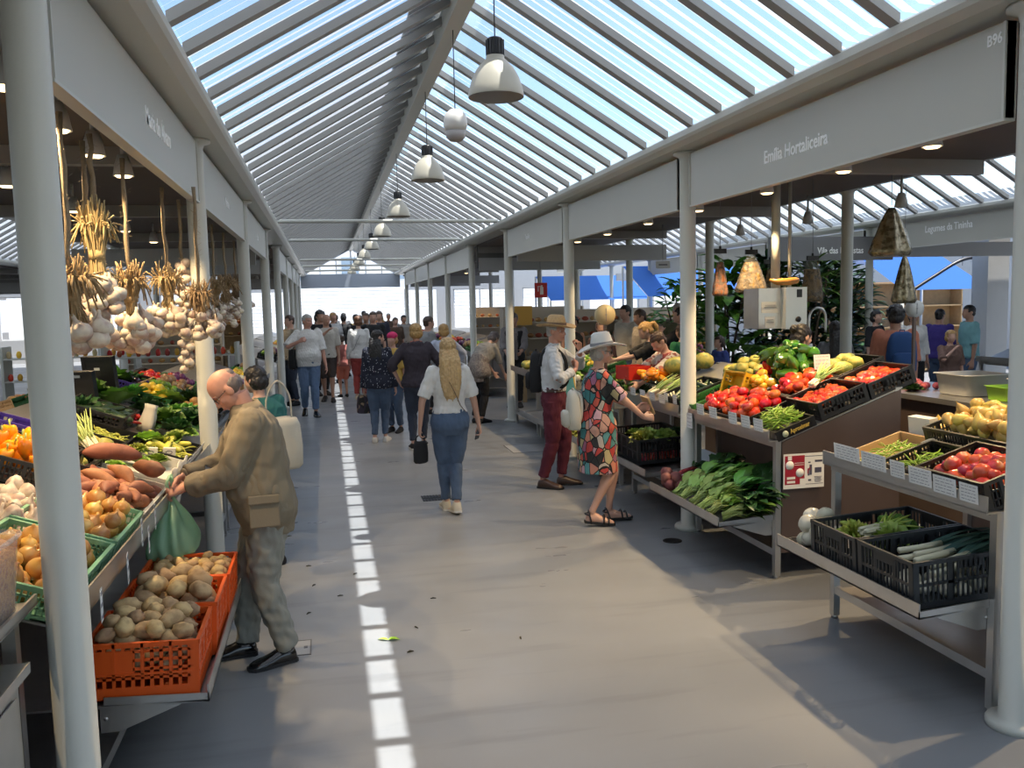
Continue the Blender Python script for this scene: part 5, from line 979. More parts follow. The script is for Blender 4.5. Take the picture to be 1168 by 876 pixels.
heap('pale_gourd', 'pale green gourd on the stand before the cross passage', 'gourd', 'gourds before the cross passage', V['squash'], MW((3.05, 12.3, .92)), .4, .9, 16, .06, 0, seed=83); fill_stand('behind the turnips by the third right post', 3.30, 10.2, 13.1, 1, .95, .3, 3, 6, 12, 'rear right stand', 1)
fill_stand('on the stand between the second and third left posts', -.88, 7.7, 9.5, -1, .89, .36, 2, 4, 14, 'second left stand', 2); leafy_row('at the post behind the bald man', -.95, 6.45, 7.4, -1, .95, .36, 6, 5, ('darkgreens', 'lettuce_dark'), u=.15); fill_stand('on the stand in the third left bay', -.88, 10.0, 12.9, -1, .89, .36, 5, 6, 10, 'third left stand', 1)
for i, y in enumerate((17.0, 20.5, 23.9, 27.4)):
    fill_stand('on the distant stands beyond the cross passage, right', 2.95, y + .2, y + 3.0, 1, .85, .3, 7 + i, 4, 5, 'distant right', 1, .07); fill_stand('on the distant stands beyond the cross passage, left', -.90, y + .1, y + 3.0, -1, .85, .3, 11 + i, 4, 5, 'distant left', 1, .07)
# shelving units with bread, jars and boxes
pale_sh = mat('pale_shelving', (.55, .48, .38), .6)
def shelf_unit(label, x, y, rz, w=1.6, h=1.75, cols=((.45, .24, .08), (.55, .38, .16), (.40, .10, .04)), seed=0, m=None, grp=None, kind='bread_loaf', back=True, n=8):
    rg = random.Random(seed); t = thing('display_shelf', label, 'shelf', (x, y, 0), (0, 0, rz)); b = MB()
    for z in ((.45, .85, 1.2, 1.5) if back else (.45, .85, 1.2)): b.b2((-w/2, -.2, z), (w/2, .2, z + .02))
    for s in (-1, 1): b.b2((s*w/2 - .02, -.2, 0), (s*w/2 + .02, .2, h))
    if back: b.b2((-w/2, .18, 0), (w/2, .2, h))
    b.build('shelf_frame', m or wood_m, t); Rz = MW((x, y, 0), rz)
    for z in ((.87, 1.22, 1.52) if back else (.87, 1.22)):
        for i in range(n):
            c = rg.choice(cols); p = Rz @ Vector((-w/2 + w*(i + .5)/n, -.05 + rg.uniform(-.04, .04), z + .05)); me = fruit(c, kind, .055)[0]; o = put(kind, me, None, p, (0, 0, rg.uniform(0, 3)), (1.25, .8, .85) if kind == 'bread_loaf' else (.7, .7, 1.2)); tag(o, '%s on the %s' % (kind.replace('_', ' '), label), kind.split('_')[0] if kind == 'bread_loaf' else 'jar', kind + 's on ' + label[:24])
shelf_unit('bread shelves behind the straw hat man', 4.6, 16.2, 0, 2.2, seed=1, n=14, m=pale_sh); shelf_unit('bread shelves further right by the yellow sign', 6.9, 16.6, 0, 2.0, seed=2, n=13, m=pale_sh); shelf_unit('jar shelves lit warmly behind the garlic', -2.3, 13.9, .0, 1.9, 1.4, ((.60, .05, .02), (.65, .35, .03), (.35, .05, .02)), 3, m=steel, kind='jar', n=14, back=False); shelf_unit('jar shelves further along behind the far garlic row', -3.9, 14.6, 0, 1.9, 1.4, ((.60, .05, .02), (.65, .35, .03), (.5, .4, .2)), 4, m=steel, kind='jar', n=14, back=False); shelf_unit('wooden shelves behind the white-shirt man', -3.0, 18.2, 0, 1.9, 1.8, seed=5, m=pale_sh, n=9); shelf_unit('wooden shelves past the stooping woman', 5.0, 19.6, 0, 1.9, 1.8, seed=6, m=pale_sh, n=9); shelf_unit('wooden shelves at the far right stalls', 4.95, 24.2, 0, 1.7, 1.8, seed=7, m=pale_sh); shelf_unit('wooden shelves at the far left stalls', -2.95, 23.5, 0, 1.7, 1.8, seed=8)
# next-aisle stands with greens and white onions (right)
stand('stand across the next aisle with white onions and cucumbers', 9.2, 6.8, 10.6, 1, zf=.92, lower=None, slope=.35, group=None); heap('white_onion', 'white onion heaped on the stand across the next aisle', 'onion', 'white onions across the next aisle', V['round_onion'], MW((9.55, 8.6, 1.05), 0, -.33), .5, 1.1, 54, .06, 0, flat=False, sc=(1.2, 1.6), seed=90, mound=.3); heap('cucumber', 'pale green cucumber on the stand across the next aisle', 'cucumber', 'cucumbers across the next aisle', [courg(i, .26, .035, None).mesh('cucumber', mat('pale_cucumber', (.30, .42, .12), .35, val=.15)) for i in range(2)], MW((9.55, 9.7, 1.05), 0, -.33), .5, .9, 34, .045, 0, seed=91, mound=.3, squash=.6); leafy_row('at the rear of the stand across the next aisle', 9.2, 7.2, 9.8, 1, .95, .35, 9, 8, ('cabbage', 'lettuce'), u=.75)
heap('tomato', 'tomato at the end of the stand across the next aisle', 'tomato', 'tomatoes across the next aisle', V['tomato'], MW((9.9, 7.6, 1.2), 0, -.33), .3, .5, 26, .05, 0, seed=92, sc=(1.2, 1.4))
stand('stand on the far side of the right stall block, by the salmon t-shirt man', 5.27, 6.9, 10.0, -1, zf=.9, lower=None, slope=.2, depth=.32)
for i, y in enumerate((3.1, 6.55, 10.0)):
    stand('stainless stand facing the left aisle, %s one behind the garlic' % ('nearest', 'middle', 'furthest')[i], -3.5, y, y + 3.0, 1, zf=.85, lower=None, slope=.3); fill_stand('on the stand facing the left aisle, %s one' % ('nearest', 'middle', 'furthest')[i], -3.5, y + .1, y + 2.9, 1, .85, .3, 20 + i, 4, 8, 'left aisle', 1)
    stand('stand across the left aisle, %s one' % ('nearest', 'middle', 'furthest')[i], -7.45, y + 3.4, y + 6.4, -1, zf=.85, lower=None, slope=.3); leafy_row('on the %s stand across the left aisle' % ('nearest', 'middle', 'furthest')[i], -7.45, y + 3.5, y + 6.3, -1, .85, .3, 30 + i, 6)
# signs and small fittings
t = thing('fire_sign', 'small red extinguisher sign above the straw hat man', 'sign', aty(617, 331, 13.6)); m = MB(); m.box((0, 0, 0), (.21, .02, .24)); m.build('plate', mat('sign_red', (.48, .02, .02), .5), t); m = MB(); m.box((.01, -.012, -.01), (.055, .004, .12)); m.box((.01, -.012, .065), (.03, .004, .03)); m.box((-.03, -.012, .06), (.06, .004, .012)); m.box((-.05, -.012, .02), (.014, .004, .08)); m.build('pictogram', card_m, t); m = MB(); m.cyl((0, .02, .12), (0, .02, 3.02 - t.location.z), .006, 6); m.build('hanger', print_m, t)
t = thing('amber_signboard', 'upright amber wooden panel on the far bread counter', 'board', aty(597, 360, 15.9)); m = MB(); m.box((0, 0, 0), (.34, .02, .36)); m.build('board', mat('amber_board', (.66, .36, .06), .5), t); m = MB(); m.b2((-.04, -.005, -1.9 + (1.9 - t.location.z)), (.04, .015, -.17)); m.build('leg', wood_m, t)
t = thing('stall_plate', 'small white hanging name plate at the far right stalls', 'sign', aty(756, 302, 12.2)); m = MB(); m.box((0, 0, 0), (.22, .02, .11)); m.build('plate', card_m, t); m = MB(); m.box((0, -.012, 0), (.14, .003, .025)); m.build('print', print_m, t); m = MB(); m.cyl((0, 0, .05), (0, 0, 3.02 - t.location.z), .006, 6); m.build('hanger', print_m, t)
# floor fittings and scraps
ir = mat('cast_iron', (.03, .03, .03), .5, .6)
def grate(label, px, py, w, d, n=9): p = atz(px, py); t = thing('floor_drain', label, 'drain', (p.x, p.y, 0)); m = MB(); m.b2((-w/2, -d/2, .0005), (w/2, d/2, .003)); m.build('pan', black_m, t); m = MB(); [m.b2((-w/2 + w*i/n, -d/2, .003), (-w/2 + w*i/n + w*.035, d/2, .006)) for i in range(n + 1)]; m.b2((-w/2, -.008, .003), (w/2, .008, .006)); m.build('grille', ir, t)
grate('dark rectangular floor grate just left of the blonde woman\'s foot', 497, 568, .27, .24)
p = atz(767, 617); m = MB(); m.lathe([(0, .0), (.075, .0), (.075, .004), (.06, .006), (0, .006)], 28); tag(m.build('floor_drain', ir, None, (p.x, p.y, 0)), 'round dark floor drain in front of the beetroot tray', 'drain')
plate_m = mat('floor_plate_paint', (.33, .335, .34), .35)
def fplate(label, px, py, w, d): p = atz(px, py); t = thing('floor_hatch', label, 'hatch', (p.x, p.y, 0)); m = MB(); m.b2((-w/2, -d/2, .0), (w/2, d/2, .003)); m.build('lid', plate_m, t); m = MB(); [m.b2(a, b) for a, b in (((-w/2 - .008, -d/2 - .008, 0), (w/2 + .008, -d/2, .004)), ((-w/2 - .008, d/2, 0), (w/2 + .008, d/2 + .008, .004)), ((-w/2 - .008, -d/2, 0), (-w/2, d/2, .004)), ((w/2, -d/2, 0), (w/2 + .008, d/2, .004)))]; m.box((w*.36, 0, .004), (.02, .03, .002)); m.build('rim', mat('dark_rim', (.12, .12, .12), .5), t)
fplate('square painted floor hatch right of the bald man\'s shoes', 336, 740, .17, .20); fplate('dark square floor hatch between the dress woman and the blonde', 606, 511, .6, .6)
m = MB(); [leaf(m, (0, 0, .006), (math.cos(a), math.sin(a), .12), .07, .012, curl=.6, seed=i) for i, a in enumerate((0, .5, 2.6))]; p = atz(443, 731); tag(m.build('leaf_scrap', mat('lime_leaf', (.35, .60, .03), .5), None, (p.x, p.y, 0)), 'bright green leaf scrap lying on the strip of sunlight', 'leaf')
for i, (px, py, a) in enumerate(((468, 744, .3), (405, 655, .8), (352, 646, .1), (358, 668, 1), (388, 680, .2), (594, 728, 1.4), (494, 683, 0), (330, 612, .5), (352, 700, .9), (475, 716, 2))): p = atz(px, py); m = MB(); m.tube([(-.018, 0, .004), (0, .003, .006), (.02, 0, .003)], [.002, .006 if i == 0 else .004, .002], 6, sx=1.4); tag(m.build('dry_scrap', mat('dry_leaf_brown', (.04, .035, .02), .9), None, (p.x, p.y, 0), (0, 0, a)), 'small dark dry scrap on the grey floor' if i else 'dark dry leaf on the floor beside the sunlit strip', 'scrap', 'dry scraps on the floor' if i else None)
# white cloth hanging from the counter end, and dark bag under the near left stand
m = MB(); m.sheet([[(-.86 + .25*math.sin(k)*.02 - .10*(j/8.0), 4.95 + .55*k/10, 1.02 - .46*j/8 + .012*math.sin(k*1.7 + j*.3)) for j in range(9)] for k in range(11)]); o = m.build('hanging_cloth', mat('off_white_cloth', (.55, .52, .46), .85)); tag(o, 'off-white cloth hanging at the stand front behind the green bag', 'cloth'); md = o.modifiers.new('s', 'SOLIDIFY'); md.thickness = .006
# ================================================================ warm spot lamps under the stall ceilings
lamp_w = mat('lamp_white', (.55, .54, .52), .4); glow = mat('warm_bulb', (1, .8, .5), .5, emit=(1, .72, .38), estr=2.6)
def spot(loc, label, energy, tgt, group=None, ang=98, lit=True):
    t = thing('spot_lamp', label, 'lamp', loc, (0, 0, 0), group); m = MB(); m.lathe([(.0, .13), (.03, .13), (.05, .07), (.062, 0), (.058, 0), (.045, .06), (0, .08)], 18); m.build('lamp_shade', lamp_w, t); m = MB(); m.lathe([(0, -.012), (.040, -.008), (.052, .004), (.04, .05), (0, .055)], 14); m.build('bulb', glow if lit else lamp_w, t); m = MB(); m.cyl((0, 0, .12), (0, 0, 3.02 - loc[2]), .012, 8); m.build('stem', lamp_w, t)
    if energy:
        l = bpy.data.lights.new('spot', 'SPOT'); l.energy = energy; l.color = (1, .72, .40); l.spot_size = math.radians(ang); l.spot_blend = .35; l.shadow_soft_size = .018; o = bpy.data.objects.new('spot', l); COL.objects.link(o); o.location = (loc[0], loc[1], loc[2] - .03); o.rotation_euler = (Vector(loc) - Vector(tgt)).normalized().to_track_quat('Z', 'Y').to_euler()
for i, (px, py) in enumerate(((4, 97), (66, 146), (107, 175), (141, 198))):
    p = atz(px, py + 3, 2.74); spot((p.x, p.y, 2.74), ('lit cone lamp at the left edge under the dark ceiling', 'lit cone lamp above the first garlic rope', 'lit cone lamp above the second garlic rope', 'lit cone lamp above the third garlic rope')[i], SPOT_E*1.25, (p.x + .35, p.y, 0))
for i, (y, x) in enumerate(((3.35, 3.75), (4.7, 3.7), (5.7, 3.75), (6.9, 3.8), (8.3, 3.8), (9.7, 3.8), (11.2, 3.8), (12.6, 3.8))): spot((x, y, 2.80), 'white cone lamp under the dark ceiling of the right stalls', SPOT_E*(2.1 if i < 4 else 1.4), (x - .4, y, 0), 'cone lamps of the right stalls')
for i, y in enumerate((6.6, 8.2, 10.2, 11.8)): spot((-2.1, y, 2.78), 'white cone lamp under the dark ceiling of the left stalls', SPOT_E, (-1.8, y, 0), 'cone lamps of the left stalls')
for i, y in enumerate((17.8, 20.9, 24.3, 27.8)): spot((4.0, y, 2.78), 'distant cone lamp over the far right stalls', SPOT_E, (3.8, y, 0), 'distant cone lamps right'); spot((-2.0, y, 2.78), 'distant cone lamp over the far left stalls', SPOT_E, (-1.8, y, 0), 'distant cone lamps left')
for i, y in enumerate((5.6, 7.2, 8.8, 10.4)): spot((5.35, y, 2.72), 'tilted white track lamp along the beam over the next aisle', 0, (5, y, 0), 'track lamps', lit=False)
# ================================================================ people
def skin_mat(name, c): return mat(name, c, 0.5, var=0.10, vscale=14, sss=0.08)
SK = {'light': skin_mat('light_skin', (0.58, 0.34, 0.25)), 'tan': skin_mat('tanned_skin', (0.46, 0.25, 0.17)), 'ruddy': skin_mat('ruddy_skin', (0.56, 0.28, 0.20)),
      'brown': skin_mat('brown_skin', (0.30, 0.16, 0.10))}
def hair_mat(name, c):
    m = mat(name, c, .42, var=.45, vscale=1.0)
    nt = m.node_tree; N = nt.nodes; nz = [n for n in N if n.type == 'TEX_NOISE'][0]; mp = N.new('ShaderNodeMapping'); mp.inputs['Scale'].default_value = (90, 90, 7); tc = [n for n in N if n.type == 'TEX_COORD'][0]
    nt.links.new(tc.outputs['Object'], mp.inputs['Vector']); nt.links.new(mp.outputs[0], nz.inputs['Vector'])
    bp = N.new('ShaderNodeBump'); bp.inputs['Strength'].default_value = .6; bp.inputs['Distance'].default_value = .01; nt.links.new(nz.outputs['Fac'], bp.inputs['Height']); nt.links.new(bp.outputs[0], N['Principled BSDF'].inputs['Normal']); return m
HAIRM = {'blond': hair_mat('blond_hair', (0.50, 0.33, 0.15)), 'darkblond': hair_mat('dark_blond_hair', (0.42, 0.25, 0.09)),
         'brown': hair_mat('brown_hair', (0.07, 0.04, 0.025)), 'black': hair_mat('black_hair', (0.016, 0.013, 0.012)),
         'grey': hair_mat('grey_hair', (0.38, 0.36, 0.33)), 'darkgrey': hair_mat('dark_grey_hair', (0.13, 0.10, 0.09)), 'auburn': hair_mat('auburn_hair', (0.13, 0.055, 0.025))}
eye_white = mat('eye_white', (0.75, 0.72, 0.68), 0.25); eye_dark = mat('eye_iris', (0.03, 0.02, 0.015), 0.2); lip_m = mat('lips', (0.42, 0.16, 0.13), 0.45)
def cloth(name, c, **k): 
    k.setdefault('rough', 0.85); k.setdefault('var', 0.10); k.setdefault('vscale', 5); k.setdefault('bump', 0.12); k.setdefault('bscale', 160)
    return mat(name, c, **k)
def wrinkle(o, amp, freq=14.0, seed=0, aniso=(1, 1, 0.5)):
    freq *= 4.0; me = o.data; n = len(me.vertices)
    co = np.empty(n*3, np.float32); no = np.empty(n*3, np.float32)
    me.vertices.foreach_get('co', co); me.vertices.foreach_get('normal', no)
    co = co.reshape(-1, 3); no = no.reshape(-1, 3); rg = np.random.RandomState(seed + 11); d = np.zeros(n)
    for k in range(7):
        v = rg.normal(size=3) * np.array(aniso) * freq * (0.6 + 0.25*k); ph = rg.uniform(0, 6.28)
        w = np.sin(co @ v + ph + 1.6*np.sin(co @ (rg.normal(size=3)*freq*0.4) + ph*2)); d += w / (1 + 0.45*k)
    co = co + no * (amp * d / 2.6)[:, None]
    me.vertices.foreach_set('co', co.ravel().astype(np.float32)); me.update()
def sstep(x, a, b): t = min(1, max(0, (x - a) / (b - a))); return t*t*(3-2*t)
MALE = [(.455, .060, .052), (.485, .088, .066), (.525, .096, .070), (.565, .090, .064), (.605, .084, .060), (.65, .087, .063), (.70, .094, .067), (.745, .100, .068), (.78, .100, .062), (.808, .088, .050), (.828, .058, .042), (.845, .034, .034)]
FEM = [(.455, .064, .056), (.485, .095, .072), (.525, .102, .074), (.565, .092, .066), (.61, .074, .055), (.65, .077, .058), (.70, .083, .070), (.735, .087, .072), (.775, .088, .058), (.805, .078, .046), (.826, .050, .038), (.843, .029, .030)]
class Body:
    def __init__(s, h=1.7, sex='m', lean=0.0, twist=0.0, side=0.0, head=(0, 0), fl=None, fr=None, hl=None, hr=None, el=(-.4, -.8, -.3), er=(.4, -.8, -.3), fat=1.0, belly=0.0, drop=0.0, kl=(0, 1, 0), kr=(0, 1, 0), sh=1.0):
        s.h = h; s.sex = sex; s.fat = fat; s.belly = belly
        s.prof = MALE if sex == 'm' else FEM
        s.lean = lean; s.twist = twist; s.side = side; s.drop = drop
        s.sw = (.100 if sex == 'm' else .090) * sh
        fl = fl or (-.055, 0.0, 0.0, 0.0, 0.12); fr = fr or (.055, 0.0, 0.0, 0.0, -0.12)
        s.feet = (fl, fr); s.frames = {}
        s._spine()
        P0, M0 = s.sp(.805)
        s.shl = P0 + M0 @ Vector((-s.sw*h, 0, 0)); s.shr = P0 + M0 @ Vector((s.sw*h, 0, 0))
        hl = hl or (-.135, .03, .455); hr = hr or (.135, .03, .455)
        s.hl = Vector(hl)*h; s.hr = Vector(hr)*h
        s.ell, s.hl = s.ik(s.shl, s.hl, .172*h, .148*h, Vector(el)); s.elr, s.hr = s.ik(s.shr, s.hr, .172*h, .148*h, Vector(er))
        hp, hm = s.sp(.515)
        s.hipl = hp + hm @ Vector((-.048*h, 0, 0)); s.hipr = hp + hm @ Vector((.048*h, 0, 0))
        s.ank = []; s.kne = []
        for k, f in enumerate(s.feet):
            a = s.foot_M(k) @ Vector((0, -.022*h, .05*h)); s.ank.append(a)
            kk, a2 = s.ik((s.hipl, s.hipr)[k], a, .238*h, .236*h, Vector((kl, kr)[k])); s.kne.append(kk)
        nb, nm = s.sp(.84)
        hp_, hy = head
        s.neck0 = s.sp(.825)[0]
        s.hM = nm @ Matrix.Rotation(hy, 3, 'Z') @ Matrix.Rotation(-hp_, 3, 'X')
        s.headc = nb + (nm @ Matrix.Rotation(hy, 3, 'Z') @ Matrix.Rotation(-hp_*0.6, 3, 'X')) @ Vector((0, .010*h, .085*h))
    def _spine(s):
        h = s.h; n = 80; z = .40; p = Vector((0, 0, .40*h - s.drop*h)); s.tab = []
        if True:
            for i in range(n + 1):
                zz = .40 + .46*i/n
                a = s.lean * sstep(zz, .50, .70)
                tw = s.twist * sstep(zz, .55, .80); sd = s.side * sstep(zz, .5, .72)
                M = Matrix.Rotation(tw, 3, 'Z') @ Matrix.Rotation(sd, 3, 'Y') @ Matrix.Rotation(-a, 3, 'X')
                if i: p = p + M @ Vector((0, 0, .46/n*h))
                s.tab.append((zz, p.copy(), M))
    def sp(s, z):
        i = max(0, min(80, int(round((z - .40)/.46*80)))); return s.tab[i][1].copy(), s.tab[i][2].copy()
    @staticmethod
    def ik(a, b, l1, l2, hint):
        d = b - a; L = d.length
        if L > (l1 + l2)*.998: b = a + d*((l1+l2)*.998/L); d = b - a; L = d.length
        x = (l1*l1 - l2*l2 + L*L)/(2*L); r = math.sqrt(max(0, l1*l1 - x*x)); dn = d/L
        hh = hint - dn*hint.dot(dn); hh = hh.normalized() if hh.length > 1e-5 else Vector((0, 1, 0))
        return a + dn*x + hh*r, b
    def foot_M(s, k):
        f = s.feet[k]; h = s.h
        # pitch > 0 lifts the heel about the ball of the foot
        return Matrix.Translation(Vector((f[0]*h, f[1]*h, f[2]*h))) @ Matrix.Rotation(f[4], 4, 'Z') @ Matrix.Translation((0, .06*h, 0)) @ Matrix.Rotation(-f[3], 4, 'X') @ Matrix.Translation((0, -.06*h, 0))
    def ring(s, z, w, d, n=22, yoff=0.0, ex=2.4):
        p, M = s.sp(z); h = s.h; out = []
        for j in range(n):
            a = 2*PI*j/n; c, q = math.cos(a), math.sin(a)
            out.append(p + M @ Vector((math.copysign(abs(c)**(2/ex), c)*w*h, math.copysign(abs(q)**(2/ex), q)*d*h + yoff*h, 0)))
        return out
    def profile(s, z):
        P = s.prof
        for i in range(len(P)-1):
            if z <= P[i+1][0]:
                t = max(0, (z - P[i][0])/(P[i+1][0]-P[i][0])); return P[i][1]*(1-t)+P[i+1][1]*t, P[i][2]*(1-t)+P[i+1][2]*t
        return P[-1][1], P[-1][2]
    def torso(s, mb, z0, z1, off=0.0, flare=0.0, n=14, front=0.0):
        rings = []
        for i in range(n + 1):
            z = z0 + (z1 - z0)*i/n; w, d = s.profile(z); g = s.fat if z < .79 else 1 + (s.fat-1)*.3
            bl = s.belly*math.exp(-((z-.60)/.06)**2); fz = flare*max(0, (.60 - z)/.15)
            o = off/s.h if z < .815 else off/s.h*.6
            rings.append(s.ring(z, w*g + o + bl*.4 + fz, d*g + o + bl*.5 + fz + front*.5, yoff=bl*.5 + (.006 if s.sex != 'm' and .68 < z < .76 else 0) + front*.5))
        mb.loft(rings)
    def arm(s, mb, k, t0=0.0, t1=1.0, off=0.0, g=1.0, cuff=0.0, slack=0.0):
        """t: 0 shoulder, 0.53 elbow, 1 wrist"""
        a, e, w = (s.shl, s.ell, s.hl) if k == 0 else (s.shr, s.elr, s.hr)
        h = s.h; g *= (1.0 if s.sex == 'm' else .86) * (0.6 + .4*s.fat)
        key = [(0, .031), (.12, .030), (.30, .0265), (.5, .0215), (.60, .0225), (.75, .0195), (1.0, .0145)]
        pts = []; rr = []; c = cr([a + (a - e)*.02, a.lerp(e, .5), e.lerp(a, .06), e.lerp(w, .06), e.lerp(w, .5), w], 5)
        m = len(c)-1
        for i, p in enumerate(c):
            t = i/m
            if t < t0 - 1e-6 or t > t1 + .5/m: continue
            for q in range(len(key)-1):
                if t <= key[q+1][0]: u = (t-key[q][0])/(key[q+1][0]-key[q][0]); r = key[q][1]*(1-u)+key[q+1][1]*u; break
            pts.append(p); rr.append(r*h*g + off + slack*sstep(t, 0, t1) + (cuff if t > t1 - .08 else 0))
        mb.tube(pts, rr, 14); mb.ell(pts[0], (rr[0]*1.02,)*3)
    def leg(s, mb, k, t0=0.0, t1=1.0, off=0.0, g=1.0, flare=0.0):
        a, e, w = (s.hipl, s.hipr)[k], s.kne[k], s.ank[k]; h = s.h; g *= (0.55 + .45*s.fat)
        key = [(0, .054), (.15, .052), (.35, .042), (.5, .031), (.62, .033), (.70, .031), (.88, .021), (1.0, .019)]
        c = cr([a, a.lerp(e, .5), e.lerp(a, .08), e.lerp(w, .08), e.lerp(w, .5), w], 6); m = len(c)-1; pts = []; rr = []
        for i, p in enumerate(c):
            t = i/m
            if t < t0 - 1e-6 or t > t1 + .5/m: continue
            for q in range(len(key)-1):
                if t <= key[q+1][0] + 1e-9: u = (t-key[q][0])/(key[q+1][0]-key[q][0]); r = key[q][1]*(1-u)+key[q+1][1]*u; break
            pts.append(p); rr.append(r*h*g + off + flare*sstep(t, .3, 1.0))
        mb.tube(pts, rr, 16)
    def hand(s, mb, k, d=None, n=None, curl=.5, spread=.12, sc=1.0, thumb=.5):
        e, w = (s.ell, s.hl) if k == 0 else (s.elr, s.hr); h = s.h*(1.0 if s.sex == 'm' else .93)*sc
        d = (Vector(d) if d is not None else (w - e)).normalized()
        n = Vector(n) if n is not None else Vector((1 if k == 0 else -1, 0, 0))
        n = (n - d*n.dot(d)).normalized(); th = d.cross(n) if k == 1 else n.cross(d)
        L = .058*h
        rings = []
        for t, wd, tk in ((-.05, .0145, .012), (.25, .0195, .0115), (.65, .0245, .0105), (1.0, .0245, .009)):
            c = w + d*(t*L); rings.append([c + th*(math.cos(2*PI*j/12)*wd*h) + n*(math.sin(2*PI*j/12)*tk*h) for j in range(12)])
        mb.loft(rings)
        tips = []
        for i in range(4):
            o = (1.5 - i)*.0127*h; base = w + d*(L*.93) + th*o
            ln = (.042, .047, .044, .034)[i]*h; dd = (d + th*(spread*(1.5-i)*.35)).normalized(); p = base; pts = [p - d*.008*h, p]
            for q, (fr_, an) in enumerate(((.45, .7), (.32, 1.0), (.23, .7))):
                ax = th; ang = curl*an*(1.15 if i > 1 else 1.0)
                dd = (dd*math.cos(ang) + (n - dd*n.dot(dd)).normalized()*math.sin(ang)).normalized()
                p = p + dd*(ln*fr_); pts.append(p)
            mb.tube(pts, [.0058*h, .0056*h, .0053*h, .005*h, .0036*h], 8); tips.append(p)
        tp = w + d*(.22*L) + th*(.017*h); td = (d*.75 + th*.75 + n*thumb*.5).normalized()
        t2 = tp + td*.024*h; t3 = t2 + (d*.95 + th*.12 + n*thumb).normalized()*.022*h; t4 = t3 + (d + n*thumb*1.3).normalized()*.016*h
        mb.tube([tp - td*.006*h, tp, t2, t3, t4], [.0085*h, .0085*h, .0066*h, .006*h, .0042*h], 8)
        return w + d*L + n*.012*h
    def head(s, mb):
        h = s.h; M = s.hM; c = s.headc; f = 1.0 if s.sex == 'm' else .95
        E_ = lambda p, r, rot=None: mb.ell(c + M @ (Vector(p)*h), [q*h for q in r], M @ rot if rot is not None else M, 16, 12)
        E_((0, -.006, .012), (.0445*f, .0545*f, .0505*f))
        E_((0, .012, -.018), (.0385*f, .040*f, .042*f))
        E_((0, .021, -.036), (.027*f, .0275*f, .024*f))          # jaw and chin
        E_((0, .038, -.050), (.014*f, .010*f, .010*f))
        E_((0, .0405, .010), (.030*f, .011, .008))               # brow
        mb.tube([c + M @ (Vector(p)*h) for p in ((0, .047, .008), (0, .0545, -.008), (0, .0605, -.0155), (0, .052, -.021))], [.0042*h, .0052*h, .0062*h, .0045*h], 8)
        for sx in (-1, 1):
            E_((sx*.0078, .0525, -.0175), (.0046, .0058, .0042))
            E_((sx*.0435*f, -.004, -.006), (.0062, .0125, .0185), Matrix.Rotation(sx*.25, 3, 'Z'))
            E_((sx*.022*f, .032, -.012), (.013, .014, .012))     # cheeks
        E_((0, .050, -.0325), (.0125, .006, .0042)); E_((0, .049, -.039), (.0115, .0058, .004))
        mb.tube([s.neck0 - (s.headc - s.neck0)*.25, s.neck0, c + M @ Vector((0, -.012*h, -.035*h))], [.036*h*f, (.033 if s.sex == 'm' else .027)*h, (.033 if s.sex == 'm' else .027)*h], 14)
    def hp(s, p): return s.headc + s.hM @ (Vector(p)*s.h)
def shoe(B, mb, k, off=0.0, hi=0.0, n=14, sole=False):
    h = B.h; F = B.foot_M(k); rings = []
    for y, w, zt in ((-.050, .010, .030), (-.044, .0195, .044), (-.022, .0225, .056 + hi), (.005, .0225, .054 + hi*.6), (.035, .0255, .040), (.062, .0285, .031), (.085, .0265, .025), (.100, .0185, .019), (.106, .008, .012)):
        r = []
        w2 = w + off
        for j in range(n):
            a = 2*PI*j/n; x = math.cos(a)*w2; z = math.sin(a); zz = (zt + off)*(.42 + .58*z) if z > 0 else (zt)*.42*(1 + z) if z > -1 else 0
            if z <= 0: zz = zt*.42*(1 - min(1, abs(z)*1.5))
            r.append(F @ (Vector((x, y, zz))*h))
        rings.append(r)
    mb.loft(rings)
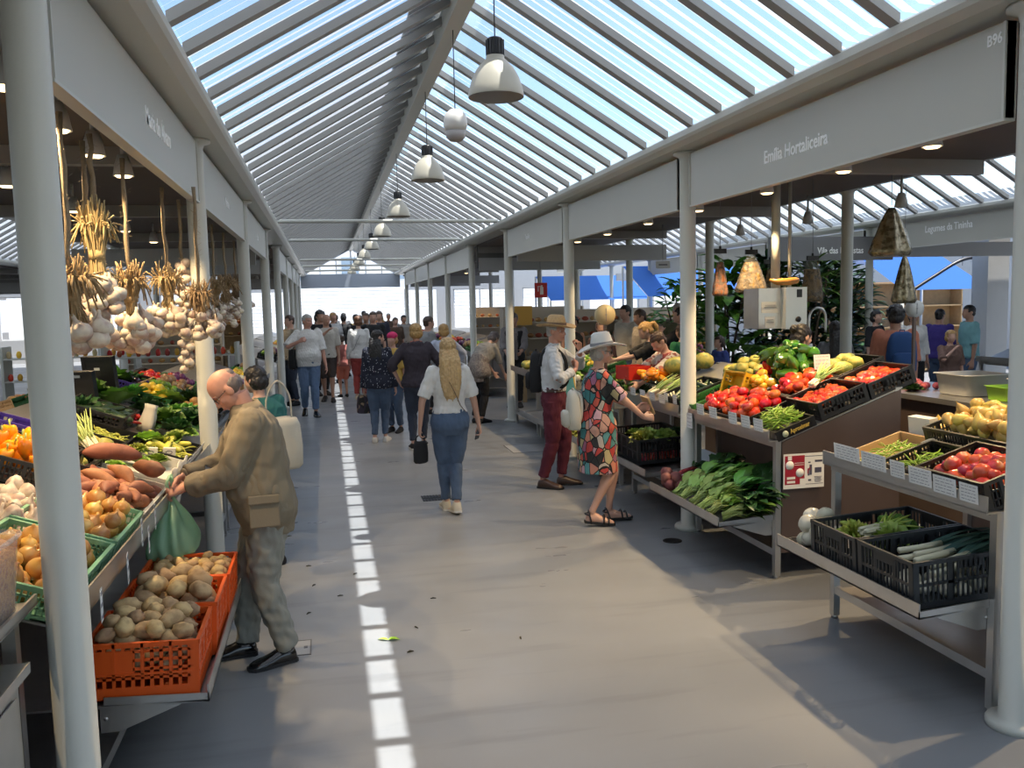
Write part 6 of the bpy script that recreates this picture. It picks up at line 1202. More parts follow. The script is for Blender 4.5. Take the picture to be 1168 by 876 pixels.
def person(label, loc, rotz, B, skin='light', vox=0.012, top=None, bottom=None, shoes=None, hair=None, hands=None, group=None, extra=None, face=False, dress=None, cat='person', feet_bare=False):
    root = thing('person', label, cat, loc, (0, 0, rotz), group)
    h = B.h
    mb = MB(); B.torso(mb, .485, .843, -.008)
    for k in (0, 1):
        B.arm(mb, k); B.leg(mb, k, off=-.004)
        a = (hands or [{}, {}])[k]
        B.hand(mb, k, **a); shoe(B, mb, k, off=-.002)
    B.head(mb)
    bo = remesh(mb, 'body', vox, SK[skin], 2 if vox > .009 else 3, root)
    if face:   # eye sockets pressed into the face, then eyes and lips as parts
        co = np.empty(len(bo.data.vertices)*3, np.float32); bo.data.vertices.foreach_get('co', co); co = co.reshape(-1, 3)
        for sx in (-1, 1):
            q = np.array(B.hp((sx*.0185, .043, .001))); fw = np.array(B.hM @ Vector((0, 1, 0)))
            g = np.exp(-((co - q)**2).sum(1)/(2*(.0085*h)**2)); co -= (fw*.0055*h)[None, :]*g[:, None]
        bo.data.vertices.foreach_set('co', co.ravel()); bo.data.update()
        for sx in (-1, 1):
            e = MB(); e.ell(B.hp((sx*.0185, .0335, .0005)), (.0066*h,)*3); eo = e.build('eye', eye_white, root)
            e = MB(); e.ell(B.hp((sx*.0185, .0385, -.0005)), (.0031*h,)*3); e.build('iris', eye_dark, eo)
            e = MB(); e.tube([B.hp((sx*.010, .0475, .0105)), B.hp((sx*.02, .046, .0135)), B.hp((sx*.030, .037, .0105))], [.0016*h, .0022*h, .0012*h], 6); e.build('eyebrow', hair[1] if hair else eye_dark, root)
        e = MB(); e.tube([B.hp((-.0125, .0515, -.0362)), B.hp((0, .0565, -.0355)), B.hp((.0125, .0515, -.0362))], [.0012*h, .0022*h, .0012*h], 8); e.build('lips', lip_m, root)
    if bottom:
        k_ = bottom.get('kind', 'trousers'); off = bottom.get('off', .008); c = MB()
        if k_ in ('trousers', 'shorts'):
            B.torso(c, .452, bottom.get('waist', .585), off)
            for k in (0, 1): B.leg(c, k, 0, bottom.get('len', .97), off, flare=bottom.get('flare', .006))
        else:   # skirt
            z1 = bottom.get('waist', .6); rr = []
            for i in range(12):
                z = z1 - (z1 - bottom.get('hem', .30))*i/11; w, d = B.profile(max(z, .50)); w *= B.fat; d *= B.fat
                p, M = B.sp(max(z, .41)); p = p + Vector((0, 0, (z - max(z, .41))*h)); fz = .02*i/11
                rr.append([p + M @ Vector((math.cos(2*PI*j/22)*(w+fz+.008)*h, math.sin(2*PI*j/22)*(d+fz+.012)*h, 0)) for j in range(22)])
            c.loft(rr)
        o = remesh(c, 'trousers' if k_ == 'trousers' else k_, max(vox, .008), bottom['mat'], 3, root); wrinkle(o, bottom.get('wr', .0055), 16, 3)
    for top in (top if isinstance(top, list) else [top] if top else []):
        c = MB(); off = top.get('off', .012)
        B.torso(c, top.get('hem', .50), top.get('neck', .838), off, top.get('flare', 0.0), front=top.get('front', 0))
        if top.get('sleeve', .4):
            for k in (0, 1): B.arm(c, k, 0, top.get('sleeve', .4), off*.8 + .002, cuff=top.get('cuff', .002), slack=top.get('slack', .006))
        if top.get('collar'):
            p, M = B.sp(.835); c.tube([p - M @ Vector((0, 0, .01*h)), p + M @ Vector((0, .003*h, .018*h))], [.042*h, .036*h], 16)
        if top.get('hood'):
            p, M = B.sp(.825); c.ell(p + M @ Vector((0, -.028*h, .0)), (.062*h, .034*h, .030*h), M)
        o = remesh(c, top.get('name', 'shirt'), max(vox, top.get('vox', .007)), top['mat'], 3, root, cut=top.get('cut'), solid=top.get('solid', 0)); wrinkle(o, top.get('wr', .0065), top.get('wf', 17), 5)
        B.top_obj = o
    if dress:
        c = MB(); B.torso(c, .50, .835, dress.get('off', .016)); rr = []
        for i in range(12):
            z = .62 - (.62 - dress.get('hem', .28))*i/11; w, d = B.profile(max(z, .50)); w *= B.fat; d *= B.fat
            p, M = B.sp(max(z, .41)); p = p + Vector((0, 0, (z - max(z, .41))*h))
            rr.append([p + M @ Vector((math.cos(2*PI*j/22)*(w+.013)*h, math.sin(2*PI*j/22)*(d+.020)*h, 0)) for j in range(22)])
        c.loft(rr)
        for k in (0, 1): B.arm(c, k, 0, dress.get('sleeve', .36), .010, cuff=.004, slack=.012)
        o = remesh(c, 'dress', max(vox, .007), dress['mat'], 3, root); wrinkle(o, .006, 11, 8)
    if shoes and not feet_bare:
        for k in (0, 1):
            c = MB(); shoe(B, c, k, off=.0022, hi=shoes.get('hi', 0)); so = c.build('shoe', shoes['mat'], root)
            if shoes.get('sole'):
                F = B.foot_M(k); q = MB(); pl = [(-.053, .016), (-.045, .0225), (0, .0245), (.06, .0305), (.092, .027), (.109, .012)]
                poly = [F @ (Vector((x, y, .001))*h) for y, x in pl] + [F @ (Vector((-x, y, .001))*h) for y, x in reversed(pl)]
                q.prism(poly, (F.to_3x3() @ Vector((0, 0, .011*h)))); q.build('sole', shoes['sole'], so)
    if hair: make_hair(B, root, hair, vox)
    if extra: extra(B, root)
    return root
def make_hair(B, root, hair, vox):
    kind, m = hair[0], hair[1]; h = B.h; f = 1.0 if B.sex == 'm' else .95; c = MB(); M = B.hM
    E_ = lambda p, r: c.ell(B.hp(p), [q*h for q in r], M, 18, 14)
    def keep(front, low):   # hair line: nothing in front of the face
        def cut(p):
            q = M.transposed() @ (p - B.headc) / h
            return (q.y > front and q.z < .030) or (q.y > .0 and q.z < low)
        return cut
    cut = None
    if kind == 'short':
        E_((0, -.0085, .016), (.0475*f, .0565*f, .0515*f)); E_((0, -.030, -.018), (.037*f, .028*f, .030*f))
        cut = keep(.022, -.002)
    elif kind == 'bald':
        for sx in (-1, 1): E_((sx*.030, -.020, -.004), (.0175, .030, .026))
        E_((0, -.037, -.004), (.033, .0225, .029)); E_((0, -.046, .022), (.026, .016, .02))
    elif kind == 'bob':
        E_((0, -.009, .018), (.052*f, .060*f, .052*f)); E_((0, -.022, -.018), (.056*f, .044*f, .046*f)); cut = keep(.018, -.07)
    elif kind in ('long', 'ponytail', 'bun', 'messy'):
        E_((0, -.009, .017), (.0495*f, .059*f, .0525*f)); E_((0, -.030, -.014), (.044*f, .034*f, .038*f))
        if kind == 'long':
            L = hair[2] if len(hair) > 2 else .16; p0 = B.hp((0, -.030, -.005)); nb, nm = B.sp(.80); back = nb + nm @ Vector((0, -.062*h, 0))
            low = back + nm @ Vector((0, -.012*h, -L*h*.75)); rings = []
            for (p, w, d) in ((p0, .050, .034), (p0.lerp(back, .45) + nm @ Vector((0, -.012*h, 0)), .058, .030), (back, .062, .024), (back.lerp(low, .5), .058, .020), (low, .044, .013), (low + Vector((0, 0, -.02*h)), .018, .006)):
                rings.append([p + nm @ Vector((math.cos(2*PI*j/20)*w*h*(1+.06*math.sin(j*5)), math.sin(2*PI*j/20)*d*h*(1+.15*math.sin(j*7)), 0)) for j in range(20)])
            c.loft(rings); rs = random.Random(3)
            for q in range(16):
                x = (q/15 - .5)*2; t0 = back + nm @ Vector((x*.052*h, rs.uniform(-.012, .004)*h, -.02*h)); t1 = low + nm @ Vector((x*.040*h + rs.uniform(-.006, .006)*h, rs.uniform(-.010, .008)*h, rs.uniform(-.045, .02)*h)); c.tube([t0, t0.lerp(t1, .5), t1], [.011*h, .010*h, .0028*h], 7)
        if kind == 'ponytail':
            c.tube([B.hp((0, -.058, .025)), B.hp((0, -.085, .018)), B.hp((0, -.092, -.02)), B.hp((0, -.080, -.065))], [.016*h, .020*h, .017*h, .006*h], 12)
        if kind == 'bun': E_((0, -.062, .030), (.024, .022, .022))
        cut = keep(.020, -.012 if kind != 'long' else -.03)
    elif kind == 'curly':
        rg = random.Random(int(h*1000))
        E_((0, -.010, .020), (.052*f, .060*f, .054*f)); E_((0, -.028, -.012), (.050, .038, .040))
        for i in range(46):
            a, b = rg.uniform(0, 2*PI), rg.uniform(-.3, 1.5); p = Vector((math.cos(a)*math.cos(b)*.050, -.010 + math.sin(a)*math.cos(b)*.058, .018 + math.sin(b)*.052)); E_(p, (.012, .012, .012))
        cut = keep(.024, -.004)
    o = remesh(c, 'hair', max(.006, vox*.75), m, 1 if kind == 'curly' else 2, root, cut=cut)
    wrinkle(o, .005 if kind != 'bald' else .002, 62, 2, (1, 1, .10))
def glasses(B, root, m, dark=False):
    h = B.h; g = MB()
    for sx in (-1, 1):
        pts = [B.hp((sx*(.0195 + .0125*math.cos(2*PI*j/14)), .0500 - abs(math.cos(2*PI*j/14)*.002), .0005 + .0095*math.sin(2*PI*j/14))) for j in range(15)]
        g.tube(pts, .0011*h, 6, cap=False); g.tube([B.hp((sx*.032, .049, .003)), B.hp((sx*.043, .030, .004)), B.hp((sx*.0455, -.004, .003))], .0011*h, 6)
        if dark: g.ell(B.hp((sx*.0195, .049, .0005)), (.0115*h, .0015*h, .009*h), B.hM)
    g.tube([B.hp((-.007, .051, .002)), B.hp((0, .054, .004)), B.hp((.007, .051, .002))], .0011*h, 6)
    g.build('glasses', m, root)
D = math.radians
denim = cloth('blue_denim', (0.075, 0.115, 0.19), var=0.35, vscale=9); denim_mid = cloth('mid_denim', (0.11, 0.17, 0.28), var=0.3, vscale=8); denim_dk = cloth('dark_denim', (0.03, 0.04, 0.065), var=0.3)
white_c = cloth('white_cotton', (0.68, 0.66, 0.63), var=0.05); black_c = cloth('black_cloth', (0.012, 0.012, 0.014)); navy_c = cloth('navy_cloth', (0.02, 0.022, 0.04))
grey_c = cloth('grey_cloth', (0.26, 0.26, 0.26)); khaki = cloth('khaki_jacket_cloth', (0.20, 0.165, 0.112), var=0.12, vscale=6); grey_trs = cloth('grey_green_trousers_cloth', (0.235, 0.235, 0.205))
pale_blue = cloth('pale_blue_shirt_cloth', (0.42, 0.46, 0.52)); blk_leather = mat('black_leather', (0.010, 0.009, 0.009), 0.16, coat=0.4); brown_leather = mat('brown_leather', (0.055, 0.028, 0.018), 0.4)
cream = cloth('cream_canvas', (0.55, 0.50, 0.40)); burgundy = cloth('burgundy_cotton', (0.105, 0.014, 0.028)); teal_c = cloth('teal_cotton', (0.02, 0.12, 0.11)); coral = cloth('coral_cotton', (0.55, 0.17, 0.11))
red_c = cloth('red_cotton', (0.38, 0.06, 0.05)); lilac = cloth('pale_lilac_cotton', (0.42, 0.45, 0.56)); pink_c = cloth('pink_cotton', (0.42, 0.04, 0.12)); purple_c = cloth('purple_cotton', (0.07, 0.03, 0.10)); olive_c = cloth('olive_cotton', (0.10, 0.10, 0.05))
hood_c = cloth('plum_grey_fleece', (0.040, 0.030, 0.040)); sole_w = mat('white_rubber', (0.6, 0.59, 0.56), 0.6); sole_k = mat('black_rubber', (0.015, 0.015, 0.015), 0.7); wht_shoe = mat('white_sneaker', (0.62, 0.60, 0.57), 0.6)
straw = mat('straw_weave', (0.50, 0.33, 0.16), 0.8, var=0.35, vscale=60, bump=0.4, bscale=150); blue_pack = cloth('blue_nylon', (0.025, 0.075, 0.22)); teal_lt = cloth('light_teal_cotton', (0.20, 0.42, 0.45)); green_c = cloth('green_cotton', (0.03, 0.20, 0.08))
def voro(name, cols, scale, edge=0.0, base=(0.01, 0.01, 0.012), mode='F1', rnd=1.0):
    """printed cloth: voronoi cells in a palette of colours, optional dark outline"""
    m = bpy.data.materials.new(name); m.use_nodes = True; nt = m.node_tree; N = nt.nodes; L = nt.links; b = N['Principled BSDF']; b.inputs['Roughness'].default_value = .8
    tc = N.new('ShaderNodeTexCoord'); mp = N.new('ShaderNodeMapping'); mp.inputs['Scale'].default_value = (scale, scale, scale*.72); mp.inputs['Rotation'].default_value = (.3, .5, .4)
    v = N.new('ShaderNodeTexVoronoi'); v.inputs['Scale'].default_value = 1; v.inputs['Randomness'].default_value = rnd
    L.new(tc.outputs['Object'], mp.inputs['Vector']); L.new(mp.outputs[0], v.inputs['Vector'])
    sp = N.new('ShaderNodeSeparateColor'); L.new(v.outputs['Color'], sp.inputs[0])
    rp = N.new('ShaderNodeValToRGB'); rp.color_ramp.interpolation = 'CONSTANT'
    while len(rp.color_ramp.elements) < len(cols): rp.color_ramp.elements.new(.5)
    for i, c in enumerate(cols): rp.color_ramp.elements[i].position = i/len(cols); rp.color_ramp.elements[i].color = (*c, 1)
    L.new(sp.outputs[0], rp.inputs[0]); out = rp.outputs[0]
    if edge:
        v2 = N.new('ShaderNodeTexVoronoi')
        if edge > 0: v2.feature = 'DISTANCE_TO_EDGE'
        v2.inputs['Scale'].default_value = 1; v2.inputs['Randomness'].default_value = rnd; L.new(mp.outputs[0], v2.inputs['Vector'])
        c = N.new('ShaderNodeMath'); c.operation = 'LESS_THAN' if edge > 0 else 'GREATER_THAN'; c.inputs[1].default_value = abs(edge); L.new(v2.outputs['Distance'], c.inputs[0])
        mx = N.new('ShaderNodeMix'); mx.data_type = 'RGBA'; L.new(c.outputs[0], mx.inputs['Factor']); L.new(out, mx.inputs['A']); mx.inputs['B'].default_value = (*base, 1); out = mx.outputs['Result']
    L.new(out, b.inputs['Base Color']); return m
leaf_print = voro('leaf_print_cloth', [(.52, .06, .05), (.60, .24, .16), (.05, .20, .21), (.50, .42, .22), (.33, .12, .20), (.55, .30, .22), (.11, .30, .31), (.58, .11, .07), (.56, .48, .40), (.03, .03, .03), (.55, .34, .38)], 17, .055)
dot_print = voro('white_dots_on_navy', [(.015, .018, .035)], 34, -.20, (.015, .018, .035)); 
def _dots():
    m = dot_print; N = m.node_tree.nodes
    for n in N:
        if n.type == 'VALTORGB': n.color_ramp.elements[0].color = (.55, .55, .6, 1); 
        if n.type == 'VALTORGB' and len(n.color_ramp.elements) > 1: n.color_ramp.elements[1].color = (.55, .55, .6, 1)
_dots()
floral = voro('red_floral_on_cream', [(.50, .44, .38), (.50, .44, .38), (.28, .05, .05), (.52, .46, .40), (.30, .10, .08)], 26, 0)
apron_print = voro('small_check_apron_cloth', [(.24, .20, .17), (.30, .25, .21), (.20, .16, .14)], 60, 0)
def W(px, py): return atz(px, py)
# ---- the bald man with the green bag
def old_extra(B, root):
    glasses(B, root, blk_leather)
    h = B.h; c = MB(); B.torso(c, .565, .583, .013); o = c.build('belt', blk_leather, root)
    p = MB()   # patch pockets and their flaps on the jacket side
    for z, t in ((.505, .085),):
        P, M = B.sp(z); w, d = B.profile(z)
        q = P + M @ Vector((-(w*h*1.1 + .052), .02, .03)); p.box(q, (.016, .15, .15), M @ Matrix.Rotation(.10, 3, 'Y')); p.box(q + M @ Vector((-.008, 0, .07)), (.018, .158, .045), M @ Matrix.Rotation(.10, 3, 'Y'))
    bm_ = p.build('pocket', khaki, root)
    md = bm_.modifiers.new('b', 'BEVEL'); md.width = .006; md.segments = 2
    for e_, w_ in ((B.ell, B.hl), (B.elr, B.hr)):
        d_ = (w_ - e_).normalized(); c = MB(); c.tube([w_ - d_*.055, w_ - d_*.05, w_ - d_*.012, w_ - d_*.006], [.040, .046, .045, .040], 16); c.build('cuff', khaki, root)
    P, M = B.sp(.835); c = MB(); n = 20; r1, r2, r3 = [], [], []
    for j in range(n + 1):
        a = PI*.62 + 2*PI*.88*j/n - PI*.0; a = PI/2 + .35 + (2*PI - .7)*j/n
        d_ = Vector((math.cos(a), math.sin(a), 0)); r1.append(P + M @ (Vector((d_.x*.066, d_.y*.066, .030)))); r2.append(P + M @ (Vector((d_.x*.072, d_.y*.072, .042)))); r3.append(P + M @ (Vector((d_.x*.112, d_.y*.100, -.022))))
    c.sheet([r1, r2, r3]); o = c.build('collar', khaki, root); md = o.modifiers.new('s', 'SOLIDIFY'); md.thickness = .006
B = Body(1.645, 'm', lean=.20, head=(.68, .05), fl=(-.06, -.02, 0, 0, .25), fr=(.055, .10, 0, 0, -.05), hl=(-.035, .235, .605), hr=(.03, .25, .625), el=(-.7, -1, -.35), er=(.7, -1, -.35), fat=1.1, belly=.04)
old_pos = Vector((-.35, 4.70, 0))
old = person('bald man in khaki field jacket and grey trousers, looking into a green plastic bag', old_pos, D(97), B, 'ruddy', .0052, face=True,
    top=[dict(mat=pale_blue, hem=.52, sleeve=.9, off=.012, name='shirt', collar=True, wr=.004), dict(mat=khaki, name='jacket', hem=.435, sleeve=.97, off=.025, flare=.010, slack=.004, cuff=.004, wr=.008, wf=12, cut=lambda p: abs(p.x) < .06 + max(0, 1.1 - p.z)*.06 and .0 < p.y < .30 and p.z > .5, solid=-.007)],
    bottom=dict(mat=grey_trs, off=.014, flare=.016, wr=.009, len=.99), shoes=dict(mat=blk_leather, sole=sole_k), hair=('bald', HAIRM['darkgrey']), hands=[dict(d=(.35, .9, -.25), n=(.5, -.1, -.8), curl=1.0), dict(d=(-.45, .8, -.4), n=(-.6, .0, -.8), curl=.95)], extra=old_extra)
OLD_R = Matrix.Translation(old_pos) @ Matrix.Rotation(D(97), 4, 'Z'); bag_top = OLD_R @ (B.hl*.5 + B.hr*.5 + Vector((0, .07, -.03)))
green_bag_m = bpy.data.materials.new('green_plastic_film'); green_bag_m.use_nodes = True
def film(m, col, tr=.35, rough=.25):
    nt = m.node_tree; N = nt.nodes; L = nt.links; b = N['Principled BSDF']; b.inputs['Base Color'].default_value = (*col, 1); b.inputs['Roughness'].default_value = rough
    t = N.new('ShaderNodeBsdfTransparent'); t.inputs['Color'].default_value = (*[min(1, c*1.4 + .1) for c in col], 1); l = N.new('ShaderNodeBsdfTranslucent'); l.inputs['Color'].default_value = (*col, 1)
    a = N.new('ShaderNodeMixShader'); a.inputs[0].default_value = .45; c = N.new('ShaderNodeMixShader'); c.inputs[0].default_value = tr
    L.new(b.outputs[0], a.inputs[1]); L.new(l.outputs[0], a.inputs[2]); L.new(a.outputs[0], c.inputs[1]); L.new(t.outputs[0], c.inputs[2]); L.new(c.outputs[0], N['Material Output'].inputs[0])
    return m
film(green_bag_m, (0.42, 0.66, 0.48), .22)
def plastic_bag(name, label, cat, top, H, Wd, m, seed=1, depth=.6, group=None, lob=5):
    rg = random.Random(seed); t = thing(name, label, cat, top, (0, 0, rg.uniform(0, 6)), group); rings = []; n = 48; c = MB()
    ph = [rg.uniform(0, 6.28) for _ in range(4)]
    for i in range(26):
        u = i/25; z = -H*u; w = Wd/2*(.10 + .55*sstep(u, .06, .45) + .40*sstep(u, .35, .78))*(1 - .98*sstep(u, .90, 1.02)*.75); r = []
        for j in range(n):
            a = 2*PI*j/n; f = 1 + (.22*(1-u) + .05)*math.sin(lob*a + ph[0] + 2*u) + .08*math.sin(9*a + ph[1] - 4*u) + .05*math.sin(3*a + ph[2] + 7*u)
            r.append((math.cos(a)*w*f, math.sin(a)*w*f*depth, z + .02*H*math.sin(2*a + ph[3])*u))
        rings.append(r)
    c.loft(rings); c.build('sack', m, t)
    k = MB()
    for s_ in (-1, 1): k.tube([(s_*.02, .0, -.03), (s_*.035, .01, .035), (s_*.012, .0, .07), (s_*-.01, -.01, .03), (s_*.0, 0, -.02)], [.008, .007, .006, .007, .008], 8, sx=1.6)
    k.build('handle', m, t); return t
plastic_bag('carrier_bag', 'translucent green plastic carrier bag hanging from the bald man\'s hands', 'bag', bag_top, .36, .34, green_bag_m, 4)
# ---- blonde woman walking away
def strap_on(B, root, m, name='strap', flip=1, w=.012, z0=.825, z1=.56):
    """cross-body strap, from one shoulder to the other hip, over front and back"""
    h = B.h; c = MB(); pts = []
    for i in range(33):
        a = 2*PI*i/32; u = .5 + .5*math.cos(a); z = z1 + (z0 - z1)*u; wv, d = B.profile(z); P, M = B.sp(z)
        x = flip*(-wv*.55*(1-u)*1.9 + .055*u); y = math.sin(a)*(d + .5*w/h + .020*(u < .98)); 
        pts.append(P + M @ Vector((x*h, y*h*1.02, (.012*h if u > .9 else 0))))
    c.tube(pts, w*.5, 6, cap=False, sx=.5); c.build(name, m, root)
B = Body(1.62, 'f', fl=(-.02, .10, 0.0, .0, 0), fr=(.018, -.03, 0, .15, 0), hl=(-.165, .03, .50), hr=(.170, .03, .49), head=(.02, -.05), fat=1.06, el=(-.6, -.5, 0), er=(.6, -.5, 0))
pb = Vector((1.07, 7.63, 0)); Bb = B
person('blonde woman in white t-shirt and blue jeans walking away, long straight hair', pb, D(2), B, 'light', .0085, top=dict(mat=white_c, hem=.575, sleeve=.36, off=.012, name='t_shirt', slack=.012, wr=.006),
    bottom=dict(mat=denim, off=.007, len=.95, waist=.60, wr=.004), shoes=dict(mat=cream, sole=sole_w, hi=.02), hair=('long', HAIRM['blond'], .17), hands=[dict(curl=.9), dict(curl=1.0)], extra=lambda B, r: strap_on(B, r, cloth('tan_strap', (.2, .13, .08)), flip=-1))
RB = Matrix.Translation(pb) @ Matrix.Rotation(D(2), 4, 'Z')
ph_ = thing('mobile_phone', 'black mobile phone held in the blonde woman\'s right hand', 'phone', RB @ (B.hr + Vector((.0, .035, -.075))), (D(-20), D(20), D(10)))
c = MB(); c.box((0, 0, 0), (.009, .072, .148)); b_ = c.build('case', black_m, ph_); c = MB(); c.box((.0055, 0, 0), (.001, .066, .14)); c.build('screen', mat('dark_glass', (.01, .012, .015), .08), ph_)
def handbag(name, label, cat, loc, rz, sz, m, strap=.18, group=None, m2=None):
    t = thing(name, label, cat, loc, (0, 0, rz), group); w, d, h = sz; c = MB(); rings = []
    for z, k in ((-h, .80), (-h*.93, .98), (-h*.55, 1.04), (-h*.15, .92), (0, .80)):
        rings.append([(math.copysign(abs(math.cos(a))**.6, math.cos(a))*w/2*k, math.copysign(abs(math.sin(a))**.6, math.sin(a))*d/2*k, z) for a in [2*PI*j/24 for j in range(24)]])
    c.loft(rings); o = c.build('bag_body', m, t); wrinkle(o, .006, 16, 3)
    c = MB(); c.tube(cr([(-w*.3, 0, -.01), (-w*.26, 0, strap*.6), (0, 0, strap), (w*.26, 0, strap*.6), (w*.3, 0, -.01)], 5), .006, 6); c.build('strap', m2 or m, t); return t
handbag('handbag', 'small black bag carried low in the blonde woman\'s left hand', 'bag', RB @ (B.hl + Vector((0, .02, -.14))), D(10), (.13, .09, .20), black_c, .06)
# ---- plum hoodie woman and navy jacket woman
B = Body(1.68, 'f', fl=(-.05, .0, 0, 0, .1), fr=(.04, .12, 0, 0, -.1), hl=(-.145, .03, .545), hr=(.12, .07, .56), el=(-1, -.5, 0), er=(1, -.5, 0), head=(.05, .25), fat=1.12)
ph2 = Vector((1.16, 11.24, 0))
person('woman in plum hoodie with coral hood lining and dark jeans, seen from behind', ph2, D(-4), B, 'light', .010, top=dict(mat=hood_c, hem=.50, sleeve=.70, off=.024, name='hoodie', hood=True, slack=.012, wr=.008), bottom=dict(mat=denim_dk, off=.007, len=.97), shoes=dict(mat=black_c, sole=sole_w), hair=('bob', HAIRM['darkblond']),
    extra=lambda B, r: (lambda c: (c.ell(B.sp(.845)[0] + Vector((0, -.02, .005)), (.085, .065, .022)), c.build('hood_lining', coral, r)))(MB()))
B = Body(1.585, 'f', fl=(-.045, .0, 0, 0, .1), fr=(.045, .05, 0, 0, -.1), hl=(-.13, .02, .47), hr=(.15, .02, .46), head=(.1, -1.0), fat=1.1)
person('dark-haired woman in navy dotted jacket, jeans and white trainers', (0.69, 12.0, 0), D(-12), B, 'light', .010, top=dict(mat=dot_print, hem=.48, sleeve=1.0, off=.022, name='jacket', slack=.01, wr=.006), bottom=dict(mat=denim, off=.006, len=.95), shoes=dict(mat=wht_shoe, sole=sole_w), hair=('long', HAIRM['black'], .10))
handbag('shopping_bag', 'dark printed shopping bag hanging in front of the navy jacket woman', 'bag', (0.50, 12.15, .66), 0, (.22, .10, .26), voro('dark_print_bag', [(.02, .02, .02), (.25, .18, .12), (.04, .03, .05)], 22), .16)
# ---- man in white shirt walking towards us
B = Body(1.80, 'm', fl=(-.05, .10, 0, 0, .15), fr=(.05, -.06, 0, .25, -.1), hl=(-.165, .06, .47), hr=(.085, .16, .735), er=(.9, -.3, -.6), head=(.05, .55), fat=1.12, belly=.05)
pw = Vector((-.31, 15.43, 0))
person('grey-haired man in white shirt and blue jeans walking towards us, bag on shoulder', pw, D(183), B, 'ruddy', .010, face=True, top=dict(mat=white_c, hem=.485, sleeve=.42, off=.018, name='shirt', slack=.02, collar=True), bottom=dict(mat=denim_mid, off=.010, len=.98, flare=.012), shoes=dict(mat=blk_leather, sole=sole_k), hair=('short', HAIRM['grey']), hands=[{}, dict(curl=1.3)])
handbag('shoulder_bag', 'black shoulder bag held by the grey-haired man in white', 'bag', pw + Vector((-.26, -.02, 1.18)), D(80), (.30, .13, .34), black_c, .28)
# ---- people around the middle of the aisle
def simple(label, pos, rz, h=1.7, sex='m', skin='light', top=None, tm=None, bm_=None, hair=('short', 'brown'), vox=.014, walk=0, group=None, kind='trousers', blen=.97, sleeve=.42, hem=.50, extra=None, shoes=None, lean=0, head=(.05, 0), hl=None, hr=None, el=(-.4, -.8, -.3), er=(.4, -.8, -.3), fat=1.05, hands=None, face=False, dress=None, cat='person'):
    fl = (-.05, walk*.12, 0, 0 if walk >= 0 else -walk*.4, .12); fr = (.05, -walk*.12, 0, walk*.4 if walk > 0 else 0, -.12)
    B = Body(h, sex, lean=lean, head=head, fl=fl, fr=fr, hl=hl, hr=hr, el=el, er=er, fat=fat)
    r = person(label, pos, D(rz), B, skin, vox, top=dict(mat=tm, hem=hem, sleeve=sleeve, off=.016, slack=.012) if tm else None, bottom=dict(mat=bm_, kind=kind, len=blen, off=.010, flare=.01) if bm_ else None, shoes=dict(mat=shoes or black_c), hair=(hair[0], HAIRM[hair[1]], *hair[2:]), group=group, extra=extra, hands=hands, face=face, dress=dress, cat=cat)
    r['_h'] = h; return r, B
simple('tanned man in pale t-shirt and dark shorts, hand raised to his chin', (.02, 17.6, 0), 175, 1.78, 'm', 'tan', None, cloth('oatmeal_cotton', (.52, .48, .42)), cloth('dark_brown_cotton', (.05, .035, .03)), ('bald', 'brown'), kind='shorts', blen=.52, walk=.5, hr=(-.02, .15, .80), er=(.9, 0, -.8), head=(.1, .4))
simple('dark-bearded man in black behind the tanned man in pale t-shirt', (-.10, 18.9, 0), 200, 1.84, 'm', 'tan', None, black_c, black_c, ('curly', 'black'))
simple('young man with brown hair by the stalls on the left, half behind posts', (-.66, 17.2, 0), 120, 1.78, 'm', 'light', None, cloth('beige_cotton', (.35, .30, .22)), denim_dk, ('short', 'brown'))
r_, Bq = simple('woman in white jumper and red trousers seen from behind', (.66, 17.66, 0), -8, 1.73, 'f', 'light', None, white_c, red_c, ('bob', 'auburn'), walk=.4, sleeve=1.0, vox=.012, shoes=cream, extra=lambda B, r: strap_on(B, r, black_c, flip=1))
simple('child in coral shorts and red top standing beside the woman in red trousers', (.33, 18.4, 0), 10, 1.32, 'f', 'tan', None, cloth('faded_red_cotton', (.36, .12, .10)), coral, ('bun', 'brown'), kind='shorts', blen=.45, vox=.014)
simple('man in black polo shirt facing the camera, arms down', (1.03, 18.9, 0), 178, 1.80, 'm', 'light', None, black_c, navy_c, ('short', 'brown'), hem=.48)
simple('person in bright pink cap half hidden between the two women from behind', (.98, 12.9, 0), 150, 1.52, 'f', 'light', None, cloth('mustard_cotton', (.55, .35, .08)), denim, ('bob', 'darkblond'), extra=lambda B, r: (lambda c: (c.ell(B.hp((0, -.006, .028)), (.052*B.h, .062*B.h, .042*B.h), B.hM), c.build('cap', cloth('hot_pink_cotton', (.60, .03, .13)), r)))(MB()))
simple('man in grey jacket with a black backpack facing right', (1.75, 14.9, 0), -75, 1.72, 'm', 'light', None, grey_c, black_c, ('short', 'brown'), sleeve=1.0)
simple('woman in pale lilac blouse with a dark cross strap, seen from behind', (1.78, 13.1, 0), 5, 1.62, 'f', 'light', None, lilac, denim, ('bob', 'darkblond'), sleeve=.9, el=(-1, -.3, .2), er=(1, -.3, .2), hl=(-.13, .14, .60), hr=(.13, .14, .60), extra=lambda B, r: strap_on(B, r, black_c, flip=1))
simple('stooping woman in grey top and checked apron bending to a low crate', (2.36, 13.41, 0), -55, 1.60, 'f', 'light', None, cloth('grey_beige_knit', (.27, .25, .22)), black_c, ('bob', 'darkgrey'), sleeve=.6, lean=.75, hl=(-.08, .30, .48), hr=(.08, .30, .46), vox=.011, fat=1.15, hem=.48,
       extra=lambda B, r: (lambda c: (B.torso(c, .42, .66, .024, flare=.012), wrinkle(remesh(c, 'apron', .011, apron_print, 3, r), .006, 14, 4)))(MB()))
